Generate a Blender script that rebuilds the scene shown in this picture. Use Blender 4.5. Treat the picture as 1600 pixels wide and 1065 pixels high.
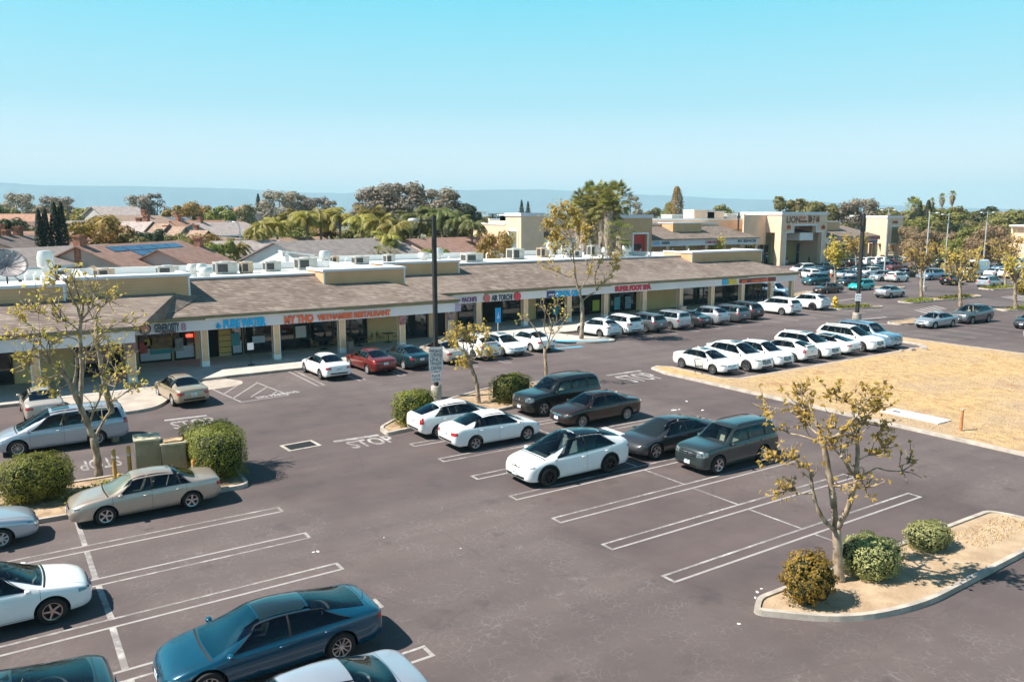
import bpy, bmesh, math, random, sys
from mathutils import Vector, Matrix
from mathutils.bvhtree import BVHTree
PI = math.pi; R = math.radians
random.seed(7)
sc = bpy.context.scene
C = sc.collection
for _o in list(bpy.data.objects): bpy.data.objects.remove(_o)

# ------------------------------------------------------------------ camera, sky, sun, exposure
CAMH = 10.0; PITCH = 8.845; HEAD = 56.4
cam_d = bpy.data.cameras.new('camera'); cam = bpy.data.objects.new('camera', cam_d); C.objects.link(cam)
cam.location = (0, 0, CAMH); cam.rotation_euler = (R(90 - PITCH), 0, R(HEAD - 90))
cam_d.sensor_width = 36; cam_d.lens = 28.125; cam_d.clip_start = 0.3; cam_d.clip_end = 60000
sc.camera = cam
SUN_EL = 50.0; SUN_TRAVEL = -24.0            # direction the light travels, degrees from +X
w = bpy.data.worlds.new('World'); sc.world = w; w.use_nodes = True
nt = w.node_tree; nt.nodes.clear()
out = nt.nodes.new('ShaderNodeOutputWorld'); bg = nt.nodes.new('ShaderNodeBackground')
sky = nt.nodes.new('ShaderNodeTexSky'); sky.sky_type = 'NISHITA'; sky.sun_disc = False
sky.sun_elevation = R(SUN_EL); sky.sun_rotation = R(90 - (SUN_TRAVEL + 180)); sky.air_density = 1.0; sky.dust_density = 0.6; sky.ozone_density = 0.6
# clear cyan sky paling towards the horizon, mixed with the physical sky so that it keeps its brightening round the sun
tc = nt.nodes.new('ShaderNodeTexCoord'); sep = nt.nodes.new('ShaderNodeSeparateXYZ'); nt.links.new(tc.outputs['Generated'], sep.inputs[0])
ramp = nt.nodes.new('ShaderNodeValToRGB'); el = ramp.color_ramp.elements
SKYC = [(0.0, (9.0, 8.8, 9.0)), (0.05, (7.4, 7.8, 8.4)), (0.13, (3.2, 6.2, 7.2)), (0.25, (1.15, 5.7, 7.1)), (0.36, (0.5, 5.0, 6.7)), (0.5, (0.2, 1.3, 2.6)), (1.0, (0.15, 0.6, 1.6))]
while len(el) < len(SKYC): el.new(0.5)
for e_, (p_, c_) in zip(el, SKYC): e_.position = p_; e_.color = (*[x / 10 for x in c_], 1)
nt.links.new(sep.outputs[2], ramp.inputs[0])
up10 = nt.nodes.new('ShaderNodeMix'); up10.data_type = 'RGBA'; up10.blend_type = 'MULTIPLY'; up10.inputs[0].default_value = 1.0; up10.inputs[7].default_value = (10, 10, 10, 1)
nt.links.new(ramp.outputs[0], up10.inputs[6])
mixs = nt.nodes.new('ShaderNodeMix'); mixs.data_type = 'RGBA'; mixs.inputs[0].default_value = 0.85
nt.links.new(sky.outputs[0], mixs.inputs[6]); nt.links.new(up10.outputs[2], mixs.inputs[7]); nt.links.new(mixs.outputs[2], bg.inputs[0])
bg.inputs[1].default_value = 0.072
nt.links.new(bg.outputs[0], out.inputs[0])
sun_d = bpy.data.lights.new('sun', 'SUN'); sun_d.energy = 5.0; sun_d.angle = R(0.5); sun_d.color = (1.0, 0.93, 0.83)
sun = bpy.data.objects.new('sun', sun_d); C.objects.link(sun)
_d = Vector((math.cos(R(SUN_TRAVEL)) * math.cos(R(SUN_EL)), math.sin(R(SUN_TRAVEL)) * math.cos(R(SUN_EL)), -math.sin(R(SUN_EL))))
sun.rotation_euler = _d.to_track_quat('-Z', 'Y').to_euler(); sun.location = (0, 0, 60)
vs = sc.view_settings; vs.view_transform = 'Standard'; vs.look = 'None'; vs.exposure = 1.0; vs.gamma = 1; vs.use_curve_mapping = False
sc.cycles.max_bounces = 6; sc.cycles.diffuse_bounces = 3; sc.cycles.glossy_bounces = 3; sc.cycles.transparent_max_bounces = 6; sc.cycles.volume_bounces = 0
sc.cycles.use_denoising = True

# ------------------------------------------------------------------ survey: photograph pixel -> point of the place
_F = 1250.0; _P = math.atan((532.5 - 338) / _F)
def ray(px, py):
    dx = (px - 800) / _F; dy = -(py - 532.5) / _F
    fw = math.cos(_P) + dy * math.sin(_P); up = -math.sin(_P) + dy * math.cos(_P)
    a = R(HEAD)
    return Vector((fw * math.cos(a) + dx * math.sin(a), fw * math.sin(a) - dx * math.cos(a), up))
def gp(px, py, z=0.0):
    d = ray(px, py); t = (z - CAMH) / d.z
    return Vector((d.x * t, d.y * t, z))
def onY(px, py, Y):
    d = ray(px, py); t = Y / d.y
    return Vector((d.x * t, Y, CAMH + d.z * t))
def onD(px, py, D):                        # at distance D along the ground
    d = ray(px, py); t = D / math.hypot(d.x, d.y)
    return Vector((d.x * t, d.y * t, CAMH + d.z * t))

# ------------------------------------------------------------------ materials
def lnk(n, a, b): n.links.new(a, b)
_M = {}
def mat(name, col, rough=0.6, metal=0.0, coat=0.0, var=0.0, vscale=3.0, col2=None, bump=0.0, bscale=40.0, emit=None, ior=None, coords='Object', detail=4, trans=0.0, stretch=None, lo=0.35, hi=0.65):
    if name in _M: return _M[name]
    m = bpy.data.materials.new(name); m.use_nodes = True; n = m.node_tree; b = n.nodes['Principled BSDF']
    b.inputs['Base Color'].default_value = (*col, 1); b.inputs['Roughness'].default_value = rough; b.inputs['Metallic'].default_value = metal
    if coat: b.inputs['Coat Weight'].default_value = coat; b.inputs['Coat Roughness'].default_value = 0.03
    if ior: b.inputs['IOR'].default_value = ior
    if emit: b.inputs['Emission Color'].default_value = (*col, 1); b.inputs['Emission Strength'].default_value = emit
    if trans: b.inputs['Transmission Weight'].default_value = trans
    tc = n.nodes.new('ShaderNodeTexCoord'); src = tc.outputs[coords]
    if coords == 'World':
        pass
    if stretch:
        mp = n.nodes.new('ShaderNodeMapping'); mp.inputs['Scale'].default_value = stretch; lnk(n, src, mp.inputs[0]); src = mp.outputs[0]
    if var or col2:
        no = n.nodes.new('ShaderNodeTexNoise'); no.inputs['Scale'].default_value = vscale; no.inputs['Detail'].default_value = detail
        lnk(n, src, no.inputs['Vector'])
        cr = n.nodes.new('ShaderNodeValToRGB'); cr.color_ramp.elements[0].position = lo; cr.color_ramp.elements[1].position = hi
        c2 = col2 or tuple(min(1, c * (1 + var)) for c in col); c1 = col if col2 else tuple(c * (1 - var) for c in col)
        cr.color_ramp.elements[0].color = (*c1, 1); cr.color_ramp.elements[1].color = (*c2, 1)
        lnk(n, no.outputs['Fac'], cr.inputs[0]); lnk(n, cr.outputs[0], b.inputs['Base Color'])
    if bump:
        nb = n.nodes.new('ShaderNodeTexNoise'); nb.inputs['Scale'].default_value = bscale; nb.inputs['Detail'].default_value = 5
        lnk(n, src, nb.inputs['Vector'])
        bp = n.nodes.new('ShaderNodeBump'); bp.inputs['Strength'].default_value = bump; bp.inputs['Distance'].default_value = 0.03
        lnk(n, nb.outputs['Fac'], bp.inputs['Height']); lnk(n, bp.outputs[0], b.inputs['Normal'])
    _M[name] = m
    return m
def paint(name, col, metal=0.0, rough=0.35):
    return mat('paint_' + name, col, rough=rough, metal=metal, coat=1.0, var=0.04, vscale=1.3)

class G:                                    # tiny node-graph helper
    def __init__(s, name):
        s.m = bpy.data.materials.new(name); s.m.use_nodes = True; s.n = s.m.node_tree; s.b = s.n.nodes['Principled BSDF']; _M[name] = s.m
        g = s.n.nodes.new('ShaderNodeNewGeometry'); s.pos = g.outputs['Position']
    def new(s, t, **k):
        x = s.n.nodes.new(t)
        for a, v in k.items():
            if isinstance(v, tuple) and a.startswith('i_'): x.inputs[a[2:].replace('_', ' ')].default_value = v
            elif a.startswith('i_'): x.inputs[a[2:].replace('_', ' ')].default_value = v
            else: setattr(x, a, v)
        return x
    def noise(s, scale, detail=4, vec=None, rough=0.5, dist=0.0):
        x = s.new('ShaderNodeTexNoise'); x.inputs['Scale'].default_value = scale; x.inputs['Detail'].default_value = detail; x.inputs['Roughness'].default_value = rough; x.inputs['Distortion'].default_value = dist
        s.n.links.new(vec or s.pos, x.inputs['Vector']); return x.outputs['Fac']
    def scaled(s, v, sc3, rot=(0, 0, 0), vec=None):
        x = s.new('ShaderNodeMapping'); x.inputs['Scale'].default_value = sc3; x.inputs['Rotation'].default_value = rot; s.n.links.new(vec or s.pos, x.inputs[0]); return x.outputs[0]
    def ramp(s, f, stops):
        x = s.new('ShaderNodeValToRGB'); e = x.color_ramp.elements
        while len(e) < len(stops): e.new(0.5)
        for k, (p, c) in zip(e, stops): k.position = p; k.color = (c, c, c, 1) if isinstance(c, (int, float)) else (*c, 1)
        s.n.links.new(f, x.inputs[0]); return x.outputs[0]
    def mix(s, f, a, b, mode='MIX'):
        x = s.new('ShaderNodeMix'); x.data_type = 'RGBA'; x.blend_type = mode
        for i, v in ((0, f), (6, a), (7, b)):
            if isinstance(v, (int, float)): x.inputs[i].default_value = v
            elif isinstance(v, tuple): x.inputs[i].default_value = (*v, 1)
            else: s.n.links.new(v, x.inputs[i])
        return x.outputs[2]
    def math(s, op, a, b=0.0):
        x = s.new('ShaderNodeMath'); x.operation = op
        for i, v in ((0, a), (1, b)):
            if isinstance(v, (int, float)): x.inputs[i].default_value = v
            else: s.n.links.new(v, x.inputs[i])
        return x.outputs[0]
    def done(s, col, rough=0.9, bump=None, bs=0.3, bd=0.02):
        s.n.links.new(col, s.b.inputs['Base Color'])
        if isinstance(rough, (int, float)): s.b.inputs['Roughness'].default_value = rough
        else: s.n.links.new(rough, s.b.inputs['Roughness'])
        if bump is not None:
            x = s.new('ShaderNodeBump'); x.inputs['Strength'].default_value = bs; x.inputs['Distance'].default_value = bd
            s.n.links.new(bump, x.inputs['Height']); s.n.links.new(x.outputs[0], s.b.inputs['Normal'])
        return s.m

# asphalt: seal-coated, mottled, alligator cracks in broad worn patches, oil stains in stalls
def asphalt():
    g = G('asphalt')
    big = g.noise(0.10, 3); mid = g.noise(0.7, 5, rough=0.6); fine = g.noise(60, 2)
    base = g.ramp(big, [(0.35, (0.060, 0.042, 0.041)), (0.65, (0.094, 0.067, 0.066))])
    base = g.mix(g.ramp(mid, [(0.35, 0.0), (0.7, 0.5)]), base, (0.128, 0.097, 0.090))
    worn = g.ramp(g.noise(0.085, 4, vec=g.scaled(None, (1.0, 0.55, 1)), rough=0.6), [(0.45, 0.0), (0.56, 1.0)])
    for cx_, cy_, rr_ in ((10.5, 15.5, 5.5), (12.5, 21.5, 5.0), (31.5, 13.0, 4.0)):   # heavily crazed places
        vd = g.new('ShaderNodeVectorMath'); vd.operation = 'DISTANCE'; g.n.links.new(g.pos, vd.inputs[0]); vd.inputs[1].default_value = (cx_, cy_, 0)
        worn = g.math('MAXIMUM', worn, g.ramp(g.math('ADD', g.math('DIVIDE', vd.outputs['Value'], rr_ * 2), g.math('MULTIPLY', g.noise(.5, 4, rough=.7), .45)), [(.45, .9), (.66, 0.0)]))
    wob = g.noise(1.6, 3)
    wv = g.new('ShaderNodeVectorMath'); wv.operation = 'MULTIPLY_ADD'
    nz = g.new('ShaderNodeTexNoise'); nz.inputs['Scale'].default_value = 2.2; g.n.links.new(g.pos, nz.inputs['Vector'])
    g.n.links.new(nz.outputs['Color'], wv.inputs[0]); wv.inputs[1].default_value = (0.35, 0.35, 0.0); g.n.links.new(g.pos, wv.inputs[2])
    vo = g.new('ShaderNodeTexVoronoi'); vo.feature = 'DISTANCE_TO_EDGE'; vo.inputs['Scale'].default_value = 4.4; g.n.links.new(wv.outputs[0], vo.inputs['Vector'])
    crack = g.ramp(vo.outputs['Distance'], [(0.0, 1.0), (0.05, 0.0)])
    brk = g.ramp(g.noise(1.1, 5, rough=.65), [(0.42, 0.0), (0.62, 1.0)])
    cr = g.math('MULTIPLY', g.math('MULTIPLY', crack, worn), brk)
    base = g.mix(g.math('MULTIPLY', worn, 0.45), base, (0.150, 0.120, 0.113))
    base = g.mix(g.math('MULTIPLY', cr, 0.6), base, (0.24, 0.215, 0.21))
    vo2 = g.new('ShaderNodeTexVoronoi'); vo2.feature = 'DISTANCE_TO_EDGE'; vo2.inputs['Scale'].default_value = 0.16; g.n.links.new(wv.outputs[0], vo2.inputs['Vector'])
    long_ = g.math('MULTIPLY', g.ramp(vo2.outputs['Distance'], [(0.0, 1.0), (0.004, 0.0)]), 0.28)
    base = g.mix(long_, base, (0.035, 0.030, 0.032))
    oil = g.ramp(g.noise(0.75, 4, rough=.6), [(0.60, 0.0), (0.72, 0.6)])
    base = g.mix(oil, base, (0.045, 0.038, 0.040))
    sp = g.new('ShaderNodeTexVoronoi'); sp.inputs['Scale'].default_value = 1.3; g.n.links.new(g.pos, sp.inputs['Vector'])
    speck = g.math('MULTIPLY', g.ramp(sp.outputs['Distance'], [(0.0, 1.0), (0.035, 0.0)]), g.ramp(g.noise(0.5, 2), [(0.56, 0.0), (0.62, 0.6)]))
    base = g.mix(speck, base, (0.34, 0.31, 0.30))
    base = g.mix(g.ramp(fine, [(0.3, 0.0), (0.8, 0.18)]), base, (0.16, 0.14, 0.14))
    tr = g.ramp(g.noise(0.25, 3, vec=g.scaled(None, (0.12, 2.2, 1))), [(0.42, 0.0), (0.68, 0.38)])
    base = g.mix(tr, base, (0.052, 0.044, 0.047))
    return g.done(base, 0.88, fine, 0.25, 0.01)
def dry_grass():
    g = G('dry_grass')
    a = g.noise(0.13, 4, rough=0.6); b = g.noise(1.7, 5, rough=0.65, vec=g.scaled(None, (1.6, 0.8, 1))); f = g.noise(14, 3, rough=0.7)
    c = g.ramp(b, [(0.3, (0.36, 0.22, 0.11)), (0.55, (0.57, 0.385, 0.18)), (0.75, (0.70, 0.51, 0.26))])
    c = g.mix(g.ramp(a, [(0.42, 0.0), (0.62, 0.7)]), c, (0.40, 0.30, 0.22))
    c = g.mix(g.ramp(g.noise(0.35, 3), [(0.62, 0.0), (0.7, 0.6)]), c, (0.36, 0.17, 0.08))
    c = g.mix(g.ramp(g.noise(0.5, 3, vec=g.scaled(None, (1, 1, 1), (0, 0, 2))), [(0.70, 0.0), (0.75, 0.35)]), c, (0.20, 0.21, 0.06))
    c = g.mix(g.ramp(f, [(0.3, 0.45), (0.6, 0.0)]), c, (0.15, 0.10, 0.05))
    return g.done(c, 0.95, f, 0.9, 0.06)
def shingles(name='shingles', tone=1.0):
    g = G(name)
    sep = g.new('ShaderNodeSeparateXYZ'); g.n.links.new(g.pos, sep.inputs[0])
    # rows follow height (each course 4 cm of rise)
    wob = g.noise(2.0, 2); zz = g.math('ADD', g.math('MULTIPLY', sep.outputs[2], 11.0), g.math('MULTIPLY', wob, 0.7))
    row = g.math('FRACT', zz); rid = g.math('FLOOR', zz)
    comb = g.new('ShaderNodeCombineXYZ'); xx = g.math('ADD', sep.outputs[0], sep.outputs[1])
    g.n.links.new(g.math('MULTIPLY', xx, 2.6), comb.inputs[0]); g.n.links.new(g.math('MULTIPLY', rid, 3.7), comb.inputs[1])
    vo = g.new('ShaderNodeTexVoronoi'); vo.inputs['Scale'].default_value = 1.0; vo.inputs['Randomness'].default_value = 0.6; g.n.links.new(comb.outputs[0], vo.inputs['Vector'])
    cell = g.ramp(vo.outputs['Color'], [(0.0, (0.16 * tone, 0.122 * tone, 0.098 * tone)), (0.5, (0.31 * tone, 0.245 * tone, 0.20 * tone)), (1.0, (0.50 * tone, 0.415 * tone, 0.35 * tone))])
    cell = g.mix(g.ramp(g.noise(0.8, 5, rough=0.7), [(0.35, 0.0), (0.62, 0.7)]), cell, (0.17 * tone, 0.12 * tone, 0.10 * tone))
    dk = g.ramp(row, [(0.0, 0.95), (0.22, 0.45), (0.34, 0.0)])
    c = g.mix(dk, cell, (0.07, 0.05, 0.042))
    c = g.mix(g.ramp(g.noise(0.18, 3), [(0.45, 0.0), (0.62, 0.35)]), c, (0.36 * tone, 0.29 * tone, 0.25 * tone))
    return g.done(c, 0.95, g.math('ADD', row, g.math('MULTIPLY', g.noise(9, 3), 0.6)), 0.8, 0.04)
def siding(name, col, col2, pitch=7.0):
    g = G(name)
    sep = g.new('ShaderNodeSeparateXYZ'); g.n.links.new(g.pos, sep.inputs[0])
    row = g.math('FRACT', g.math('MULTIPLY', sep.outputs[2], pitch))
    c = g.mix(g.ramp(g.noise(0.7, 4), [(0.35, 0.0), (0.65, 1.0)]), col, col2)
    c = g.mix(g.ramp(row, [(0.0, 0.45), (0.12, 0.0)]), c, tuple(x * 0.45 for x in col))
    return g.done(c, 0.75, row, 0.5, 0.02)
def roof_white():
    g = G('white_roof_membrane')
    c = g.ramp(g.noise(0.35, 5, rough=0.6), [(0.35, (0.60, 0.60, 0.585)), (0.6, (0.78, 0.78, 0.76))])
    c = g.mix(g.ramp(g.noise(2.5, 4), [(0.6, 0.0), (0.72, 0.4)]), c, (0.42, 0.40, 0.37))
    return g.done(c, 0.7)
def walk():
    g = G('pavement_concrete')
    sep = g.new('ShaderNodeSeparateXYZ'); g.n.links.new(g.pos, sep.inputs[0])
    jx = g.math('FRACT', g.math('MULTIPLY', sep.outputs[0], 0.62)); jy = g.math('FRACT', g.math('MULTIPLY', sep.outputs[1], 0.62))
    j = g.math('MAXIMUM', g.ramp(jx, [(0.0, 1.0), (0.02, 0.0)]), g.ramp(jy, [(0.0, 1.0), (0.02, 0.0)]))
    c = g.ramp(g.noise(0.8, 5, rough=0.65), [(0.3, (0.40, 0.36, 0.32)), (0.7, (0.55, 0.505, 0.46))])
    c = g.mix(g.math('MULTIPLY', j, 0.5), c, (0.2, 0.17, 0.15))
    return g.done(c, 0.85, g.noise(30, 3), 0.2)
def ground_far():
    g = G('neighbourhood_ground')
    c = g.ramp(g.noise(0.02, 5), [(0.35, (0.16, 0.13, 0.09)), (0.5, (0.11, 0.12, 0.05)), (0.7, (0.22, 0.19, 0.15))])
    return g.done(c, 0.95)
def worn_paint(name, col, thr=0.42):
    g = G(name)
    no = g.noise(1.7, 8, rough=0.8); big = g.noise(0.5, 2)
    f = g.ramp(g.math('ADD', no, g.math('MULTIPLY', big, 0.35)), [(thr + 0.08, 1.0), (thr + 0.34, 0.15)])
    c = g.mix(f, col, (0.20, 0.18, 0.175))
    return g.done(c, 0.85)
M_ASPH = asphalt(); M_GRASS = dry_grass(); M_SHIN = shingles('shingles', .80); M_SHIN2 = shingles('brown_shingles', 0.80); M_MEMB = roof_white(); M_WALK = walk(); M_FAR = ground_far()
M_LINE = worn_paint('worn_white_paint', (0.60, 0.575, 0.55), 0.55); M_LINE2 = worn_paint('faded_white_paint', (0.36, 0.335, 0.33), 0.36)
M_STUCCO = mat('cream_stucco', (0.80, 0.56, 0.40), 0.85, var=0.06, vscale=0.6, bump=0.2)
M_TAN = siding('tan_siding', (0.60, 0.36, 0.19), (0.66, 0.41, 0.225), 5.0)
M_COL = mat('column_stucco', (0.74, 0.47, 0.27), 0.85, var=0.06, vscale=1.5)
M_CORN = mat('white_trim', (0.70, 0.71, 0.74), 0.6, var=0.05, vscale=0.5)
M_FASC = mat('fascia_panel', (0.68, 0.66, 0.68), 0.6, var=0.05, vscale=0.4)
M_OLIVE = mat('olive_eave', (0.20, 0.19, 0.10), 0.75, var=0.12, vscale=0.5)
M_YWALL = siding('pale_yellow_siding', (0.66, 0.47, 0.22), (0.72, 0.52, 0.26), 6.0)
M_GLASS = mat('shop_glass', (0.012, 0.020, 0.022), 0.04, ior=1.6, var=0.3, vscale=0.6)
M_FRAME = mat('dark_bronze_frame', (0.015, 0.012, 0.012), 0.5)
M_STEEL = mat('galvanised_steel', (0.62, 0.62, 0.60), 0.45, metal=0.5, var=0.08)
M_WHITE = mat('white_enamel', (0.80, 0.80, 0.78), 0.5, var=0.03)
M_KERB = mat('kerb_concrete', (0.41, 0.36, 0.31), 0.85, var=0.22, vscale=2.0, bump=0.3, bscale=30)
M_MULCH = mat('island_soil', (0.42, 0.31, 0.20), 0.95, col2=(0.26, 0.17, 0.10), vscale=2.5, bump=0.9, bscale=14)
M_BARK = mat('sycamore_bark', (0.17, 0.115, 0.075), 0.9, col2=(0.44, 0.35, 0.25), vscale=6, bump=0.6, bscale=9, stretch=(1, 1, 0.5))
M_BARK2 = mat('grey_bark', (0.16, 0.12, 0.09), 0.95, col2=(0.28, 0.22, 0.17), vscale=4)
M_BLACK = mat('black_plastic', (0.012, 0.012, 0.013), 0.55)
M_RUB = mat('tyre_rubber', (0.018, 0.017, 0.017), 0.8, bump=0.3)
M_CHROME = mat('chrome', (0.75, 0.76, 0.78), 0.12, metal=1.0)
M_ALLOY = mat('alloy_silver', (0.55, 0.56, 0.58), 0.28, metal=0.9)
M_DALLOY = mat('alloy_black', (0.03, 0.03, 0.032), 0.3, metal=0.6)
def glassm(name, tint, ior=1.55):
    m = bpy.data.materials.new(name); m.use_nodes = True; n = m.node_tree; n.nodes.clear(); _M[name] = m
    o = n.nodes.new('ShaderNodeOutputMaterial'); t = n.nodes.new('ShaderNodeBsdfTransparent'); t.inputs[0].default_value = (*tint, 1); g = n.nodes.new('ShaderNodeBsdfGlossy'); g.inputs['Roughness'].default_value = .02; g.inputs[0].default_value = (.9, .97, 1, 1)
    f = n.nodes.new('ShaderNodeFresnel'); f.inputs[0].default_value = ior; x = n.nodes.new('ShaderNodeMixShader'); lnk(n, f.outputs[0], x.inputs[0]); lnk(n, t.outputs[0], x.inputs[1]); lnk(n, g.outputs[0], x.inputs[2]); lnk(n, x.outputs[0], o.inputs[0]); return m
M_CARGLASS = glassm('windscreen_glass', (.68, .80, .80), 1.6); M_CARGLASS2 = glassm('tinted_side_glass', (.36, .46, .46), 1.55); M_RGLASS = glassm('rear_glass', (.30, .42, .42), 1.7)
M_ROOFG = mat('dark_roof_glass', (0.010, 0.022, 0.026), 0.04, ior=1.6, coat=1.0)
M_CABIN = mat('cabin_lining', (.08, .075, .07), .9)
SEATC = [mat('seat_beige', (.42, .34, .26), .8), mat('seat_black', (.03, .03, .032), .7), mat('seat_grey', (.20, .20, .20), .85)]; M_DASH = mat('dashboard', (.05, .05, .052), .7)
M_HEADL = mat('headlamp_lens', (0.17, 0.19, 0.20), 0.08, metal=0.4, coat=1.0, var=0.7, vscale=9)
M_AMBER = mat('amber_lens', (0.75, 0.22, 0.03), 0.15, coat=1.0)
M_TAIL = mat('tail_lens', (0.42, 0.015, 0.015), 0.12, coat=1.0, var=0.3, vscale=6)
M_PLATE = mat('licence_plate', (0.62, 0.66, 0.70), 0.4, col2=(0.18, 0.22, 0.42), vscale=22, stretch=(1, 1, 0.4), lo=0.55, hi=0.6)
M_SEAM = mat('panel_gap', (0.01, 0.01, 0.01), 0.7)

# ------------------------------------------------------------------ mesh helpers
class MB:
    def __init__(s): s.v = []; s.f = []; s.m = []; s.T = None
    def add(s, vs, fs, mi=0):
        o = len(s.v)
        if s.T is not None: vs = [s.T @ Vector(p) for p in vs]
        s.v += [tuple(p) for p in vs]; s.f += [tuple(i + o for i in f) for f in fs]; s.m += [mi] * len(fs)
        return s
    def box(s, x0, y0, z0, x1, y1, z1, mi=0):
        if x1 < x0: x0, x1 = x1, x0
        if y1 < y0: y0, y1 = y1, y0
        if z1 < z0: z0, z1 = z1, z0
        return s.add([(x0, y0, z0), (x1, y0, z0), (x1, y1, z0), (x0, y1, z0), (x0, y0, z1), (x1, y0, z1), (x1, y1, z1), (x0, y1, z1)],
                     [(0, 3, 2, 1), (4, 5, 6, 7), (0, 1, 5, 4), (1, 2, 6, 5), (2, 3, 7, 6), (3, 0, 4, 7)], mi)
    def prism(s, poly, z0, z1, mi=0, mside=None):
        n = len(poly); vs = [(x, y, z0) for x, y in poly] + [(x, y, z1) for x, y in poly]
        s.add(vs, [tuple(range(n - 1, -1, -1)), tuple(range(n, 2 * n))], mi)
        o = len(s.v) - 2 * n
        for i in range(n):
            j = (i + 1) % n; s.f.append((o + i, o + j, o + n + j, o + n + i)); s.m.append(mi if mside is None else mside)
        return s
    def tube(s, pts, rad, n=8, mi=0, cap=True):
        pts = [Vector(p) for p in pts]; rad = rad if isinstance(rad, (list, tuple)) else [rad] * len(pts)
        vs = []; fs = []; up = Vector((0.13, 0.27, 0.95)); prev = None
        for i, p in enumerate(pts):
            t = (pts[min(i + 1, len(pts) - 1)] - pts[max(i - 1, 0)])
            t = t.normalized() if t.length > 1e-9 else Vector((0, 0, 1))
            a = (prev if prev is not None else (Vector((1, 0, 0)) if abs(t.z) > 0.9 else up)); a = (a - t * a.dot(t)); a = a.normalized() if a.length > 1e-6 else t.orthogonal().normalized()
            prev = a; b = t.cross(a)
            for k in range(n):
                q = 2 * PI * k / n; vs.append(p + (a * math.cos(q) + b * math.sin(q)) * rad[i])
        for i in range(len(pts) - 1):
            for k in range(n):
                k2 = (k + 1) % n; fs.append((i * n + k, i * n + k2, (i + 1) * n + k2, (i + 1) * n + k))
        if cap: fs.append(tuple(range(n - 1, -1, -1))); fs.append(tuple((len(pts) - 1) * n + k for k in range(n)))
        return s.add(vs, fs, mi)
    def lathe(s, prof, n=16, mi=0, axis='z', c=(0, 0, 0)):
        vs = []; fs = []
        for r, h in prof:
            for k in range(n):
                q = 2 * PI * k / n; x, y = r * math.cos(q), r * math.sin(q)
                p = (x, y, h) if axis == 'z' else ((x, h, y) if axis == 'y' else (h, x, y))
                vs.append((p[0] + c[0], p[1] + c[1], p[2] + c[2]))
        for i in range(len(prof) - 1):
            for k in range(n):
                k2 = (k + 1) % n; f = (i * n + k, i * n + k2, (i + 1) * n + k2, (i + 1) * n + k); fs.append(f if axis != 'y' else f[::-1])
        return s.add(vs, fs, mi)
    def mesh(s, name, mats, smooth=False, sharp=None):
        me = bpy.data.meshes.new(name); me.from_pydata(s.v, [], s.f)
        for m in (mats if isinstance(mats, (list, tuple)) else [mats]): me.materials.append(m)
        me.polygons.foreach_set('material_index', s.m)
        if smooth:
            me.polygons.foreach_set('use_smooth', [True] * len(s.f))
            if sharp: me.set_sharp_from_angle(angle=R(sharp))
        me.update(); return me
    def obj(s, name, mats, parent=None, smooth=False, sharp=None, **t):
        return link(name, s.mesh(name, mats, smooth, sharp), parent, **t)
def link(name, data, parent=None, loc=None, rot=None, scale=None, label=None, cat=None, group=None, kind=None):
    o = bpy.data.objects.new(name, data); C.objects.link(o)
    if parent is not None: o.parent = parent
    if loc is not None: o.location = loc
    if rot is not None: o.rotation_euler = rot
    if scale is not None: o.scale = scale if isinstance(scale, (tuple, list, Vector)) else (scale,) * 3
    if label: o['label'] = label
    if cat: o['category'] = cat
    if group: o['group'] = group
    if kind: o['kind'] = kind
    return o
def thing(name, loc, label, cat, group=None, rz=0, scale=None):
    return link(name, None, None, loc, (0, 0, rz), scale, label, cat, group)
def dup(root, loc=None, rz=None, scale=None, label=None, group=None):
    def cp(o, par):
        c = o.copy(); C.objects.link(c)
        if par is not None: c.parent = par
        for ch in list(kids.get(o, ())): cp(ch, c)
        return c
    kids = {}
    def walk_(o):
        kids[o] = list(o.children)
        for ch in kids[o]: walk_(ch)
    walk_(root); c = cp(root, None)
    if loc is not None: c.location = loc
    if rz is not None: c.rotation_euler = (0, 0, rz)
    if scale is not None: c.scale = scale if isinstance(scale, (tuple, list)) else (scale,) * 3
    if label: c['label'] = label
    if group: c['group'] = group
    return c
def text_mesh(txt, h, width=None, bold=0.02, depth=0.03, font_h=0.72):
    cu = bpy.data.curves.new('lettering', 'FONT'); cu.body = txt; cu.size = h / font_h; cu.extrude = depth; cu.offset = bold; cu.align_x = 'LEFT'; cu.resolution_u = 3
    o = bpy.data.objects.new('tmp', cu); C.objects.link(o); bpy.context.view_layer.update()
    me = bpy.data.meshes.new_from_object(o.evaluated_get(bpy.context.evaluated_depsgraph_get()))
    C.objects.unlink(o); bpy.data.objects.remove(o)
    if width and len(me.vertices):
        xs = [v.co.x for v in me.vertices]; a, b = min(xs), max(xs); k = width / (b - a)
        for v in me.vertices: v.co.x = (v.co.x - a) * k
    return me
def sign_text(txt, x, Y, z, h, width, m, parent, name='lettering', bold=0.02, depth=0.03, **k):
    me = text_mesh(txt, h, width, bold, depth); me.materials.clear(); me.materials.append(m)
    return link(name, me, parent, (x, Y, z), (R(90), 0, 0), **k)

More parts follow.
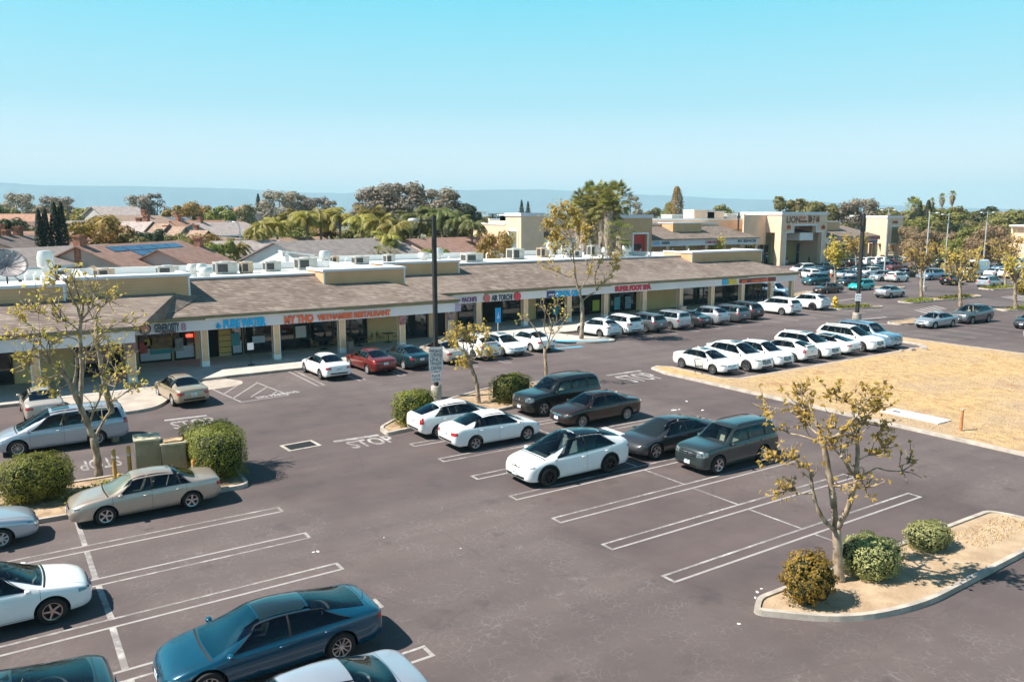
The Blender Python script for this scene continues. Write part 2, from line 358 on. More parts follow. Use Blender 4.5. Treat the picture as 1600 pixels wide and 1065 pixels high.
# ------------------------------------------------------------------ cars
def pch(pts):
    xs = [p[0] for p in pts]; ys = [p[1] for p in pts]; n = len(xs)
    d = [(ys[i + 1] - ys[i]) / (xs[i + 1] - xs[i]) for i in range(n - 1)]
    m = [d[0]] + [0 if d[i - 1] * d[i] <= 0 else 2 * d[i - 1] * d[i] / (d[i - 1] + d[i]) for i in range(1, n - 1)] + [d[-1]]
    def f(x):
        if x <= xs[0]: return ys[0]
        if x >= xs[-1]: return ys[-1]
        i = 0
        while x > xs[i + 1]: i += 1
        h = xs[i + 1] - xs[i]; t = (x - xs[i]) / h
        return ((1 + 2 * t) * (1 - t) ** 2 * ys[i] + t * (1 - t) ** 2 * h * m[i] + t * t * (3 - 2 * t) * ys[i + 1] + t * t * (t - 1) * h * m[i + 1])
    return f
WID = [(-1, .60), (-.985, .76), (-.95, .88), (-.82, .965), (-.5, .995), (0, 1), (.45, .995), (.72, .965), (.88, .90), (.955, .78), (.985, .64), (1, .46)]
WIDBOX = [(-1, .80), (-.985, .90), (-.95, .955), (-.82, .985), (-.5, 1), (0, 1), (.5, .995), (.78, .965), (.92, .90), (.97, .80), (.99, .68), (1, .54)]
BOT = [(-1, .48), (-.97, .33), (-.85, .23), (.8, .21), (.93, .23), (.98, .28), (1, .36)]
# top / belt : x as a share of the half length, z in metres.  cab = (windscreen base, windscreen top, rear glass top, rear glass base)
T = {}
T['sedan'] = dict(L=4.65, W=1.80, wb=2.72, R=.325, off=.03, T=.24, n=3.0,
    top=[(-1, .58), (-.988, .86), (-.955, .985), (-.80, 1.06), (-.66, 1.12), (-.52, 1.25), (-.33, 1.405), (-.10, 1.455), (.12, 1.43), (.26, 1.33), (.40, 1.16), (.52, 1.00), (.60, .955), (.80, .86), (.92, .76), (.975, .65), (1, .50)],
    belt=[(-1, .55), (-.97, .88), (-.80, .985), (-.4, .965), (0, .94), (.45, .90), (.75, .80), (.92, .68), (1, .46)], cab=(.55, .19, -.33, -.72))
T['oldsedan'] = dict(L=4.70, W=1.75, wb=2.62, R=.31, off=.0, T=.24, n=3.0,
    top=[(-1, .55), (-.988, .84), (-.955, .955), (-.80, 1.01), (-.63, 1.05), (-.52, 1.16), (-.36, 1.335), (-.10, 1.395), (.12, 1.375), (.24, 1.27), (.38, 1.08), (.47, .965), (.55, .93), (.80, .83), (.92, .73), (.975, .61), (1, .47)],
    belt=[(-1, .52), (-.97, .85), (-.80, .93), (-.4, .91), (0, .89), (.45, .86), (.75, .77), (.92, .65), (1, .44)], cab=(.50, .18, -.35, -.66))
T['fastback'] = dict(L=4.97, W=1.95, wb=2.96, R=.35, off=.06, T=.27, n=2.8,
    top=[(-1, .62), (-.988, .86), (-.955, .99), (-.88, 1.05), (-.70, 1.14), (-.45, 1.30), (-.22, 1.405), (0, 1.445), (.14, 1.42), (.30, 1.28), (.45, 1.08), (.56, .94), (.64, .895), (.80, .83), (.92, .72), (.975, .60), (1, .48)],
    belt=[(-1, .58), (-.97, .88), (-.80, .975), (-.4, .945), (0, .91), (.45, .87), (.75, .77), (.92, .64), (1, .44)], cab=(.60, .17, -.30, -.84))
T['crossfast'] = dict(L=5.04, W=1.99, wb=2.965, R=.37, off=.05, T=.25, n=2.8,
    top=[(-1, .70), (-.988, 1.04), (-.955, 1.22), (-.88, 1.33), (-.70, 1.50), (-.45, 1.65), (-.22, 1.73), (-.02, 1.75), (.12, 1.72), (.30, 1.55), (.48, 1.30), (.62, 1.11), (.70, 1.06), (.83, .98), (.93, .86), (.975, .74), (1, .56)],
    belt=[(-1, .62), (-.97, 1.06), (-.80, 1.12), (-.4, 1.05), (0, 1.01), (.45, .98), (.75, .90), (.92, .78), (1, .50)], cab=(.66, .02, -.48, -.86))
T['hatch'] = dict(L=4.46, W=1.75, wb=2.70, R=.31, off=.02, T=.25, n=2.9,
    top=[(-1, .60), (-.99, .90), (-.97, 1.04), (-.93, 1.12), (-.80, 1.22), (-.55, 1.40), (-.30, 1.475), (-.05, 1.49), (.12, 1.455), (.30, 1.31), (.48, 1.11), (.62, .97), (.70, .92), (.83, .83), (.93, .72), (.975, .61), (1, .48)],
    belt=[(-1, .56), (-.97, .93), (-.80, .99), (-.4, .97), (0, .94), (.45, .89), (.75, .79), (.92, .65), (1, .45)], cab=(.66, .16, -.50, -.93))
T['compact'] = dict(L=4.0, W=1.72, wb=2.52, R=.31, off=.04, T=.22, n=3.2, wid=WIDBOX,
    top=[(-1, .60), (-.992, .92), (-.975, 1.08), (-.94, 1.24), (-.88, 1.40), (-.80, 1.465), (-.45, 1.51), (-.05, 1.52), (.12, 1.48), (.30, 1.31), (.48, 1.10), (.60, 1.0), (.70, .95), (.84, .85), (.94, .72), (.98, .60), (1, .48)],
    belt=[(-1, .56), (-.975, .95), (-.80, 1.02), (-.4, .98), (0, .95), (.45, .91), (.75, .82), (.92, .66), (1, .45)], cab=(.60, .14, -.88, -.975))
T['suv'] = dict(L=4.70, W=1.87, wb=2.72, R=.36, off=.03, T=.20, n=3.2, wid=WIDBOX,
    top=[(-1, .62), (-.992, .98), (-.975, 1.14), (-.93, 1.36), (-.86, 1.55), (-.78, 1.62), (-.45, 1.675), (-.05, 1.69), (.10, 1.65), (.24, 1.50), (.38, 1.29), (.50, 1.13), (.58, 1.075), (.80, 1.0), (.92, .90), (.975, .76), (1, .56)],
    belt=[(-1, .58), (-.975, 1.0), (-.80, 1.13), (-.4, 1.09), (0, 1.06), (.45, 1.02), (.75, .94), (.92, .80), (1, .50)], cab=(.525, .12, -.86, -.97))
T['slopesuv'] = dict(T['suv'], L=4.62, W=1.86, T=.22,
    top=[(-1, .64), (-.990, 1.0), (-.965, 1.14), (-.90, 1.26), (-.80, 1.43), (-.66, 1.565), (-.45, 1.65), (-.08, 1.68), (.09, 1.64), (.24, 1.48), (.38, 1.28), (.50, 1.13), (.58, 1.08), (.80, 1.02), (.92, .92), (.975, .78), (1, .56)],
    belt=[(-1, .6), (-.975, 1.03), (-.80, 1.16), (-.4, 1.10), (0, 1.05), (.45, 1.01), (.75, .95), (.92, .82), (1, .50)], cab=(.53, .11, -.66, -.93))
T['boxsuv'] = dict(L=4.75, W=1.88, wb=2.79, R=.39, off=.04, T=.15, n=4.2, wid=WIDBOX,
    top=[(-1, .66), (-.993, 1.05), (-.98, 1.22), (-.95, 1.56), (-.92, 1.72), (-.86, 1.765), (-.45, 1.81), (-.0, 1.80), (.12, 1.76), (.20, 1.64), (.30, 1.42), (.40, 1.22), (.46, 1.17), (.80, 1.11), (.93, 1.04), (.98, .92), (1, .62)],
    belt=[(-1, .60), (-.98, 1.10), (-.80, 1.18), (-.4, 1.16), (0, 1.13), (.42, 1.10), (.75, 1.04), (.92, .96), (1, .56)], cab=(.425, .13, -.925, -.975))
T['minivan'] = dict(L=5.12, W=2.0, wb=3.0, R=.345, off=.10, T=.19, n=3.4, wid=WIDBOX,
    top=[(-1, .58), (-.993, .98), (-.98, 1.14), (-.95, 1.42), (-.91, 1.62), (-.84, 1.69), (-.45, 1.74), (.0, 1.73), (.16, 1.68), (.34, 1.47), (.52, 1.22), (.64, 1.07), (.71, 1.0), (.84, .90), (.94, .77), (.98, .64), (1, .48)],
    belt=[(-1, .54), (-.98, 1.02), (-.80, 1.10), (-.4, 1.05), (0, 1.02), (.42, .98), (.75, .86), (.92, .70), (1, .44)], cab=(.665, .18, -.915, -.975))
T['van'] = dict(L=5.9, W=2.05, wb=3.75, R=.36, off=.18, T=.09, n=6, wid=WIDBOX,
    top=[(-1, .6), (-.995, 1.3), (-.985, 2.35), (-.96, 2.50), (-.85, 2.55), (.2, 2.55), (.38, 2.48), (.50, 2.15), (.63, 1.72), (.74, 1.36), (.80, 1.27), (.90, 1.15), (.96, 1.0), (.985, .86), (1, .58)],
    belt=[(-1, .56), (-.985, 1.2), (0, 1.24), (.5, 1.2), (.75, 1.12), (.92, .95), (1, .5)], cab=(.77, .47, -.98, -.984))
T['convertible'] = dict(T['oldsedan'], L=4.75, top=[(-1, .55), (-.988, .84), (-.955, .94), (-.70, .99), (-.56, 1.03), (-.48, 1.20), (-.36, 1.33), (-.10, 1.37), (.08, 1.35), (.20, 1.25), (.34, 1.06), (.43, .965), (.50, .93), (.80, .83), (.92, .73), (.975, .61), (1, .47)], cab=(.46, .12, -.38, -.54))
T['pickup'] = dict(T['boxsuv'], L=5.3, wb=3.2, top=[(-1, .66), (-.993, 1.0), (-.98, 1.1), (-.9, 1.12), (-.30, 1.13), (-.26, 1.16), (-.235, 1.45), (-.19, 1.72), (-.1, 1.77), (.10, 1.76), (.18, 1.64), (.28, 1.42), (.38, 1.22), (.44, 1.17), (.80, 1.11), (.93, 1.04), (.98, .92), (1, .62)],
    belt=[(-1, .60), (-.98, 1.06), (-.80, 1.07), (-.4, 1.07), (0, 1.10), (.42, 1.10), (.75, 1.04), (.92, .96), (1, .56)], cab=(.40, .12, -.19, -.255))
# side panes: (x bottom-rear, x bottom-front, x top-rear, x top-front) shares of the half length, per type
SIDEW = {'sedan': [(-.58, -.455, -.47, -.44), (-.435, -.04, -.39, -.055), (-.015, .44, -.035, .21)],
 'oldsedan': [(-.55, -.43, -.455, -.41), (-.41, -.05, -.375, -.06), (-.025, .40, -.04, .19)],
 'fastback': [(-.66, -.08, -.40, -.09), (-.055, .47, -.07, .19)],
 'crossfast': [(-.66, -.10, -.46, -.11), (-.07, .50, -.085, .20)],
 'hatch': [(-.66, -.10, -.45, -.10), (-.08, .38, -.09, .20), (.40, .53, .24, .28)],
 'compact': [(-.83, -.62, -.74, -.62), (-.59, -.12, -.58, -.13), (-.09, .44, -.10, .18)],
 'suv': [(-.83, -.60, -.74, -.58), (-.57, -.13, -.54, -.14), (-.10, .42, -.115, .16)],
 'slopesuv': [(-.72, -.56, -.60, -.53), (-.53, -.13, -.48, -.14), (-.10, .42, -.115, .15)],
 'boxsuv': [(-.88, -.60, -.85, -.60), (-.56, -.17, -.55, -.17), (-.13, .34, -.13, .16)],
 'minivan': [(-.88, -.55, -.83, -.53), (-.52, -.02, -.50, -.02), (.01, .48, .00, .22)],
 'van': [(.36, .70, .36, .50)],
 'convertible': [(-.36, -.05, -.30, -.06), (-.025, .34, -.04, .12)],
 'pickup': [(-.19, -.02, -.15, -.03), (.01, .33, .0, .14)]}
SEAMS = {'sedan': (.52, -.03, -.50), 'oldsedan': (.46, -.04, -.50), 'fastback': (.52, -.07, -.52), 'crossfast': (.50, -.085, -.58), 'hatch': (.50, -.09, -.52), 'compact': (.48, -.11, -.60),
 'suv': (.46, -.115, -.58), 'slopesuv': (.46, -.115, -.56), 'boxsuv': (.40, -.15, -.58), 'minivan': (.50, -.0, -.53), 'van': (.68, .34), 'convertible': (.42, -.10), 'pickup': (.38, -.01, -.19)}

class Car: pass
def section(s, u, NB, NU):
    hl = s['L'] / 2; x = u * hl; zt = s['_top'](u); zb = min(s['_belt'](u), zt - .035); z0 = s['_bot'](u); w = s['_wid'](u) * s['W'] / 2
    z0 = min(z0, zb - .04); h = zt - zb
    low = [(0, 0), (.80, 0), (.925, .035), (.975, .13), (.992, .34), (1.0, .56), (.995, .74), (.982, .875), (.955, .965), (.935, 1.0)]
    g = min(1, max(0, (h - .08) / .30)); g = g * g * (3 - 2 * g)
    n = 2.2 + (s['n'] - 2.2) * g; tm = s['T'] * g
    pts = [(x, w * a, z0 + (zb - z0) * b) for a, b in low]
    for k in range(1, NU + 1):
        q = (PI / 2) * k / NU; cy = max(0.0, math.cos(q)) ** (2 / n); sz = math.sin(q) ** (2 / n)
        pts.append((x, .935 * w * cy * (1 - tm * sz), zb + h * sz))
    return pts
def build_type(k):
    s = T[k]; s['_top'] = pch(s['top']); s['_belt'] = pch(s['belt']); s['_bot'] = pch(s.get('bot', BOT)); s['_wid'] = pch(s.get('wid', WID))
    hl = s['L'] / 2; W2 = s['W'] / 2; NU = 9
    us = [-1, -.995, -.988, -.975, -.955, -.93, -.90]
    u = -.86
    while u < .90: us.append(u); u += .04
    us += [.90, .93, .955, .975, .988, .995, 1]
    half = [section(s, u, 0, NU) for u in us]; nh = len(half[0])
    vs = []; fs = []; N = 2 * nh - 2
    for sec in half:
        vs += sec + [(p[0], -p[1], p[2]) for p in sec[-2:0:-1]]
    for i in range(len(us) - 1):
        for j in range(N):
            j2 = (j + 1) % N; fs.append((i * N + j, i * N + j2, (i + 1) * N + j2, (i + 1) * N + j))
    fs.append(tuple(range(N - 1, -1, -1))); fs.append(tuple((len(us) - 1) * N + j for j in range(N)))
    me = bpy.data.meshes.new(k + '_body'); me.from_pydata(vs, [], fs); me.update()
    bm = bmesh.new(); bm.from_mesh(me); bmesh.ops.recalc_face_normals(bm, faces=bm.faces); bm.to_mesh(me); bm.free()
    bvh = BVHTree.FromPolygons([Vector(v) for v in vs], fs)
    me.materials.append(M_WHITE); me.materials.append(M_BLACK)
    xf = s['off'] * hl + s['wb'] / 2; xr = s['off'] * hl - s['wb'] / 2
    cut = MB()
    for x in (xf, xr):
        for sg in (-1, 1):
            y0, y1 = sg * (W2 - .30), sg * (W2 + .15); n = 28; vv = []
            for y in (y0, y1):
                for q in range(n): a = 2 * PI * q / n; vv.append((x + (s['R'] + .065) * math.cos(a), y, s['R'] + (s['R'] + .06) * math.sin(a)))
            ff = [tuple(range(n)), tuple(range(2 * n - 1, n - 1, -1))] + [(q, n + q, n + (q + 1) % n, (q + 1) % n) for q in range(n)]
            if sg < 0: ff = [f[::-1] for f in ff]
            cut.add(vv, [f[::-1] for f in ff], 0)
    cm = cut.mesh('cut', [M_BLACK]); b2 = bmesh.new(); b2.from_mesh(cm); bmesh.ops.recalc_face_normals(b2, faces=b2.faces); b2.to_mesh(cm); b2.free()
    s['_xf'] = xf; s['_xr'] = xr
    def hit(o, d):
        r = bvh.ray_cast(Vector(o), Vector(d).normalized())
        return (r[0], r[1]) if r[0] is not None else (None, None)
    def patch(rows, d, off):                 # rows of start points, cast along d, lifted off the skin
        vv = []; ok = []
        for row in rows:
            for o in row:
                dd = d(o) if callable(d) else d
                p, nrm = hit(o, dd)
                if p is None: vv.append(Vector(o)); ok.append(False)
                else:
                    if nrm.dot(Vector(dd)) > 0: nrm = -nrm
                    vv.append(p + nrm * off); ok.append(True)
        nc = len(rows[0]); ff = []
        for i in range(len(rows) - 1):
            for j in range(nc - 1):
                q = (i * nc + j, i * nc + j + 1, (i + 1) * nc + j + 1, (i + 1) * nc + j)
                if all(ok[t] for t in q): ff.append(q)
        return vv, ff
    def pm(name, mats, rows_list, d, off):
        b = MB()
        for rows in rows_list:
            v, f = patch(rows, d, off)
            if f: b.add(v, f)
        me = b.mesh(k + '_' + name, mats, True); bmx = bmesh.new(); bmx.from_mesh(me)
        bmesh.ops.recalc_face_normals(bmx, faces=bmx.faces)
        cen = Vector((0, 0, .6))
        for f in bmx.faces:
            if f.normal.dot(f.calc_center_median() - cen) < 0: f.normal_flip()
        bmx.to_mesh(me); bmx.free(); return me
    lerp = lambda a, b, t: a + (b - a) * t
    topf, belt = s['_top'], s['_belt']
    cutters = []
    def opening(rows, d, inn=.16, out=.07, sh=.06):
        nr, nc = len(rows), len(rows[0]); P = []; dv = Vector(d).normalized()
        for row in rows:
            for o in row:
                p_, _n = hit(o, d)
                if p_ is None: return
                P.append(p_)
        b_ = MB(); O = [p_ - dv * out for p_ in P]; I = [p_ + dv * inn for p_ in P]; b_.v = [tuple(q) for q in O + I]; N_ = nr * nc
        for i in range(nr - 1):
            for j in range(nc - 1):
                q = (i * nc + j, i * nc + j + 1, (i + 1) * nc + j + 1, (i + 1) * nc + j); b_.f.append(q); b_.f.append(tuple(N_ + t for t in q[::-1]))
        ring = [j for j in range(nc)] + [i * nc + nc - 1 for i in range(1, nr)] + [(nr - 1) * nc + j for j in range(nc - 2, -1, -1)] + [i * nc for i in range(nr - 2, 0, -1)]
        for a_, c_ in zip(ring, ring[1:] + ring[:1]): b_.f.append((a_, N_ + a_, N_ + c_, c_))
        b_.m = [0] * len(b_.f); cutters.append(b_)
    parts = []          # (name, mesh, loc, rot, matkey, level) matkey None = own material
    # side glass
    for sg in (1, -1):
        allw = SIDEW[k]; b = MB()
        zf = lambda u, f: min(belt(u), topf(u) - .035) + f * (topf(u) - min(belt(u), topf(u) - .035))
        def wrow(x0, x1, t0, t1, f0, f1, nx=8, nz=5):
            return [[(lerp(lerp(x0, x1, i / nx), lerp(t0, t1, i / nx), j / nz) * hl, sg * 2.0, zf(lerp(lerp(x0, x1, i / nx), lerp(t0, t1, i / nx), j / nz), lerp(f0, f1, j / nz))) for i in range(nx + 1)] for j in range(nz + 1)]
        e = .014
        rows = [wrow(allw[0][0] - e * 1.6, allw[-1][1] + e * 1.6, allw[0][2] - e, allw[-1][3] + e, .045, .80, 26, 5)]
        x0_, x1_, t0_, t1_ = allw[0][0] - e * 1.6, allw[-1][1] + e * 1.6, allw[0][2] - e, allw[-1][3] + e
        def sub(fx0, fx1, f0, f1, nx=26, nz=2):
            L0 = lambda fx, fz: lerp(lerp(x0_, x1_, fx), lerp(t0_, t1_, fx), (fz - .045) / .755)
            return [[(L0(lerp(fx0, fx1, i / nx), lerp(f0, f1, j / nz)) * hl, sg * 2.0, zf(L0(lerp(fx0, fx1, i / nx), lerp(f0, f1, j / nz)), lerp(f0, f1, j / nz))) for i in range(nx + 1)] for j in range(nz + 1)]
        rows = [sub(0, 1, .06, .09), sub(0, 1, .755, .785), sub(0, .018, .09, .755, 2, 6), sub(.982, 1, .09, .755, 2, 6)]
        for qa, qb in zip(allw, allw[1:]): rows.append(wrow(qa[1], qb[0], qa[3], qb[2], .085, .76, 2, 6))
        parts.append(('window_trim', pm('trim', [M_SEAM], rows, (0, -sg, 0), .006), 0))
        for q in allw:
            parts.append(('side_window', pm('sidew', [M_CARGLASS2], [wrow(*q, .085, .76)], (0, -sg, 0), .008), 0)); opening(wrow(*q, .10, .74, 5, 4), (0, -sg, 0), .22)
    wb_, wt, rt, rb = s['cab']
    def top_rows(u0, u1, f0, f1, nx=8, ny=10):
        rows = []
        for i in range(nx + 1):
            u = lerp(u0, u1, i / nx); f = lerp(f0, f1, i / nx)
            yw = s['_wid'](u) * W2 * .935 * f
            bow = .022 * (1 if u0 > u1 else -1)
            rows.append([((u - bow * (abs(j / ny * 2 - 1) ** 2) * (1 - i / nx)) * hl, yw * (j / ny * 2 - 1), 3.0) for j in range(ny + 1)])
        return rows
    parts.append(('windshield', pm('ws', [M_CARGLASS, ], [top_rows(wb_ + .012, wt, .83, .70)], (0, 0, -1), .008), 0)); opening(top_rows(wb_ + .004, wt + .006, .79, .67, 6, 6), (0, 0, -1), .20)
    if k not in ('suv', 'boxsuv', 'minivan', 'compact', 'van', 'pickup'):
        parts.append(('rear_window', pm('rw', [M_RGLASS], [top_rows(rb, rt, .72, .68)], (0, 0, -1), .008), 0)); opening(top_rows(rb + .01, rt - .006, .68, .64, 6, 6), (0, 0, -1), .20)
    elif k != 'van':
        zt, zb2 = topf(rt) - .07, topf(rb) + .02
        if k == 'pickup': zt, zb2 = 1.66, 1.24
        rows = [[(-3.5 if k != 'pickup' else -.30 * hl, lerp(.70, .63, i / 5) * W2 * (j / 10 * 2 - 1), lerp(zb2, zt, i / 5)) for j in range(11)] for i in range(6)]
        parts.append(('rear_window', pm('rw', [M_CARGLASS2], [rows], (1, 0, 0), .008), 0))
        if k != 'pickup': opening([[(x_, y_ * .95, z_) for x_, y_, z_ in r_] for r_ in rows], (1, 0, 0), .30)
    else:
        rows = [[(-4.5, .62 * W2 * (j / 10 * 2 - 1), lerp(1.5, 2.1, i / 5)) for j in range(11)] for i in range(6)]
        parts.append(('rear_window', pm('rw', [M_CARGLASS2], [rows], (1, 0, 0), .006), 0))
    zg = belt(.92)
    def wrap(yin, xout, za0, za1, zb0, zb1, front, sg, nx=8, nz=3):
        rows = []
        for j in range(nz + 1):
            A, _ = hit((front * 4, sg * yin * W2, lerp(za0, za1, j / nz)), (-front, 0, 0)); B, _ = hit((xout * hl, sg * 2.5, lerp(zb0, zb1, j / nz)), (0, -sg, 0))
            if A is None or B is None: return None
            d = Vector((-front * 1.0, -sg * .8, 0)).normalized(); rows.append([(A.lerp(B, i / nx)) - d * .8 for i in range(nx + 1)])
        return rows, d
    if k in ('boxsuv', 'van', 'pickup'): hz0, hz1 = .74, .95
    elif k in ('suv', 'crossfast', 'slopesuv'): hz0, hz1 = .74, .87
    elif k == 'minivan': hz0, hz1 = .68, .86
    else: hz0, hz1 = .60, .72
    hz1 = min(hz1, topf(.955) - .03)
    for sg in (1, -1):
        r = wrap(.52, .865, hz0, hz1 - .03, hz0 + .04, hz1 + .04, 1, sg)
        if r: parts.append(('headlight', pm('hl', [M_HEADL], [r[0]], r[1], .006), 0))
        if k in ('oldsedan', 'boxsuv', 'convertible'):
            r = wrap(.97, .80, hz0, hz0 + .1, hz0 + .02, hz0 + .14, 1, sg)
        tz = {'sedan': (.72, .87), 'oldsedan': (.68, .83), 'fastback': (.74, .86), 'crossfast': (.90, 1.02), 'hatch': (.72, 1.0), 'compact': (.82, 1.08), 'suv': (.88, 1.05), 'slopesuv': (.95, 1.06), 'boxsuv': (.85, 1.10), 'minivan': (.86, 1.10), 'van': (.95, 1.5), 'convertible': (.68, .82), 'pickup': (.82, 1.03)}[k]
        tin = {'boxsuv': .84, 'van': .90, 'hatch': .74, 'pickup': .84, 'minivan': .70}.get(k, .55)
        r = wrap(tin, -.915, tz[0], tz[1], tz[0] + .02, tz[1], -1, sg)
        if r: parts.append(('taillight', pm('tl', [M_TAIL], [r[0]], r[1], .006), 0))
    fr = lambda y0, y1, z0, z1, x=4: [[(x, lerp(y0, y1, j / 10), lerp(z0, z1, i / 4)) for j in range(11)] for i in range(5)]
    if k in ('fastback', 'crossfast'):
        parts.append(('lower_grille', pm('lg', [M_BLACK], [fr(-.60 * W2, .60 * W2, .34, .43)], (-1, 0, 0), .005), 0))
        parts.append(('nose_trim', pm('nt', [M_BLACK], [fr(-.30 * W2, .30 * W2, hz0 - .045, hz0 - .01)], (-1, 0, 0), .005), 0))
    else:
        g0, g1 = (hz0 - .03, hz1 - .02) if k not in ('suv', 'slopesuv') else (hz0 - .20, hz1 - .02)
        gw = .42 if k != 'boxsuv' else .44
        parts.append(('grille', pm('gr', [M_BLACK], [fr(-gw * W2, gw * W2, g0, g1)], (-1, 0, 0), .005), 0))
        bars = [fr(-(gw - .03) * W2, (gw - .03) * W2, z, z + .018) for z in (lerp(g0, g1, .28), lerp(g0, g1, .62))]
        parts.append(('grille_bar', pm('gb', [M_CHROME], bars, (-1, 0, 0), .012), 0))
        parts.append(('lower_grille', pm('lg', [M_BLACK], [fr(-.52 * W2, .52 * W2, .30, .41)], (-1, 0, 0), .005), 0))
    # rear bumper lower valance
    parts.append(('rear_valance', pm('rv', [M_BLACK], [fr(-.62 * W2, .62 * W2, s['_bot'](-.99) + .0, s['_bot'](-.99) + .09, -4)], (1, 0, 0), .005), 0))
    # seams
    rows = []
    for sg in (1, -1):
        for u in SEAMS[k]:
            rows.append([[((u + e) * hl, sg * 2, lerp(.30, belt(u) + .02, i / 8)) for e in (0, .0032)] for i in range(9)])
        rows.append([[(lerp(SEAMS[k][0], SEAMS[k][-1], i / 14) * hl, sg * 2, z) for z in (.285, .293)] for i in range(15)])
    parts.append(('door_seams', pm('sm', [M_SEAM], rows, lambda o: (0, -1 if o[1] > 0 else 1, 0), .004), 0))
    u = wb_ + .022
    rows = [[[((u + e - .022 * (j / 12 * 2 - 1) ** 2) * hl, s['_wid'](u) * W2 * .86 * (j / 12 * 2 - 1), 3) for j in range(13)] for e in (.0, .02)]]
    parts.append(('cowl', pm('cw', [M_BLACK], rows, (0, 0, -1), .005), 0))
    rows = []
    for sg in (1, -1): rows.append([[(lerp(wb_ + .05, .93, i / 12) * hl, sg * lerp(.80, .62, i / 12) * W2 + e, 3) for e in (0, .008)] for i in range(13)])
    u2 = {'sedan': -.73, 'oldsedan': -.675, 'fastback': -.86, 'convertible': -.56}.get(k)
    if u2:
        rows.append([[((u2 + e) * hl, s['_wid'](u2) * W2 * .8 * (j / 12 * 2 - 1), 3) for j in range(13)] for e in (.0, .004)])
    parts.append(('hood_seams', pm('hs', [M_SEAM], rows, (0, 0, -1), .003), 0))
    # handles (own objects), mirrors, plates
    hb = MB(); hb.box(-.11, -.012, -.016, .11, .022, .016); hm = hb.mesh(k + '_handle', [M_WHITE], True)
    for sg in (1, -1):
        for u in (SEAMS[k][1] + .07, SEAMS[k][-1] + .10)[:2 if len(SEAMS[k]) > 2 else 1]:
            p, _ = hit((u * hl, sg * 2, belt(u) - .11), (0, -sg, 0))
            if p: parts.append(('door_handle', hm, 1, tuple(p), (0, 0, 0)))
    p, _ = hit(((wb_ - .14) * hl, 2, belt(.4) + .02), (0, -1, 0))
    mb = MB(); vv = []
    for i, (sx, sc_) in enumerate(((-.05, .80), (-.03, 1), (.03, .95), (.07, .62), (.085, .25))):
        for q in range(10): a = 2 * PI * q / 10; vv.append((sx, .095 * sc_ * math.copysign(abs(math.cos(a)) ** .7, math.cos(a)), .058 * sc_ * math.copysign(abs(math.sin(a)) ** .7, math.sin(a))))
    mb.add(vv, [tuple(range(9, -1, -1))] + [(i * 10 + q, i * 10 + (q + 1) % 10, (i + 1) * 10 + (q + 1) % 10, (i + 1) * 10 + q) for i in range(4) for q in range(10)] + [tuple(40 + q for q in range(10))])
    mb.box(-.02, -.17, -.06, .02, -.08, -.02)
    mm = mb.mesh(k + '_mirror', [M_WHITE], True, 40)
    mb2 = MB(); mb2.v = [(x, -y, z) for x, y, z in mb.v]; mb2.f = [f[::-1] for f in mb.f]; mb2.m = mb.m; mm2 = mb2.mesh(k + '_mirror_r', [M_WHITE], True, 40)
    parts.append(('side_mirror', mm, 1, (p.x, p.y + .09, p.z + .02), (0, 0, 0))); parts.append(('side_mirror', mm2, 1, (p.x, -p.y - .09, p.z + .02), (0, 0, 0)))
    pb = MB(); pb.box(-.008, -.155, -.077, .008, .155, .077); plm = pb.mesh(k + '_plate', [M_PLATE])
    p, _ = hit((4, 0, .47), (-1, 0, 0)); parts.append(('licence_plate', plm, 0, (p.x + .01, 0, .47), (0, 0, 0)))
    pz = {'sedan': .74, 'oldsedan': .68, 'fastback': .66, 'crossfast': .72}.get(k, .80)
    p, _ = hit((-4, 0, pz), (1, 0, 0)); parts.append(('licence_plate', plm, 0, (p.x - .01, 0, pz), (0, R(-8), 0)))
    eb = MB(); eb.lathe([(0, 0), (.045, 0), (.045, .012), (0, .014)], 12, axis='x'); em = eb.mesh(k + '_emblem', [M_CHROME], True, 40)
    z = lerp(hz0, hz1, .4); p, _ = hit((4, 0, z), (-1, 0, 0)); parts.append(('emblem', em, 0, (p.x + .006, 0, z), (0, 0, 0)))
    # optional extras, kept apart
    extras = {}
    rr = []
    for sg in (1, -1):
        b = MB(); pts = []
        for i in range(9):
            u = lerp(.02, rt + .06, i / 8); p, _ = hit((u * hl, sg * W2 * .60, 3), (0, 0, -1)); pts.append((p.x, p.y, p.z + (.05 if 0 < i < 8 else .005)))
        b.tube(pts, .017, 6); rr.append(b.mesh(k + '_rail', [M_BLACK], True))
    extras['rails'] = [('roof_rail', m_, 0) for m_ in rr]
    rows = [[(lerp(wt - .04, wt - .30, i / 5) * hl, .42 * W2 * (j / 6 * 2 - 1), 3) for j in range(7)] for i in range(6)]
    extras['sunroof'] = [('sunroof', pm('sr', [M_ROOFG], [rows], (0, 0, -1), .005), 0)]
    rows = [[(lerp(wt - .012, rt + .02, i / 30) * hl, (.53 if i < 26 else .53 - .02 * (i - 26)) * W2 * (j / 16 * 2 - 1), 3) for j in range(17)] for i in range(31)]
    extras['glassroof'] = [('glass_roof', pm('gf', [M_ROOFG], [rows], (0, 0, -1), .012), 0)]
    p, _ = hit(((rt + .05) * hl, 0, 3), (0, 0, -1)); b = MB(); b.add([(.09, 0, 0), (-.09, .022, 0), (-.09, -.022, 0), (-.07, 0, .065)], [(0, 1, 3), (0, 3, 2), (1, 2, 3), (0, 2, 1)])
    extras['fin'] = [('antenna', b.mesh(k + '_fin', [M_BLACK]), 1, tuple(p), (0, 0, 0))]
    b = MB(); pu = rt if k in ('suv', 'boxsuv', 'minivan', 'compact') else max(rb - .05, -.90)
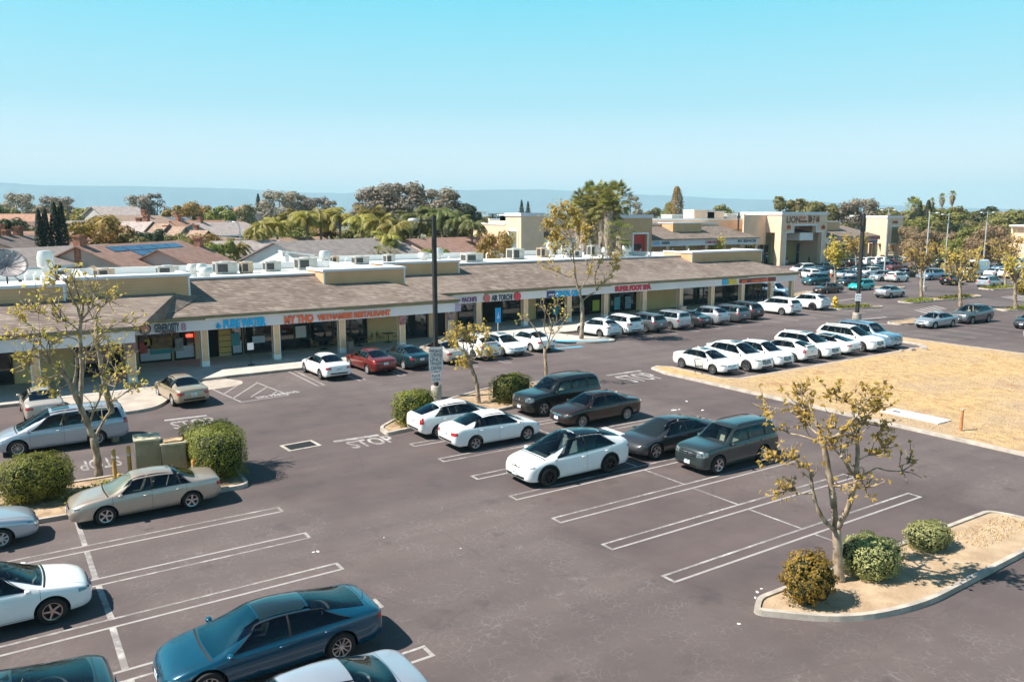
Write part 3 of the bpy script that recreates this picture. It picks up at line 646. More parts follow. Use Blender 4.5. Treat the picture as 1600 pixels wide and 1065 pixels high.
    p, _ = hit((pu * hl, 0, 3), (0, 0, -1)); zz = p.z + (.0 if k in ('suv', 'boxsuv', 'minivan', 'compact') else (.02 if k in ('crossfast', 'slopesuv') else .075))
    b.box(p.x - .17, -.60 * W2, zz - .015, p.x + .04, .60 * W2, zz + .02)
    if k not in ('suv', 'boxsuv', 'minivan', 'compact'):
        for sg in (1, -1): b.box(p.x - .09, sg * .5 * W2 - .02, zz - .14, p.x - .02, sg * .5 * W2 + .02, zz)
    extras['spoiler'] = [('rear_spoiler', b.mesh(k + '_spoiler', [M_WHITE]), 1)]
    am = MB()
    for x in (xf, xr):
        for sg in (1, -1):
            vv = []; n = 16
            for q in range(n + 1):
                a = PI * 1.12 * q / n - .06 * PI
                for r_ in (s['R'] + .055, s['R'] + .125):
                    vv.append((x + r_ * math.cos(a), sg * 2.0, s['R'] + r_ * math.sin(a)))
            v2 = []
            for v in vv:
                o = v
                p_, n_ = hit(o, (0, -sg, 0)); v2.append((o[0], (p_.y + sg * .012) if p_ is not None else sg * W2, o[2]))
            am.add(v2, [(2 * q, 2 * q + 1, 2 * q + 3, 2 * q + 2) for q in range(n)])
    extras['cladding'] = [('arch_trim', am.mesh(k + '_arch', [M_BLACK], True), 0)]
    rows = [[[(-4 if False else (.93 * hl), 0, 3)] * 2] * 2]
    a = link('tmp_a', me); b = link('tmp_b', cm); md = a.modifiers.new('b', 'BOOLEAN'); md.operation = 'DIFFERENCE'; md.object = b; md.solver = 'EXACT'
    try: md.material_mode = 'TRANSFER'
    except Exception: pass
    tmp = [a, b]; boxes_ = []
    cv = MB(); rbk, wfk = s['cab'][3], s['cab'][0]
    if k == 'pickup': rbk = -.22
    us_ = [rbk + .035 + (wfk - .03 - rbk - .035) * i / 14 for i in range(15)]; ring = []
    for u in us_:
        w_ = s['_wid'](u) * W2; zt_ = topf(u) - .055; zb_ = min(belt(u), zt_ - .04); fl = .42 if zt_ > .6 else .3
        yt = .70 * w_ * (1 - s['T']); ring.append([(u * hl, -.84 * w_, fl), (u * hl, .84 * w_, fl), (u * hl, .85 * w_, zb_), (u * hl, yt, zt_), (u * hl, -yt, zt_), (u * hl, -.85 * w_, zb_)])
    cv.v = [p for r_ in ring for p in r_]; cv.f = [tuple(range(5, -1, -1)), tuple(14 * 6 + j for j in range(6))] + [(i * 6 + j, i * 6 + (j + 1) % 6, (i + 1) * 6 + (j + 1) % 6, (i + 1) * 6 + j) for i in range(14) for j in range(6)]; cv.m = [0] * len(cv.f)
    for cb in [cv] + cutters:
        cm2 = cb.mesh('cut2', [M_BLACK]); bb = bmesh.new(); bb.from_mesh(cm2); bmesh.ops.recalc_face_normals(bb, faces=bb.faces); bb.to_mesh(cm2); bb.free(); co = link('tmp_c', cm2); tmp.append(co)
        boxes_.append(co)
    for md_ in list(a.modifiers): a.modifiers.remove(md_)
    bb_ = lambda m_: [f_(v.co[i_] for v in m_.vertices) for i_ in range(3) for f_ in (min, max)] if len(m_.vertices) else [9] * 6
    ref_ = bb_(me); fz_ = bvh.find_nearest(Vector((0, 0, 5))); sg_ = 1 if (Vector((0, 0, 5)) - fz_[0]).dot(fz_[1]) > 0 else -1
    def clean_(m_):
        for p_ in m_.polygons:
            n_ = bvh.find_nearest(p_.center)
            if n_[0] is not None and (p_.center - n_[0]).dot(n_[1]) * sg_ > .02: return False
        return True
    for co in [b] + boxes_:
        for mv in (0, .0013, -.0021, .0047, .011, -.017):
            co.location = (mv, mv * .7, mv * .5); m3 = a.modifiers.new('c', 'BOOLEAN'); m3.operation = 'DIFFERENCE'; m3.object = co; m3.solver = 'EXACT'; bpy.context.view_layer.update()
            nm_ = bpy.data.meshes.new_from_object(a.evaluated_get(bpy.context.evaluated_depsgraph_get())); a.modifiers.remove(m3)
            if max(abs(p_ - q_) for p_, q_ in zip(bb_(nm_), ref_)) < .012 and len(nm_.polygons) > .75 * len(me.polygons) and clean_(nm_): a.data = nm_; break
            sys.stderr.write('boolean retry %s %s\n' % (k, mv))
    bpy.context.view_layer.update()
    body = bpy.data.meshes.new_from_object(a.evaluated_get(bpy.context.evaluated_depsgraph_get()))
    body.name = k + '_body'; [bpy.data.objects.remove(o_) for o_ in tmp]
    nm = len(body.materials)
    body.materials.clear(); body.materials.append(M_WHITE); body.materials.append(M_BLACK); body.materials.append(M_CABIN)
    ang = []
    for p in body.polygons:
        c = p.center; inw = any((c.x - x) ** 2 + (c.z - s['R']) ** 2 < (s['R'] + .075) ** 2 and abs(c.y) > W2 - .34 for x in (xf, xr))
        p.material_index = 1 if ((inw and (abs(p.normal.y) < .35 or abs(c.y) < W2 - .25)) or (p.normal.z < -.8 and c.z < .45)) else 0
        if p.material_index == 0 and c.z > .40:
            nr_ = bvh.find_nearest(c)
            if nr_[3] is not None and nr_[3] > .018: p.material_index = 2
        p.use_smooth = True
    body.set_sharp_from_angle(angle=R(38))
    # seats, dashboard, wheel
    for i_, (ux, yy, ww) in enumerate(((.02, .37, .46), (.02, -.37, .46), (-.30, 0, 1.15)) if k not in ('van', 'pickup') else ((.5 if k == 'van' else .04, .4, .48), (.5 if k == 'van' else .04, -.4, .48))):
        x_ = ux * hl; zs = .62 if k in ('sedan', 'oldsedan', 'fastback', 'hatch', 'convertible') else .82; q = MB(); q.box(x_ - .1, yy - ww / 2, .45, x_ + .42, yy + ww / 2, zs - .06)
        q.add([(x_ - .10, yy - ww / 2, zs - .1), (x_ + .04, yy - ww / 2, zs - .1), (x_ + .04, yy + ww / 2, zs - .1), (x_ - .10, yy + ww / 2, zs - .1), (x_ - .28, yy - ww * .42, zs + .48), (x_ - .18, yy - ww * .42, zs + .48), (x_ - .18, yy + ww * .42, zs + .48), (x_ - .28, yy + ww * .42, zs + .48)], [(0, 3, 2, 1), (4, 5, 6, 7), (0, 1, 5, 4), (1, 2, 6, 5), (2, 3, 7, 6), (3, 0, 4, 7)])
        for hy in ((yy,) if ww < .6 else (-.38, .38)): q.box(x_ - .30, hy - .12, zs + .49, x_ - .22, hy + .12, zs + .62)
        parts.append(('seat' if ww < .6 else 'rear_seat', q.mesh(k + '_seat', [SEATC[0]]), 2))
    q = MB(); xd = (wb_ - .13) * hl; zd = belt(wb_ - .1) - .05; q.box(xd - .28, -.70 * W2, .5, xd + .12, .70 * W2, zd); parts.append(('dashboard', q.mesh(k + '_dash', [M_DASH]), 0))
    q = MB(); q.tube([(xd - .42 + .06 * math.sin(t_ * PI / 6), .37 + .18 * math.cos(t_ * PI / 6), zd + .0 + .17 * math.sin(t_ * PI / 6)) for t_ in range(13)], .014, 5); parts.append(('steering_wheel', q.mesh(k + '_sw', [M_BLACK]), 0))
    s['_body'] = body; s['_parts'] = parts; s['_extras'] = extras; s['_hit'] = hit
    # amber corner lamps on the older shapes
    if k in ('oldsedan', 'convertible', 'boxsuv'):
        for sg in (1, -1):
            r = wrap(.90, .80, hz0 + .01, hz1 - .02, hz0 + .03, hz1, 1, sg)
            if r: extras.setdefault('amber', []).append(('indicator', pm('am', [M_AMBER], [[row[4:] for row in r[0]]], r[1], .010), 0))
    return s
# wheels
def wheel_meshes():
    t = MB(); prof = [(.66, -.5), (.80, -.52), (.93, -.5), (.985, -.36), (1.0, -.15), (1.0, .15), (.985, .36), (.93, .5), (.80, .52), (.66, .5)]
    t.lathe([(r, h * .23 / .33) for r, h in prof], 28, axis='y'); tyre = t.mesh('tyre', [M_RUB], True, 50)
    rims = {}
    def rim(name, m, spokes, w0, w1, twin=0, back=M_BLACK, twist=0.0):
        b = MB(); y = .30
        b.lathe([(.68, y + .03), (.66, y + .04), (.60, y + .02), (.585, y - .12), (.57, -.2)], 28, 0, 'y')
        b.lathe([(.57, .04), (0.0, .04)], 20, 1, 'y')
        b.lathe([(.16, y - .02), (.14, y + .01), (0, y + .015)], 14, 0, 'y')
        for i in range(spokes):
            for tw in ((0,) if not twin else (-twin, twin)):
                a = 2 * PI * i / spokes; ca, sa = math.cos(a), math.sin(a)
                def P_(r, t, yy):
                    tt = t + tw * r + twist * r * r; return (r * ca - tt * sa, yy, r * sa + tt * ca)
                q = [P_(.10, -w0, y - .01), P_(.10, w0, y - .01), P_(.61, w1, y + .01), P_(.61, -w1, y + .01)]
                q2 = [P_(.10, -w0, y - .12), P_(.10, w0, y - .12), P_(.61, w1, y - .08), P_(.61, -w1, y - .08)]
                b.add(q + q2, [(3, 2, 1, 0), (0, 1, 5, 4), (1, 2, 6, 5), (2, 3, 7, 6), (3, 0, 4, 7)], 0)
        rims[name] = b.mesh('rim_' + name, [m, back], True, 35)
    rim('five', M_ALLOY, 5, .07, .10); rim('ten', M_ALLOY, 5, .035, .045, .13); rim('multi', M_ALLOY, 10, .03, .035); rim('black', M_DALLOY, 7, .05, .06)
    rim('twist', mat('alloy_bronze', (.50, .40, .35), .3, metal=.8), 5, .08, .05, 0, M_BLACK, .35); rim('cap', mat('hubcap', (.5, .51, .52), .4, metal=.4), 8, .06, .085)
    return tyre, rims
TYRE, RIMS = wheel_meshes()
NCAR = [0]
def car(kind, col, X, Y, head, label, cat='car', group=None, rim='five', ex=('fin',), size=1.0, glass=None):
    if Y > 33 and abs(abs(head) - 90) < 4: head += random.uniform(-1.8, 1.8); X += random.uniform(-.1, .1); Y += random.uniform(-.2, .2)
    if '_body' not in T[kind]: build_type(kind)
    s = T[kind]; root = thing({'van': 'van', 'minivan': 'minivan', 'suv': 'suv', 'slopesuv': 'suv', 'boxsuv': 'suv', 'pickup': 'pickup_truck', 'hatch': 'hatchback', 'compact': 'hatchback', 'convertible': 'convertible', 'crossfast': 'suv'}.get(kind, 'sedan'), (X, Y, .004), label, cat, group, R(head), size)
    seatm = SEATC[(NCAR[0] * 7) % 3]; NCAR[0] += 1
    b = link('body', s['_body'], root); b.material_slots[0].link = 'OBJECT'; b.material_slots[0].material = col
    lst = list(s['_parts'])
    for e in ex: lst += s['_extras'].get(e, [])
    if 'amber' in s['_extras'] and kind != 'boxsuv' and 'amber' not in ex: lst += s['_extras']['amber']
    for p in lst:
        o = link(p[0], p[1], root, p[3] if len(p) > 3 else None, p[4] if len(p) > 4 else None)
        if p[2] == 1: o.material_slots[0].link = 'OBJECT'; o.material_slots[0].material = col
        if p[2] == 2: o.material_slots[0].link = 'OBJECT'; o.material_slots[0].material = seatm
        if p[0] == 'windshield' and glass: o.material_slots[0].link = 'OBJECT'; o.material_slots[0].material = glass
    for x in (s['_xf'], s['_xr']):
        for sg in (1, -1):
            wv = link('wheel', TYRE, root, (x, sg * (s['W'] / 2 - .125), s['R']), (0, random.random() * 6 * 0, 0 if sg > 0 else PI), s['R'])
            link('rim', RIMS[rim], wv, rot=(0, random.uniform(0, 1.2), 0))
    return root
def car_at(kind, col, head, label, fw=None, rw=None, **k):
    """wheel contacts seen in the photograph (near side) -> position on the ground"""
    if '_body' not in T[kind]: build_type(kind)
    s = T[kind]; sz = k.get('size', 1.0); f = gp(*fw) if fw else None; r = gp(*rw) if rw else None
    h = R(head); ux = Vector((math.cos(h), math.sin(h), 0)); ly = Vector((-ux.y, ux.x, 0))
    if f is not None and r is not None: ref = (f + r) / 2 - ux * sz * (s['_xf'] + s['_xr']) / 2
    elif f is not None: ref = f - ux * sz * s['_xf']
    else: ref = r - ux * sz * s['_xr']
    side = 1 if ly.dot(-ref) > 0 else -1
    c = ref - ly * side * sz * (s['W'] / 2 - .05)
    return car(kind, col, c.x, c.y, head, label, **k)

# ------------------------------------------------------------------ ground, car park, kerbs, markings
b = MB(); n = 72; rr = 14000
b.add([(0, 0, -.03)] + [(rr * math.cos(2 * PI * i / n), rr * math.sin(2 * PI * i / n), -.03) for i in range(n)], [(0, 1 + i, 1 + (i + 1) % n) for i in range(n)])
b.obj('ground', M_FAR, kind='structure')
b = MB(); b.add([(-70, -30, 0), (232, -30, 0), (232, 128, 0), (86, 128, 0), (70, 104, 0), (-70, 84, 0)], [(0, 1, 2, 3, 4, 5)])
b.obj('asphalt_car_park', M_ASPH, kind='structure')

def rnd(pts, rads, n=7):
    o = []; N = len(pts)
    for i, p in enumerate(pts):
        r = rads[i] if isinstance(rads, (list, tuple)) else rads
        p = Vector(p); a = Vector(pts[i - 1]) - p; c = Vector(pts[(i + 1) % N]) - p
        r = min(r, a.length * .49, c.length * .49)
        if r < .02: o.append(tuple(p)); continue
        p0 = p + a.normalized() * r; p1 = p + c.normalized() * r
        for k in range(n + 1):
            t = k / n; q = p0 * (1 - t) ** 2 + p * 2 * t * (1 - t) + p1 * t * t; o.append(tuple(q))
    return o
def inset(poly, w):
    N = len(poly); area = sum(poly[i][0] * poly[(i + 1) % N][1] - poly[(i + 1) % N][0] * poly[i][1] for i in range(N)); sg = 1 if area > 0 else -1
    o = []
    for i in range(N):
        p = Vector(poly[i]); a = (p - Vector(poly[i - 1])); c = (Vector(poly[(i + 1) % N]) - p)
        if a.length < 1e-6 or c.length < 1e-6: o.append(tuple(p)); continue
        a.normalize(); c.normalize(); na = Vector((-a.y, a.x)) * sg; nc = Vector((-c.y, c.x)) * sg; m = na + nc
        if m.length < .2: m = na
        m.normalize(); k = w / max(.35, m.dot(na)); o.append((p.x + m.x * k, p.y + m.y * k))
    return o
def kerb_ring(poly, w=.16, h=.15, mi=0, b=None):
    b = b or MB(); inn = inset(poly, w); N = len(poly)
    vs = [(x, y, 0) for x, y in poly] + [(x, y, h) for x, y in inset(poly, .015)] + [(x, y, h) for x, y in inn] + [(x, y, 0.0) for x, y in inn]
    fs = []
    for i in range(N):
        j = (i + 1) % N
        for k in range(3): fs.append((k * N + i, k * N + j, (k + 1) * N + j, (k + 1) * N + i))
    return b.add(vs, fs, mi), inn
def island(poly, name, soil=M_MULCH, hz=.10, kerbm=None, w=.16):
    e = link(name, None, kind='structure')
    k, inn = kerb_ring(poly, w); k.obj('kerb', kerbm or M_KERB, e)
    s = MB(); s.add([(x, y, hz) for x, y in inn], [tuple(range(len(inn)))]); s.obj('soil' if soil is not M_WALK else 'paving', soil, e)
    return e
# islands of the car park
island(rnd([(-12, 30.0), (7.75, 29.3), (7.9, 32.0), (7.0, 33.3), (-12, 33.6)], [0, .5, 1.0, .8, 0]), 'traffic_island')
island(rnd([(15.0, 33.0), (29.5, 35.2), (29.5, 38.6), (24, 38.9), (18, 36.6), (15.1, 34.2)], [.25, 1.2, 1.2, 1, 1, .5]), 'traffic_island')
isl = rnd([(15.6, 12.45), (16.3, 12.9), (27.9, 12.75), (28.4, 11.5), (26.9, 10.4), (19.5, 10.2), (17.2, 10.8)], [.3, .25, .35, .7, .8, 2.0, 1.5])
island(isl, 'traffic_island', mat('bare_sandy_soil', (.45, .335, .22), .95, col2=(.33, .23, .145), vscale=1.6, bump=.8, bscale=12))
island(rnd([(89.6, 51.2), (104.5, 50.6), (106, 51.9), (104.5, 53.0), (89.6, 53.2)], .8), 'traffic_island')
island(rnd([(77.0, 52.0), (83.0, 50.6), (84.0, 51.5), (79, 54.4), (77.0, 54.4)], .5), 'traffic_island')
island(rnd([(70.6, 41.4), (76.0, 40.4), (80.0, 41.0), (80, 43.4), (71.0, 43.0)], .6), 'traffic_island')
island(rnd([(90.5, 41.5), (95.5, 39.6), (98, 41.5), (92.5, 44.2)], .6), 'traffic_island')
island(rnd([(115, 54.5), (122, 53.2), (124, 55.0), (121, 58), (116, 57)], .6), 'traffic_island')
island(rnd([(104, 66.0), (107.5, 62.8), (109.5, 63.6), (106, 67.3)], .5), 'traffic_island')
island(rnd([(84.5, 63.0), (92.5, 66.2), (91.8, 67.6), (84.0, 64.6)], .5), 'traffic_island')
# paved tree bulbs joined to the arcade walk
def flat(poly, name, m, z): 
    q = MB(); q.add([(x, y, z) for x, y in poly], [tuple(range(len(poly)))]); return q.obj(name, m, kind='structure')
bulb1 = rnd([(2.2, 47.2), (3.0, 44.2), (6.9, 44.0), (8.3, 46.4), (7.9, 49.4), (2.2, 49.4)], [1, 1.6, 1.6, 1.2, 0, 0])
bulb2 = rnd([(36.6, 54.8), (37.6, 51.2), (39.6, 48.9), (42.2, 48.4), (43.0, 49.6), (41.3, 52.0), (40.6, 54.8)], [0, 1.2, 1, .9, .9, 1, 0])
M_WORNW = mat('sunbleached_concrete', (.46, .40, .34), .85, col2=(.34, .29, .25), vscale=1.2)
island(bulb1, 'pavement_bulb', M_WORNW, .149); island(bulb2, 'pavement_bulb', M_WALK, .149)
# walk in front of the shops, kerb as a real step, following the three set-backs
walkp = [(-60, 48.9), (8.0, 49.4), (8.0, 50.6), (12.2, 50.7), (12.4, 50.8), (31.0, 51.0), (31.0, 54.4), (80.5, 54.8), (82.5, 57.5), (82.5, 63.4), (31, 63.4), (31, 58.7), (7.5, 58.7), (7.5, 55.4), (-60, 55.4)]
b = MB(); b.prism(walkp, 0.0, .15, 0); b.obj('pavement', M_WALK, kind='structure')
kb = MB(); front = walkp[:10]
for (x0, y0), (x1, y1) in zip(front, front[1:]):
    d = Vector((x1 - x0, y1 - y0)); 
    if d.length < .1: continue
    d.normalize(); nn = Vector((d.y, -d.x)) * .02
    kb.add([(x0 + nn.x, y0 + nn.y, 0), (x1 + nn.x, y1 + nn.y, 0), (x1 + nn.x, y1 + nn.y, .153), (x0 + nn.x, y0 + nn.y, .153), (x0 - nn.x * 7, y0 - nn.y * 7, .153), (x1 - nn.x * 7, y1 - nn.y * 7, .153)], [(0, 1, 2, 3), (3, 2, 5, 4)])
kb.obj('kerb_line', mat('kerb_dark', (.30, .27, .24), .85, var=.3, vscale=1.2), kind='structure')
flat(rnd([(8.4, 48.8), (10.2, 47.7), (12.6, 48.2), (12.9, 49.4), (12.2, 50.7), (8.2, 50.6)], [.6, .8, .6, .4, 0, 0]), 'pavement_ramp', M_WORNW, .014)
# dry grass field inside its kerb
field = [(36.1, -28), (36.0, 36.5), (36.5, 38.3), (37.3, 38.6), (37.9, 37.8), (37.8, 33.4), (38.6, 32.7), (60.2, 33.1), (61.0, 34.2), (61.3, 37.0), (62.4, 37.6), (63.2, 37.3), (62.7, -28)]
e = link('grass_field', None, kind='structure')
kr, inn = kerb_ring(field, .22, .13); kr.obj('kerb', M_KERB, e)
gm = MB(); 
gm.add([(x, y, .12) for x, y in inn], [tuple(range(len(inn)))]); gm.obj('dry_turf', M_GRASS, e)
# beyond the field on the right more car park (same sheet); ring road and neighbourhood verge
flat([(205, 60), (330, 60), (330, 118), (240, 118), (205, 108)], 'road', mat('side_road', (.11, .10, .10), .9, var=.1, vscale=.2), .006)
flat([(176, 100), (232, 100), (236, 122), (182, 122)], 'verge', mat('verge_grass', (.33, .30, .10), .95, col2=(.42, .34, .18), vscale=.4), .012)

# painted markings
ml = MB(); ml2 = MB()
def gl(a, c, w=.10, m=None, z=.005):
    m = ml if m is None else m; a = Vector(a[:2]); c = Vector(c[:2]); d = c - a
    if d.length < 1e-4: return
    d.normalize(); nn = Vector((-d.y, d.x)) * w / 2
    m.add([(a.x - nn.x, a.y - nn.y, z), (c.x - nn.x, c.y - nn.y, z), (c.x + nn.x, c.y + nn.y, z), (a.x + nn.x, a.y + nn.y, z)], [(0, 1, 2, 3)])
def pin(x0, x1, yc, end, g=.46, hi=True, jit=0):
    """hairpin pair of bay lines; the two strokes are unevenly worn as in the place"""
    A, B = (ml, ml2) if hi else (ml2, ml)
    gl((x0, yc + g / 2), (x1, yc + g / 2), .09, A); gl((x0, yc - g / 2), (x1, yc - g / 2), .09, B)
    for x in end: gl((x, yc - g / 2 - .045), (x, yc + g / 2 + .045), .10, ml, .006)
for k, (yc, hi) in enumerate(((26.45, True), (23.72, False), (21.0, True), (18.3, False), (15.5, True))): pin(-16, 7.95, yc, (7.95,), hi=hi)
for y0, y1 in ((29.2, 26.7), (26.2, 23.97), (23.5, 21.25), (20.75, 18.55), (18.05, 15.7), (15.3, 13)): gl((1.98, y0), (2.0 + random.uniform(-.05, .05), y1), .15, ml, .006)
for k, (yc, hi) in enumerate(((31.0, True), (28.35, False), (25.65, True), (22.95, False), (20.35, True), (17.75, False), (15.12, True))):
    pin(15.3, 27.6, yc, (15.3, 27.6), hi=not hi if k in (3, 5) else hi)
for y0, y1 in ((30.7, 28.6), (28.1, 25.9), (25.4, 23.2), (22.7, 20.6), (20.1, 18.0), (17.5, 15.4), (14.85, 13.2)): gl((21.45, y0), (21.5, y1), .085, ml, .006)
def vpin(xc, y0, y1, g=.42):
    gl((xc - g / 2, y0), (xc - g / 2, y1), .09, ml2); gl((xc + g / 2, y0), (xc + g / 2, y1), .09, ml); gl((xc - g / 2 - .04, y0), (xc + g / 2 + .04, y0), .10, ml, .006)
for k in range(6): vpin(16.45 + 2.7 * k, 45.4, 50.8)
for k in range(14): vpin(43.95 + 2.75 * k, 49.0, 54.6)
for k in range(8): vpin(40.5 + 2.65 * k, 38.1, 33.4)
for k in range(6): gl((66 + 2.7 * k, 33.5), (66 + 2.7 * k, 38.8), .1, ml2)
for k in range(9): gl((87 + 2.8 * k, 33.0), (87 + 2.8 * k, 38.8), .1, ml2)
for r_ in range(3):
    for k in range(16): gl((95 + 2.75 * k + r_ * 6, 57.0 + 0 + r_ * 13.5), (95 + 2.75 * k + r_ * 6, 67.2 + r_ * 13.5), .1, ml2)
P_ = lambda x, y: gp(x, y)
for a, c in (((330, 607), (377, 628)), ((377, 628), (451, 617)), ((400, 597), (451, 617)), ((350, 615), (371, 602)), ((364, 622), (402, 598)), ((392, 620), (418, 604)), ((425, 616), (435, 610))): gl(P_(*a), P_(*c), .10, ml2)
gl((12.6, 33.45), (14.75, 33.35), .30, ml, .006); gl((32.7, 38.3), (35.6, 38.3), .3, ml, .006); gl((7.0, 41.7), (9.0, 41.6), .3, ml2, .006)
for a, c in (((1335, 500), (1385, 495)), ((1350, 505), (1420, 508)), ((1310, 470), (1340, 466))): gl(P_(*a), P_(*c), .35, ml2, .007)
for i in range(7): gl((104 + i * 1.3, 45.5), (107 + i * 1.3, 49.5), .45, ml2, .006)
for i in range(5): gl((82 + i * 1.4, 45.0 + .3 * i), (84 + i * 1.4, 47.5 + .3 * i), .4, ml2, .006)
ml.obj('bay_markings', M_LINE, kind='structure'); ml2.obj('bay_markings', M_LINE2, kind='structure')
def road_text(t, x, y, h, width, rz, m=M_LINE):
    me = text_mesh(t, h, width, .035, 0.0); me.materials.clear(); me.materials.append(m)
    return link('road_lettering', me, None, (x, y, .007), (0, 0, R(rz)), kind='structure')
road_text('STOP', 12.95, 31.95, 1.15, 2.1, 0); road_text('STOP', 32.7, 35.7, 2.1, 2.6, 0, M_LINE2); road_text('STOP', 7.1, 39.7, 1.5, 2.0, 0); road_text('STOP', 4.2, 36.4, 1.5, 1.5, 180)
road_text('NO PARKING', 12.3, 44.0, .45, 2.5, 8, M_LINE2)
# blue access bay at the second bulb
M_BLUE = worn_paint('blue_kerb_paint', (.03, .38, .58), .40); M_YEL = worn_paint('yellow_kerb_paint', (.75, .48, .03), .40)
gx = MB()
for i, x in enumerate((35.2, 36.5, 37.8)): gl((x, 48.9), (x, 52.9), .14, gx, .006)
gl((34.9, 48.6), (38.6, 48.2), .5, gx, .007); gx.obj('access_markings', M_BLUE, kind='structure')
q = MB(); q.add([(37.0, 51.6, .158), (38.4, 49.8, .158), (41.6, 48.55, .158), (41.9, 48.9, .158), (38.8, 50.5, .158), (37.5, 52.0, .158)], [(0, 1, 4, 5), (1, 2, 3, 4)]); q.obj('blue_kerb', M_BLUE, kind='structure')
flat([(36.7, 52.2), (37.6, 52.2), (37.5, 53.7), (36.6, 53.7)], 'yellow_tactile_paving', M_YEL, .160)

# ------------------------------------------------------------------ the arcade of shops (front building)
SEG = [  # name, x0, x1, column Y, wall x1
    dict(x0=-46, x1=7.35, yc=51.9, wall=7.35, back=81, lab='long low shop arcade wing at the far left behind the silver minivan'),
    dict(x0=7.35, x1=30.9, yc=55.0, wall=30.9, back=81, lab='middle wing of the shop arcade with the restaurant and brown shingle roof'),
    dict(x0=30.9, x1=79.4, yc=59.8, wall=75.3, back=90, lab='long right wing of the shop arcade ending at an open corner')]
SL = .30; SLS = [.22, .30, .30]
for i, s in enumerate(SEG):
    SL = SLS[i]
    e = thing('shop_building', (s['x0'], s['yc'], 0), s['lab'], 'building', 'wings of the shop arcade'); s['e'] = e
    inv = Vector((-s['x0'], -s['yc'], 0))
    def ob(mb, name, m, par=e, inv=inv, **k): return mb.obj(name, m, par, loc=inv, **k)
    s['ob'] = ob
    yf = s['yc'] - .40; yw = s['yc'] + 3.4; ye = yf - .35; rz0 = 3.60; yr = ye + 6.3; rz1 = rz0 + 6.3 * SL; x0, x1 = s['x0'], s['x1']; s.update(yf=yf, yw=yw, ye=ye, yr=yr, rz1=rz1)
    # roof: hipped right end (and the slope runs on under the next wing)
    m = MB(); xl = x0 - (6.5 if i == 2 else 0); xe = x1 + .3
    hx = xe - 6.3
    m.add([(xl, ye, rz0), (xe, ye, rz0), (hx, yr, rz1), (xl, yr, rz1), (xe, yr + 8, rz0), (xe, yr + 8, rz0)], [(0, 1, 2, 3)])
    if i == 0:
        m.add([(xe, ye, rz0), (11.0, yr, rz1), (12.6, yr, rz1 - .35), (9.6, 54.25, 3.62), (hx, yr, rz1)], [(0, 3, 2, 1), (0, 1, 4)])
    else: m.add([(xe, ye, rz0), (xe, yr + 6, rz0), (hx, yr + 6, rz1), (hx, yr, rz1)], [(0, 1, 2, 3)])
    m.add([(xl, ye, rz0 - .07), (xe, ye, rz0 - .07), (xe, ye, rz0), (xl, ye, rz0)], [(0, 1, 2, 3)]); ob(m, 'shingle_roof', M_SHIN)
    m = MB(); m.add([(xl if i == 0 else x0 + (.0), ye + .02, rz0 - .075), (xe - .02, ye + .02, rz0 - .075), (xe - .02, yf + .02, 3.28), (x0, yf + .02, 3.28)], [(0, 3, 2, 1)])
    m.box(x0, ye + .01, rz0 - .20, xe - .01, ye + .05, rz0 - .075); m.add([(xe - .02, ye + .05, rz0 - .2), (xe - .02, s['yw'], rz0 - .2), (xe - .02, s['yw'], rz0 - .07), (xe - .02, ye + .05, rz0 - .07)], [(0, 1, 2, 3)])
    ob(m, 'eave', M_OLIVE)
    m = MB(); m.box(x0, yf, 2.60, x1, yf + .30, 3.30)
    if i < 2: m.box(x1 - .3, yf + .3, 2.60, x1, yw + 3.6, 3.30)
    else: m.box(x1 - .3, yf + .3, 2.60, x1, yw + 4, 3.30)
    ob(m, 'fascia', M_FASC)
    m = MB(); m.box(x0, yf + .3, 3.0, x1, yw + .1, 3.08); ob(m, 'soffit', mat('soffit_paint', (.30, .26, .19), .8))
    # solid wall with plinth
    m = MB(); m.box(x0, yw, .15, s['wall'], s['back'] - .3, 3.5); ob(m, 'wall', M_YWALL)
    m = MB(); m.box(x0 if i else x0, yr - .05, rz1 - .55, hx, yr + .35, rz1 + .05)
    ob(m, 'ridge_parapet', M_STUCCO)
    m = MB(); m.box(xl, yr - .16, rz1 + .02, hx + .05, yr + .42, rz1 + .16); ob(m, 'ridge_coping', mat('grey_metal_coping', (.50, .52, .56), .5, metal=.2))
    m = MB(); m.box(x0, yr + .35, 4.55, 24.9 if i == 1 else s['wall'], s['back'] - .3, 4.72 - .3 * (i == 0))
    if i == 1: m.box(24.9, 65.8, 4.55, s['wall'], s['back'] - .3, 4.72)
    ob(m, 'flat_roof', M_MEMB)
    m = MB()
    if i < 2: m.box(x0, s['back'] - .3, 0, x1, s['back'], 5.4)
    else: m.box(x0, s['back'] - .3, 0, 68, s['back'], 5.4); m.box(68, s['back'] - .3, 0, s['wall'], s['back'], 6.0)
    m.box(s['wall'] - .3, 66 if i == 1 else yr + .4, 0 if i == 2 else 4.6, s['wall'] + (.0 if i == 2 else 0), s['back'] - .3, 5.3)
    if i == 1: m.box(x1 - .3, 80.9, 0, x1, 90, 5.4)
    ob(m, 'back_parapet', M_WHITE)
def col_at(i, x):
    s = SEG[i]; m = MB(); y = s['yc']
    m.box(x - .22, y - .22, .15, x + .22, y + .22, 2.6); o = s['ob'](m, 'column', M_COL)
    m = MB(); m.box(x - .245, y - .245, .15, x + .245, y + .245, .50)
    for sx in (-1, 1):
        for sy in (-1, 1): m.box(x + sx * .19, y + sy * .19, .5, x + sx * .235, y + sy * .235, 2.58)
    t = m.obj('trim', M_WHITE, o)
for x in (-43, -38, -33, -28, -23, -18, -13, -8, -3, 2.15, 7.1): col_at(0, x)
for x in (12.0, 16.8, 21.6, 26.4, 30.6): col_at(1, x)
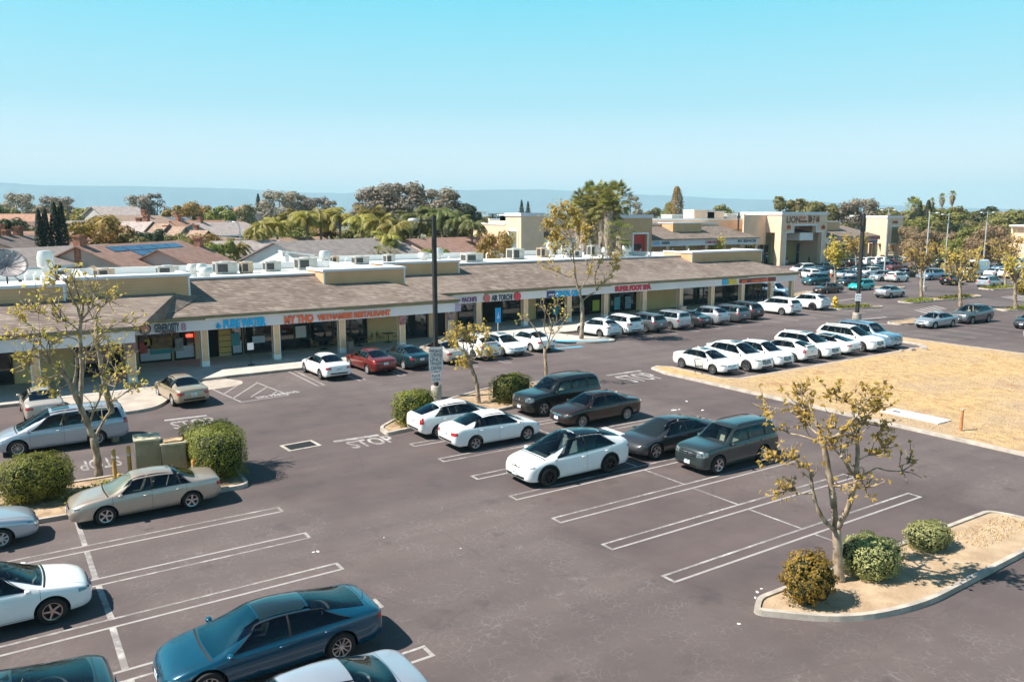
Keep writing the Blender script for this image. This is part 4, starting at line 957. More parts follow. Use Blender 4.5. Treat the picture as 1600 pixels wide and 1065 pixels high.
colx2 = [36.1, 41.1, 46.1] + [onY(px, 470, 59.8).x for px in (945, 1005, 1062, 1111, 1158, 1203)] + [79.0]
for x in colx2: col_at(2, x)
# shop fronts: (px0, px1, kind) on the wall plane, pixel columns surveyed
M_TEALP = mat('teal_panel', (.05, .28, .30), .5); M_WPAN = mat('pale_panel', (.50, .56, .62), .5); M_YPAN = mat('yellow_panel', (.62, .42, .12), .6); M_DARKIN = mat('dark_interior', (.006, .006, .007), .9)
M_POST = mat('poster_paper', (.45, .42, .38), .7, col2=(.12, .20, .24), vscale=2.2); M_RPOST = mat('red_poster', (.45, .07, .06), .6, var=.4, vscale=5); M_LED = mat('red_led', (1.0, .06, .03), .5, emit=2.0)
def front(i, px0, px1, kind, par=None):
    s = SEG[i]; y = s['yw']; xa, xb = onY(px0, 500, y).x, onY(px1, 500, y).x; par = s['e']; ob = s['ob']
    if kind == 'wall': return
    if kind == 'dark':
        m = MB(); m.box(xa, y - .06, .16, xb, y - .02, 2.9); ob(m, 'doorway', M_DARKIN); return
    if kind == 'pilaster':
        m = MB(); m.box(xa, y - .35, .15, xb, y - .002, 2.98); ob(m, 'pilaster', M_COL); return
    if kind == 'yellow':
        m = MB(); m.box(xa, y - .06, .35, xb, y - .01, 2.9, 0)
        for k in range(6): m.box(xa, y - .075, .35 + k * .42, xb, y - .06, .39 + k * .42, 1)
        ob(m, 'panel', [M_YPAN, M_FRAME]); return
    n = max(1, round((xb - xa) / 1.45)); fr = MB(); zt = 2.92; low = .2
    for k in range(n + 1): xx = xa + (xb - xa) * k / n; fr.box(xx - .045, y - .10, .15, xx + .045, y - .02, zt)
    fr.box(xa, y - .095, .15, xb, y - .025, .30); fr.box(xa, y - .095, 2.25, xb, y - .025, 2.31); fr.box(xa, y - .095, zt - .07, xb, y - .025, zt)
    f = ob(fr, 'shopfront_frame', M_FRAME)
    for k in range(n):
        a, c = xa + (xb - xa) * k / n + .045, xa + (xb - xa) * (k + 1) / n - .045
        z0 = .3
        if kind in ('white', 'teal'):
            m = MB(); m.box(a, y - .08, .3, c, y - .04, 1.12); m.obj('lower_panel', M_WPAN if kind == 'white' or k == 0 else M_TEALP, f); z0 = 1.12
        m = MB(); m.box(a, y - .06, z0, c, y - .05, 2.25); m.box(a, y - .06, 2.31, c, y - .05, zt - .07); m.obj('window_pane', M_GLASS, f)
for a in ((-700, -420, 'glass'), (-400, -200, 'glass'), (-60, 12, 'glass'), (112, 188, 'glass')): front(0, *a)
for a in ((214, 264, 'teal'), (270, 301, 'white'), (301, 309, 'pilaster'), (310, 339, 'dark'), (340, 359, 'yellow'), (360, 376, 'white'), (380, 426, 'glass'), (435, 482, 'glass'), (484, 518, 'glass'), (521, 572, 'glass'), (632, 666, 'glass'), (667, 675, 'pilaster'), (676, 696, 'dark')): front(1, *a)
for a in ((716, 742, 'glass'), (742, 747, 'pilaster'), (754, 784, 'dark'), (784, 812, 'glass'), (838, 868, 'glass'), (872, 905, 'glass'), (908, 943, 'dark'), (953, 992, 'glass'), (1066, 1112, 'glass'), (1114, 1158, 'glass'), (1160, 1188, 'glass')): front(2, *a)
# raised tan boxes on the roof slope
def roofbox(i, px0, py0, px1, top, depth, name='roof_parapet_box', side=True):
    s = SEG[i]; SL = SLS[i]; d = ray(px0, py0); Y = (3.6 - SL * s['ye'] - CAMH) / (d.z / d.y - SL); a = onY(px0, py0, Y); bx = onY(px1, py0, Y).x; zt = onY(px0, top, Y).z
    if name == 'left': a.x = -46; name = 'roof_parapet_box'
    m = MB(); m.box(a.x, Y, a.z - 1.1, bx, Y + depth, zt - .18); o = s['ob'](m, name, M_TAN)
    inv = Vector((0, 0, 0))
    m = MB(); m.box(a.x - .09, Y - .09, zt - .18, bx + .09, Y + .25, zt); m.box(a.x - .09, Y + .25, zt - .18, a.x + .25, Y + depth, zt); m.box(bx - .25, Y + .25, zt - .18, bx + .09, Y + depth, zt)
    m.obj('coping', M_CORN, o); m = MB(); m.box(a.x + .25, Y + .25, zt - .3, bx - .25, Y + depth, zt - .12); m.obj('cap', M_MEMB, o)
    m = MB(); m.box(a.x - .015, Y - .015, a.z - .2, a.x + .10, Y + .0, zt - .18); m.box(bx - .10, Y - .015, a.z - .2, bx + .015, Y, zt - .18); m.obj('corner_board', M_WHITE, o)
    return a, Y, zt
roofbox(0, 0, 475, 103, 447, 3.2, 'left'); roofbox(0, 103, 466, 298, 434, 3.4); roofbox(1, 506, 444, 633, 421, 3.6)
roofbox(2, 600, 431.5, 718, 410, 2.6); roofbox(2, 1081, 410, 1190, 393.5, 4.5)
# sign lamp bars along the fascia top
def lampbar(i, px0, px1, lab):
    s = SEG[i]; y = s['yf'] - .16; a, c = onY(px0, 490, y).x, onY(px1, 490, y).x; e = thing('sign_lamp', (a, y, 3.36), lab, 'lamp', 'tube lamps over the shop signs')
    m = MB(); m.tube([(0, 0, 0), (c - a, 0, 0)], .06, 8); m.obj('tube', M_WHITE, e, smooth=True, sharp=40)
    n = max(2, int((c - a) / 1.8))
    m = MB()
    for k in range(n + 1): x = (c - a) * k / n; m.box(x - .05, -.06, -.07, x + .05, .16, .09)
    m.obj('bracket', M_WHITE, e)
lampbar(1, 322, 536, 'long white tube lamp above the blue and orange signs'); lampbar(2, 708, 755, 'short white tube lamp above the leftmost purple sign'); lampbar(2, 856, 902, 'short white tube lamp above the dark blue dental sign'); lampbar(2, 955, 1010, 'white tube lamp above the pink foot spa sign'); lampbar(2, 1168, 1208, 'white tube lamp above the dark red sign')
# signs (lettering as it reads in the place)
def sgn(i, txt, px0, px1, py0, py1, m, lab, extra=None, **k):
    s = SEG[i]; y = s['yf'] - .02; pyc = (py0 + py1) / 2; a, c = onY(px0, pyc, y), onY(px1, pyc, y); zt, zb = onY(px0, py0, y).z, onY(px0, py1, y).z
    zb = max(2.66, min(zb, 3.0)); zt = min(3.24, max(zt, zb + .25))
    e = thing('shop_sign', (a.x, y, zb), lab, 'sign')
    sign_text(txt, 0, -.02, 0, zt - zb, c.x - a.x, m, e, **k)
    return e, zt - zb, c.x - a.x
M_SBLUE = mat('sign_blue', (.0, .40, .75), .4); M_SORG = mat('sign_orange', (.80, .16, .06), .4); M_SRED = mat('sign_red', (.55, .05, .08), .45); M_SDARK = mat('sign_dark', (.05, .07, .10), .4); M_SPUR = mat('sign_purple', (.22, .08, .22), .5); M_SGOLD = mat('sign_gold', (.65, .50, .05), .5); M_SWHT = mat('sign_white', (.8, .8, .82), .5); M_SBROWN = mat('sign_brown', (.22, .07, .05), .6)
def plaque(e, x0, z0, x1, z1, m, y=-.03, name='panel'): q = MB(); q.box(x0, y - .04, z0, x1, y + .02, z1); return q.obj(name, m, e)
e, h, wd = sgn(1, 'GENEROSITY', 241, 280, 503, 519, M_SDARK, 'dark lettered cafe sign with round logo above the leftmost red lit shop window')
q = MB(); q.lathe([(.0, -.07), (.34, -.07), (.36, -.02)], 20, 0, 'y', (-.55, 0, h * .5)); q.obj('logo_disc', M_SDARK, e); q = MB(); q.lathe([(.0, -.09), (.26, -.09)], 18, 0, 'y', (-.55, 0, h * .5)); lg = q.obj('logo_face', mat('logo_salmon', (.70, .30, .24), .5), e)
plaque(e, wd * .25, -.09, wd * .85, -.02, M_SBROWN, name='underline'); sign_text('8', wd + .12, -.02, 0, h * .9, .3, mat('sign_mauve', (.45, .22, .35), .5), e)
e, h, wd = sgn(1, 'PURE WATER', 349, 416, 500, 513, M_SBLUE, 'bright blue PURE WATER sign with drop mark', bold=.05)
q = MB(); q.lathe([(0, .42), (.05, .34), (.15, .18), (.17, .10), (.12, .02), (0, -.02)], 14, 0, 'z', (-.32, -.05, 0)); q.obj('drop_logo', M_SBLUE, e, smooth=True)
e, h, wd = sgn(1, 'MY THO', 444, 490, 494, 511, M_SORG, 'large orange MY THO restaurant sign above the arcade', bold=.045)
sign_text('VIETNAMESE RESTAURANT', wd + .25, -.02, .06, h * .78, onY(611, 490, SEG[1]['yf']).x - onY(496, 490, SEG[1]['yf']).x, M_SORG, e, bold=.03)
e, h, wd = sgn(2, "PACHI'S", 722, 745, 465, 472, M_SPUR, 'small purple shop sign at the corner of the right wing')
e, h, wd = sgn(2, 'AIR TORCHI', 768, 800, 461, 470, M_SDARK, 'dark sign with round logo and red emblem beside the blue parking sign')
q = MB(); q.lathe([(0, -.07), (.34, -.07), (.34, .0)], 18, 0, 'y', (-.5, 0, h * .5)); q.obj('logo_disc', mat('logo_red', (.55, .12, .12), .5), e); q = MB(); q.lathe([(0, -.08), (.40, -.08), (.40, .0)], 8, 0, 'y', (wd + .55, 0, h * .5)); q.obj('emblem', M_SRED, e)
e, h, wd = sgn(2, 'DENTAL CARE', 868, 908, 455, 463, M_SBLUE, 'pale blue DENTAL CARE sign behind the tall bare tree', bold=.04); plaque(e, -1.0, -.04, -.1, h + .06, mat('navy_panel', (.03, .07, .20), .5)); sign_text('~', -.85, -.1, .02, h, .6, M_SWHT, e)
e, h, wd = sgn(2, 'SUPER FOOT SPA', 961, 1017, 446, 455, M_SRED, 'red SUPER FOOT SPA sign on the white fascia', bold=.05)
e, h, wd = sgn(2, 'SERA', 1138, 1152, 436, 444, M_SGOLD, 'small yellow sign with cyan square on the right wing', bold=.05); plaque(e, -.95, -.04, -.1, h + .06, mat('cyan_panel', (.02, .36, .60), .5))
e, h, wd = sgn(2, '', 1155, 1211, 434, 441, M_SBROWN, 'dark red framed sign near the open end of the arcade') if False else (thing('shop_sign', (onY(1155, 440, SEG[2]['yf']).x, SEG[2]['yf'] - .02, 2.72), 'dark red framed sign near the open end of the arcade', 'sign'), .5, 0)
for a, c in ((1155, 1170), (1171, 1196), (1199, 1211)):
    x0, x1 = onY(a, 440, SEG[2]['yf']).x - e.location.x, onY(c, 440, SEG[2]['yf']).x - e.location.x; plaque(e, x0, 0, x1, .45, mat('sign_maroon', (.20, .035, .025), .6))
sign_text('NAILS', .3, -.1, .1, .25, .8, M_SORG, e); sign_text('CHINESE CUISINE', onY(1172, 440, SEG[2]['yf']).x - e.location.x, -.1, .1, .25, 2.9, M_SORG, e)
# hanging posters on the corner columns
def poster(x, y, z, w_, h_, m, lab, txt=None):
    e = thing('poster', (x, y, z), lab, 'poster'); q = MB(); q.box(-w_ / 2, -.03, 0, w_ / 2, .03, h_); q.obj('board', m, e)
    if txt: sign_text(txt, -w_ * .42, -.035, h_ * .1, h_ * .3, w_ * .8, M_SWHT, e, depth=.005)
M_PST1 = mat('poster_teal', (.02, .09, .12), .5, col2=(.35, .12, .10), vscale=2.2)
poster(7.1, 51.55, 2.0, .62, 1.05, M_PST1, 'teal and red poster at the corner column behind the left tree'); poster(30.6, 54.65, 1.95, .66, 1.05, mat('poster_navy', (.03, .06, .16), .5, col2=(.5, .25, .10), vscale=2.5), 'navy poster on the corner column beside the purple banner')
poster(26.4, 54.7, 1.9, .5, .75, mat('poster_maroon', (.15, .02, .03), .5, col2=(.4, .2, .2), vscale=4), 'small maroon poster on the fourth column of the middle wing')
poster(32.8, 59.0, 2.0, 2.3, .62, mat('banner_pink', (.62, .36, .48), .6, col2=(.5, .45, .62), vscale=2), 'pink and lilac banner hanging under the purple sign')
# posters and goods behind the glass, in front of the panes
def wposter(i, px, py, w_, h_, m, lab):
    s = SEG[i]; p = onY(px, py, s['yw'] - .12); e = thing('window_poster', (p.x, s['yw'] - .13, max(.4, min(2.6 - h_, p.z - h_ / 2))), lab, 'poster'); q = MB(); q.box(-w_ / 2, -.01, 0, w_ / 2, .01, h_); q.obj('sheet', m, e)
wposter(1, 224, 543, .5, .8, M_RPOST, 'red poster in the leftmost cafe window'); wposter(1, 254, 535, 1.6, .85, mat('food_poster', (.30, .22, .10), .6, col2=(.14, .06, .03), vscale=2.5), 'brown food photo poster in the cafe window'); wposter(1, 278, 538, .7, .9, M_POST, 'pale menu poster in the third cafe window')
wposter(1, 252, 549, 1.4, .3, M_TEALP, 'green strip poster under the food photos'); wposter(1, 231, 534, .5, .4, mat('notice_yellow', (.6, .45, .08), .6), 'small yellow notice in the leftmost cafe window'); wposter(1, 368, 530, .6, .9, M_TEALP, 'teal poster in the water shop window')
wposter(1, 404, 530, .9, .5, M_WPAN, 'white sheet in the water shop door'); wposter(1, 470, 518, .8, .85, mat('white_menu', (.6, .6, .58), .7), 'white menu sheet in the restaurant window'); wposter(2, 931, 477, .9, 1.1, mat('green_poster', (.45, .50, .08), .6), 'yellow green poster beside the dental clinic door'); wposter(2, 964, 480, .8, 1.3, mat('aqua_poster', (.12, .42, .50), .6), 'aqua poster in the foot spa window'); wposter(2, 981, 480, .8, 1.3, mat('aqua_poster2', (.20, .36, .44), .6, var=.3), 'grey blue poster in the foot spa door'); wposter(2, 868, 487, .7, .8, mat('cyan_poster', (.03, .42, .58), .6), 'cyan poster in the clinic window')
e = thing('neon_sign', (onY(289, 521, SEG[1]['yw']).x, SEG[1]['yw'] - .16, 2.28), 'red lit OPEN sign at the top of the cafe window', 'sign'); sign_text('OPEN', 0, 0, .02, .3, 1.0, M_LED, e, depth=.01)
e = thing('neon_sign', (onY(290, 531, SEG[1]['yw']).x, SEG[1]['yw'] - .16, 1.7), 'small red lit sign lower in the cafe window', 'sign'); sign_text('OPEN', 0, 0, .02, .2, .45, M_LED, e, depth=.01)

# ------------------------------------------------------------------ things on the flat roof
def hvac(x, y, z, w_, d_, h_, lab, rz=0, m=None):
    e = thing('air_conditioner', (x, y, z), lab, 'air conditioner', 'rooftop air conditioners', R(rz)); q = MB(); q.box(-w_ / 2, -d_ / 2, .12, w_ / 2, d_ / 2, h_); q.box(-w_ / 2 + .05, -d_ / 2 + .05, 0, w_ / 2 - .05, d_ / 2 - .05, .12); q.box(-w_ / 2 - .03, -d_ / 2 - .03, h_, w_ / 2 + .03, d_ / 2 + .03, h_ + .05); q.obj('casing', m or M_HV, e)
    q = MB(); q.box(-w_ * .42, -d_ / 2 - .012, .22, w_ * .05, -d_ / 2, h_ - .1)
    q.box(-w_ / 2 - .012, -d_ * .38, .22, -w_ / 2, d_ * .38, h_ - .1); q.obj('grille', mat('hvac_grille', (.05, .05, .05), .7), e)
    q = MB(); q.lathe([(w_ * .26, h_ + .05), (w_ * .26, h_ + .12), (w_ * .22, h_ + .12), (0, h_ + .08)], 14); q.obj('fan_guard', M_STEEL, e)
M_HV = mat('hvac_casing', (.46, .45, .41), .6, var=.16, vscale=1.5); M_HVT = mat('hvac_tan', (.50, .38, .27), .6, var=.1)
def vent(x, y, z, r, h, lab):
    e = thing('roof_vent', (x, y, z), lab, 'vent', 'round rooftop vents'); q = MB(); q.lathe([(r * .55, 0), (r * .55, h * .45), (r, h * .5), (r * 1.02, h * .8), (r * .8, h), (0, h * 1.02)], 18); q.obj('hood', M_STEEL, e, smooth=True, sharp=35); q = MB(); q.box(-r * .7, -r * .7, 0, r * .7, r * .7, h * .2); q.obj('curb', M_WHITE, e)
RZ = 4.72
def rp(px, py, z=RZ): p = gp(px, py, z); return p.x, p.y
for px, py, w_, d_, h_, rz, t, lab in ((100, 437, 1.3, 1.1, 1.0, 0, 0, 'grey rooftop air conditioner beside the tall white exhaust at left'), (163, 434, 1.6, 1.2, .9, 15, 1, 'low tan rooftop unit under the solar panel house'), (262, 431, 2.0, 1.4, 1.0, 0, 0, 'rooftop unit in front of the beige gabled house'), (352, 428, 2.2, 1.5, 1.25, 0, 0, 'rooftop unit right of the three silver vents'), (385, 427, 1.2, 1.1, 1.2, 0, 1, 'tan slatted rooftop unit left of the white slab unit'), (425, 424, 1.7, 1.2, 1.1, 0, 0, 'pale slab sided rooftop unit left of the sloping white duct'), (478, 421, 2.2, 1.6, 1.3, 0, 0, 'rooftop unit under the sloping white duct'),
        (523, 413, .9, .9, 1.0, 0, 1, 'small pinkish rooftop unit behind the middle tan box'), (563, 413, 1.9, 1.4, 1.0, 0, 0, 'wide grey rooftop unit behind the middle tan box'), (608, 411, 1.2, 1.2, 1.1, 0, 0, 'pinkish grey rooftop unit with side grille near the second tan box'), (737, 409, 2.6, 1.7, 1.1, 0, 0, 'wide rooftop unit right of the tall pole'), (805, 405, 1.9, 1.8, 1.5, 0, 0, 'large grey rooftop unit left of the leafy crown'), (847, 402, 1.2, 1.2, 1.4, 0, 1, 'tan rooftop unit beside the leafy crown'), (960, 402, 1.3, 1.0, .7, 0, 1, 'small tan unit on the right wing roof'), (1032, 400, 1.6, 1.2, .6, 0, 0, 'low grey rooftop unit near the right tan box'), (900, 402, 1.5, 1.2, 1.0, 0, 0, 'rooftop unit seen through the bare branches'), (925, 400, 1.2, 1.1, 1.6, 0, 0, 'tall rooftop unit right of the bare branches')):
    x, y = rp(px, py); hvac(x, y, RZ, w_ * .88, d_ * .88, h_ * .85, lab, rz, M_HVT if t else None)
for px, py, r, h, lab in ((74, 440, .62, 2.5, 'tall white exhaust stack with wide caps at left'), (302, 432, .55, 1.1, 'leftmost of the three silver roof vents'), (316, 433, .45, 1.2, 'middle one of the three silver roof vents'), (323, 436, .55, 1.0, 'rightmost and lowest of the three silver roof vents'), (508, 417, .6, 1.7, 'big silver vent above the middle tan box'), (662, 409, .7, 1.1, 'wide silver vent left of the tall pole'), (685, 409, .55, 1.6, 'tall silver vent right of the tall pole'), (800, 402, .5, 1.8, 'silver vent behind the large grey roof unit'), (860, 402, .6, 2.0, 'silver vent left of the bare tree top'), (977, 401, .8, 1.4, 'wide silver vent on the right wing roof'), (912, 398, .6, 1.8, 'silver vent among the bare branches'), (885, 402, .5, 1.3, 'small vent behind the bare tree'), (945, 402, .45, 1.3, 'small vent right of the bare tree')):
    x, y = rp(px, py); vent(x, y, RZ, r, h, lab)
# sloping white duct and satellite dish
x, y = rp(470, 415); e = thing('duct', (x, y, RZ), 'white sloping duct hood on the roof by the white gable', 'duct'); q = MB(); q.add([(-2.2, -.6, 1.55), (1.4, -.6, 1.0), (1.4, .7, 1.0), (-2.2, .7, 1.55), (-2.2, -.6, 1.7), (1.4, -.6, 1.2), (1.4, .7, 1.2), (-2.2, .7, 1.7)], [(0, 3, 2, 1), (4, 5, 6, 7), (0, 1, 5, 4), (1, 2, 6, 5), (2, 3, 7, 6), (3, 0, 4, 7)]); q.obj('hood', M_WHITE, e); q = MB(); q.box(-1.8, -.4, 0, -1.4, .4, 1.6); q.box(.9, -.4, 0, 1.3, .4, 1.1); q.obj('support', M_WHITE, e)
x, y = rp(12, 444); e = thing('satellite_dish', (x, y, RZ), 'large grey mesh satellite dish on the roof at far left', 'satellite dish', rz=R(-20), scale=.84)
q = MB(); prof = []
for k in range(9): r_ = 1.75 * k / 8; prof.append((r_, .32 * (r_ / 1.75) ** 2 * 1.6))
q.lathe(prof, 28); dish = q.obj('dish', mat('dish_mesh_grey', (.33, .30, .30), .55, metal=.4, var=.25, vscale=1.5), e, smooth=True, loc=(0, 0, 1.7), rot=(R(38), R(30), 0))
sd = dish.modifiers.new('t', 'SOLIDIFY'); sd.thickness = .03
q = MB()
for k in range(14): a = 2 * PI * k / 14; q.tube([(0, 0, .02), (.9 * math.cos(a), .9 * math.sin(a), .17), (1.72 * math.cos(a), 1.72 * math.sin(a), .54)], .018, 4)
for k in range(3): a = 2 * PI * k / 3; q.tube([(1.2 * math.cos(a), 1.2 * math.sin(a), .3), (0, 0, 1.35)], .02, 4)
q.lathe([(0, 1.25), (.1, 1.25), (.12, 1.4), (0, 1.45)], 8); q.obj('ribs', mat('dish_rib', (.18, .16, .16), .5, metal=.5), e, loc=(0, 0, 1.7), rot=(R(38), R(30), 0))
q = MB(); q.tube([(0, 0, 0), (0, 0, 1.75)], .08, 8); q.tube([(.1, 0, 1.2), (1.0, .1, .35)], .04, 6); q.lathe([(0, -.12), (.15, -.1), (.15, .1), (0, .12)], 10, 0, 'z', (1.05, .1, .3)); q.obj('mast', M_BLACK, e)
# rails, pipes and small junk on the roof
for k, (px, py) in enumerate(((40, 441), (54, 441), (540, 414), (760, 405), (1000, 398), (1050, 397), (1075, 398), (700, 412))):
    x, y = rp(px, py); e = thing('roof_pipe', (x, y, RZ), ('short white pipe stub near the satellite dish', 'white box hatch near the satellite dish', 'thin pipe stub behind the middle tan box', 'pipe stub right of the wide roof unit', 'pipe stub near the right tan box', 'second pipe stub near the right tan box', 'pipe stub beside the right tan box edge', 'pipe stub by the tall pole')[k], 'pipe', 'pipe stubs on the flat roof'); q = MB(); q.tube([(0, 0, 0), (0, 0, .6), (.2, 0, .8)], .07, 8); q.obj('pipe', M_WHITE, e)

# ------------------------------------------------------------------ supermarket range at the far side (front plane Y = 106.5)
LY = 106.5
def L(px, py, Y=LY): p = onY(px, py, Y); return p.x, p.z
e = thing('supermarket', (136.5, LY, 0), 'tall cream supermarket portal with LION lettering above the entrance', 'building'); inv = Vector((-136.5, -LY, 0))
def lob(q, name, m, par=None, **k): return q.obj(name, m, par or e, loc=inv, **k)
x0, x1, zt = 136.5, 151.5, 10.9; xu0, xu1 = L(1241, 353)[0], L(1275, 353)[0]; xl0, xl1 = L(1229, 364)[0], L(1284, 364)[0]; zu, zl = L(1241, 353)[1], L(1229, 364)[1]; dp = .9
q = MB(); q.box(x0, LY, 0, xl0, LY + dp, zl); q.box(xl1, LY, 0, x1, LY + dp, zl); q.box(x0, LY, zl, xu0, LY + dp, zu); q.box(xu1, LY, zl, x1, LY + dp, zu); q.box(x0, LY, zu, x1, LY + dp, zt - .6)
ys0, ys1, zs = 108.0, 112.2, 6.7
q.box(x0, LY + dp, 0, x0 + .8, ys0, zs); q.box(x0, ys1, 0, x0 + .8, 117, zs); q.box(x0, LY + dp, zs, x0 + .8, 117, zt - .6); q.box(x1 - .8, LY + dp, 0, x1, 117, zt - .6); q.box(x0 + .8, 116.5, zs, x1 - .8, 117, zt - .6)
lob(q, 'portal_wall', M_STUCCO)
q = MB(); q.box(x0 - .15, LY - .15, zt - .6, x1 + .15, 117.1, zt); lob(q, 'cornice', M_CORN)
q = MB()
for a, c, z0, z1 in ((xl0 - .3, xl0, 0, zl + .3), (xl1, xl1 + .3, 0, zl + .3), (xl0, xu0 - .3, zl, zl + .3), (xu1 + .3, xl1, zl, zl + .3), (xu0 - .3, xu0, zl, zu + .3), (xu1, xu1 + .3, zl, zu + .3), (xu0, xu1, zu, zu + .3)): q.box(a, LY - .06, z0, c, LY, z1)
lob(q, 'opening_trim', M_CORN)
q = MB(); q.box(x0 - 8, 112.6, 0, x1, 113, 7.4); lob(q, 'inner_wall', mat('inner_wall_tan', (.42, .32, .15), .85, var=.1))
q = MB(); a, c = L(1243, 400, 112.5)[0], L(1262, 400, 112.5)[0]
for k in range(4): q.box(a + (c - a) * k / 3 - .06, 112.45, 0, a + (c - a) * k / 3 + .06, 112.55, 4.2)
q.box(a, 112.45, 4.1, c, 112.55, 4.25); q.box(a, 112.45, 2.2, c, 112.55, 2.3); d_ = lob(q, 'entrance_doors', M_STEEL); q = MB(); q.box(a, 112.5, 0.05, c, 112.52, 4.15); q.obj('door_glass', M_GLASS, d_)
q = MB(); a, c = L(1256, 368)[0], L(1277, 368)[0]; q.box(a, LY + 1.0, 5.0, c, 112.4, 6.6); lob(q, 'canopy_box', M_WHITE)
q = MB(); q.add([(a - 1.5, LY + .9, 6.62), (c + .1, LY + .9, 6.62), (c + .1, 112.4, 7.4), (a, 112.4, 7.4)], [(0, 1, 2, 3)]); lob(q, 'canopy_roof', mat('dark_shingle', (.10, .085, .075), .9))
q = MB(); q.box(L(1228, 400)[0], 112.4, 0, L(1240, 400)[0], 112.5, 5.9); lob(q, 'olive_panel', M_OLIVE)
for px in (1231, 1285):
    xx, zz = L(px, 355); q = MB(); q.lathe([(0, -.42), (.25, -.38), (.36, -.1), (.36, .15), (.22, .40), (0, .44)], 12, 0, 'z', (xx, LY - .3, zz)); q.tube([(xx, LY, zz + .5), (xx, LY - .3, zz + .45)], .03, 5); lob(q, 'red_lantern', mat('lantern_red', (.50, .10, .02), .6), smooth=True)
s_ = thing('shop_sign', (L(1229, 343)[0], LY - .03, L(1229, 348)[1]), 'brown LION FOOD CENTER lettering on the supermarket portal', 'sign'); wl = L(1250, 343)[0] - L(1229, 343)[0]
sign_text('LION', 0, -.02, 0, 1.35, wl, M_SBROWN, s_, bold=.03); sign_text('FOOD', wl + .25, -.02, .75, .55, 1.6, M_SORG, s_); sign_text('CENTER', wl + .1, -.02, .05, .45, 2.3, M_SBROWN, s_)
sign_text('獅子林', wl + 2.6, -.02, .1, 1.15, 3.9, M_SBROWN, s_, bold=.03)
# left store front between portal side and the shop wing
e2 = thing('shop_row', (99.9, LY, 0), 'low shop wing left of the LION portal with white fascia and brown roof', 'building', 'shop wings beside the supermarket portal')
def shoprow(e2, X0, X1, hipl, hipr, boxes, y0=LY, z0=4.6, z1=5.8, zr=8.2, back=124, cols=(), colm=M_COL):
    iv = Vector((-X0, -y0, 0)) if e2.location.x == X0 else Vector((-e2.location.x, -e2.location.y, 0))
    o = lambda q, n, m, par=None: q.obj(n, m, par or e2, loc=iv if par is None else None)
    q = MB(); q.box(X0, y0, z0, X1, y0 + .4, z1); o(q, 'fascia', M_FASC)
    q = MB(); q.box(X0, y0 + .4, z1 - .3, X1, y0 + 4, z1 - .2); o(q, 'soffit', _M['soffit_paint'])
    q = MB(); q.box(X0, y0 + 3.5, 0, X1, back, z1); o(q, 'wall', M_YWALL)
    ye = y0 - .35; yr = ye + 6.5; zz0 = z1 + .12; a = X0 + (6.5 if hipl else 0); c = X1 + .2 - (5 if hipr else 0)
    q = MB(); q.add([(X0, ye, zz0), (X1 + .2, ye, zz0), (c, yr, zr), (a, yr, zr)], [(0, 1, 2, 3)]); o(q, 'shingle_roof', M_SHIN2)
    q = MB(); q.box(X0, ye - .02, z1 - .05, X1 + .2, ye + .3, z1 + .09); o(q, 'eave', M_OLIVE)
    q = MB(); q.box(a, yr, zr - .5, c, yr + .3, zr + .35); o(q, 'ridge_parapet', M_STUCCO)
    q = MB(); q.box(a, yr - .06, zr + .35, c, yr + .4, zr + .55); o(q, 'coping', M_CORN)
    q = MB(); q.box(a, yr + .3, zr - .6, c, back, zr - .45); o(q, 'flat_roof', M_MEMB)
    for bx0, bx1, bz0, bz1 in boxes:
        sl = (zr - zz0) / 6.5; by = ye + (bz0 - zz0) / sl; q = MB(); q.box(bx0, by, bz0 - .5, bx1, by + 4, bz1 - .15); bb = o(q, 'roof_parapet_box', M_TAN); q = MB(); q.box(bx0 - .1, by - .1, bz1 - .15, bx1 + .1, by + 4, bz1 + .05); q.obj('coping', M_CORN, bb, loc=None)
    for x in cols:
        q = MB(); q.box(x - .35, y0 + .05, 0, x + .35, y0 + .75, z0 + .1); o(q, 'column', colm)
    return o
o = shoprow(e2, 99.9, 129.6, False, True, [(109.0, 116.6, 7.1, 8.8)], cols=(104.9, 109.9, 115, 120, 124.9, 129.2))
q = MB()
for k in range(5): q.box(101 + 5 * k, LY + 3.3, .1, 104.2 + 5 * k, LY + 3.45, 3.6)
o(q, 'shopfront_glass', M_GLASS)
q = MB(); q.box(129.6, 110.2, 0, 136.5, 110.4, 4.4); q.box(129.6, 110.3, 4.4, 136.5, 110.6, 10.3); w_ = lob(q, 'store_front', M_STUCCO); q = MB()
for k in range(5): q.box(130 + k * 1.5, 110.12, .1, 131.3 + k * 1.5, 110.18, 4.2)
q.obj('shopfront_glass', M_GLASS, w_)
for txt, a, c, z, h, m, lab in (('CAFE', 1020, 1031, 4.95, .5, M_SBLUE, 'small blue sign at the left of the far white fascia'), ('FASHION', 1034, 1046, 5.0, .45, M_SDARK, 'dark block sign beside the small blue one'), ('CAMBODIA KITCHEN', 1102, 1134, 4.95, .5, M_SRED, 'red and dark sign in the middle of the far white fascia'), ('MY SERVICES', 1153, 1181, 5.0, .5, M_SDARK, 'dark thin sign behind the distant lamp pole')):
    X = L(a, 378)[0]; s_ = thing('shop_sign', (X, LY - .02, z), lab, 'sign'); sign_text(txt, 0, 0, 0, h, L(c, 378)[0] - X, m, s_)
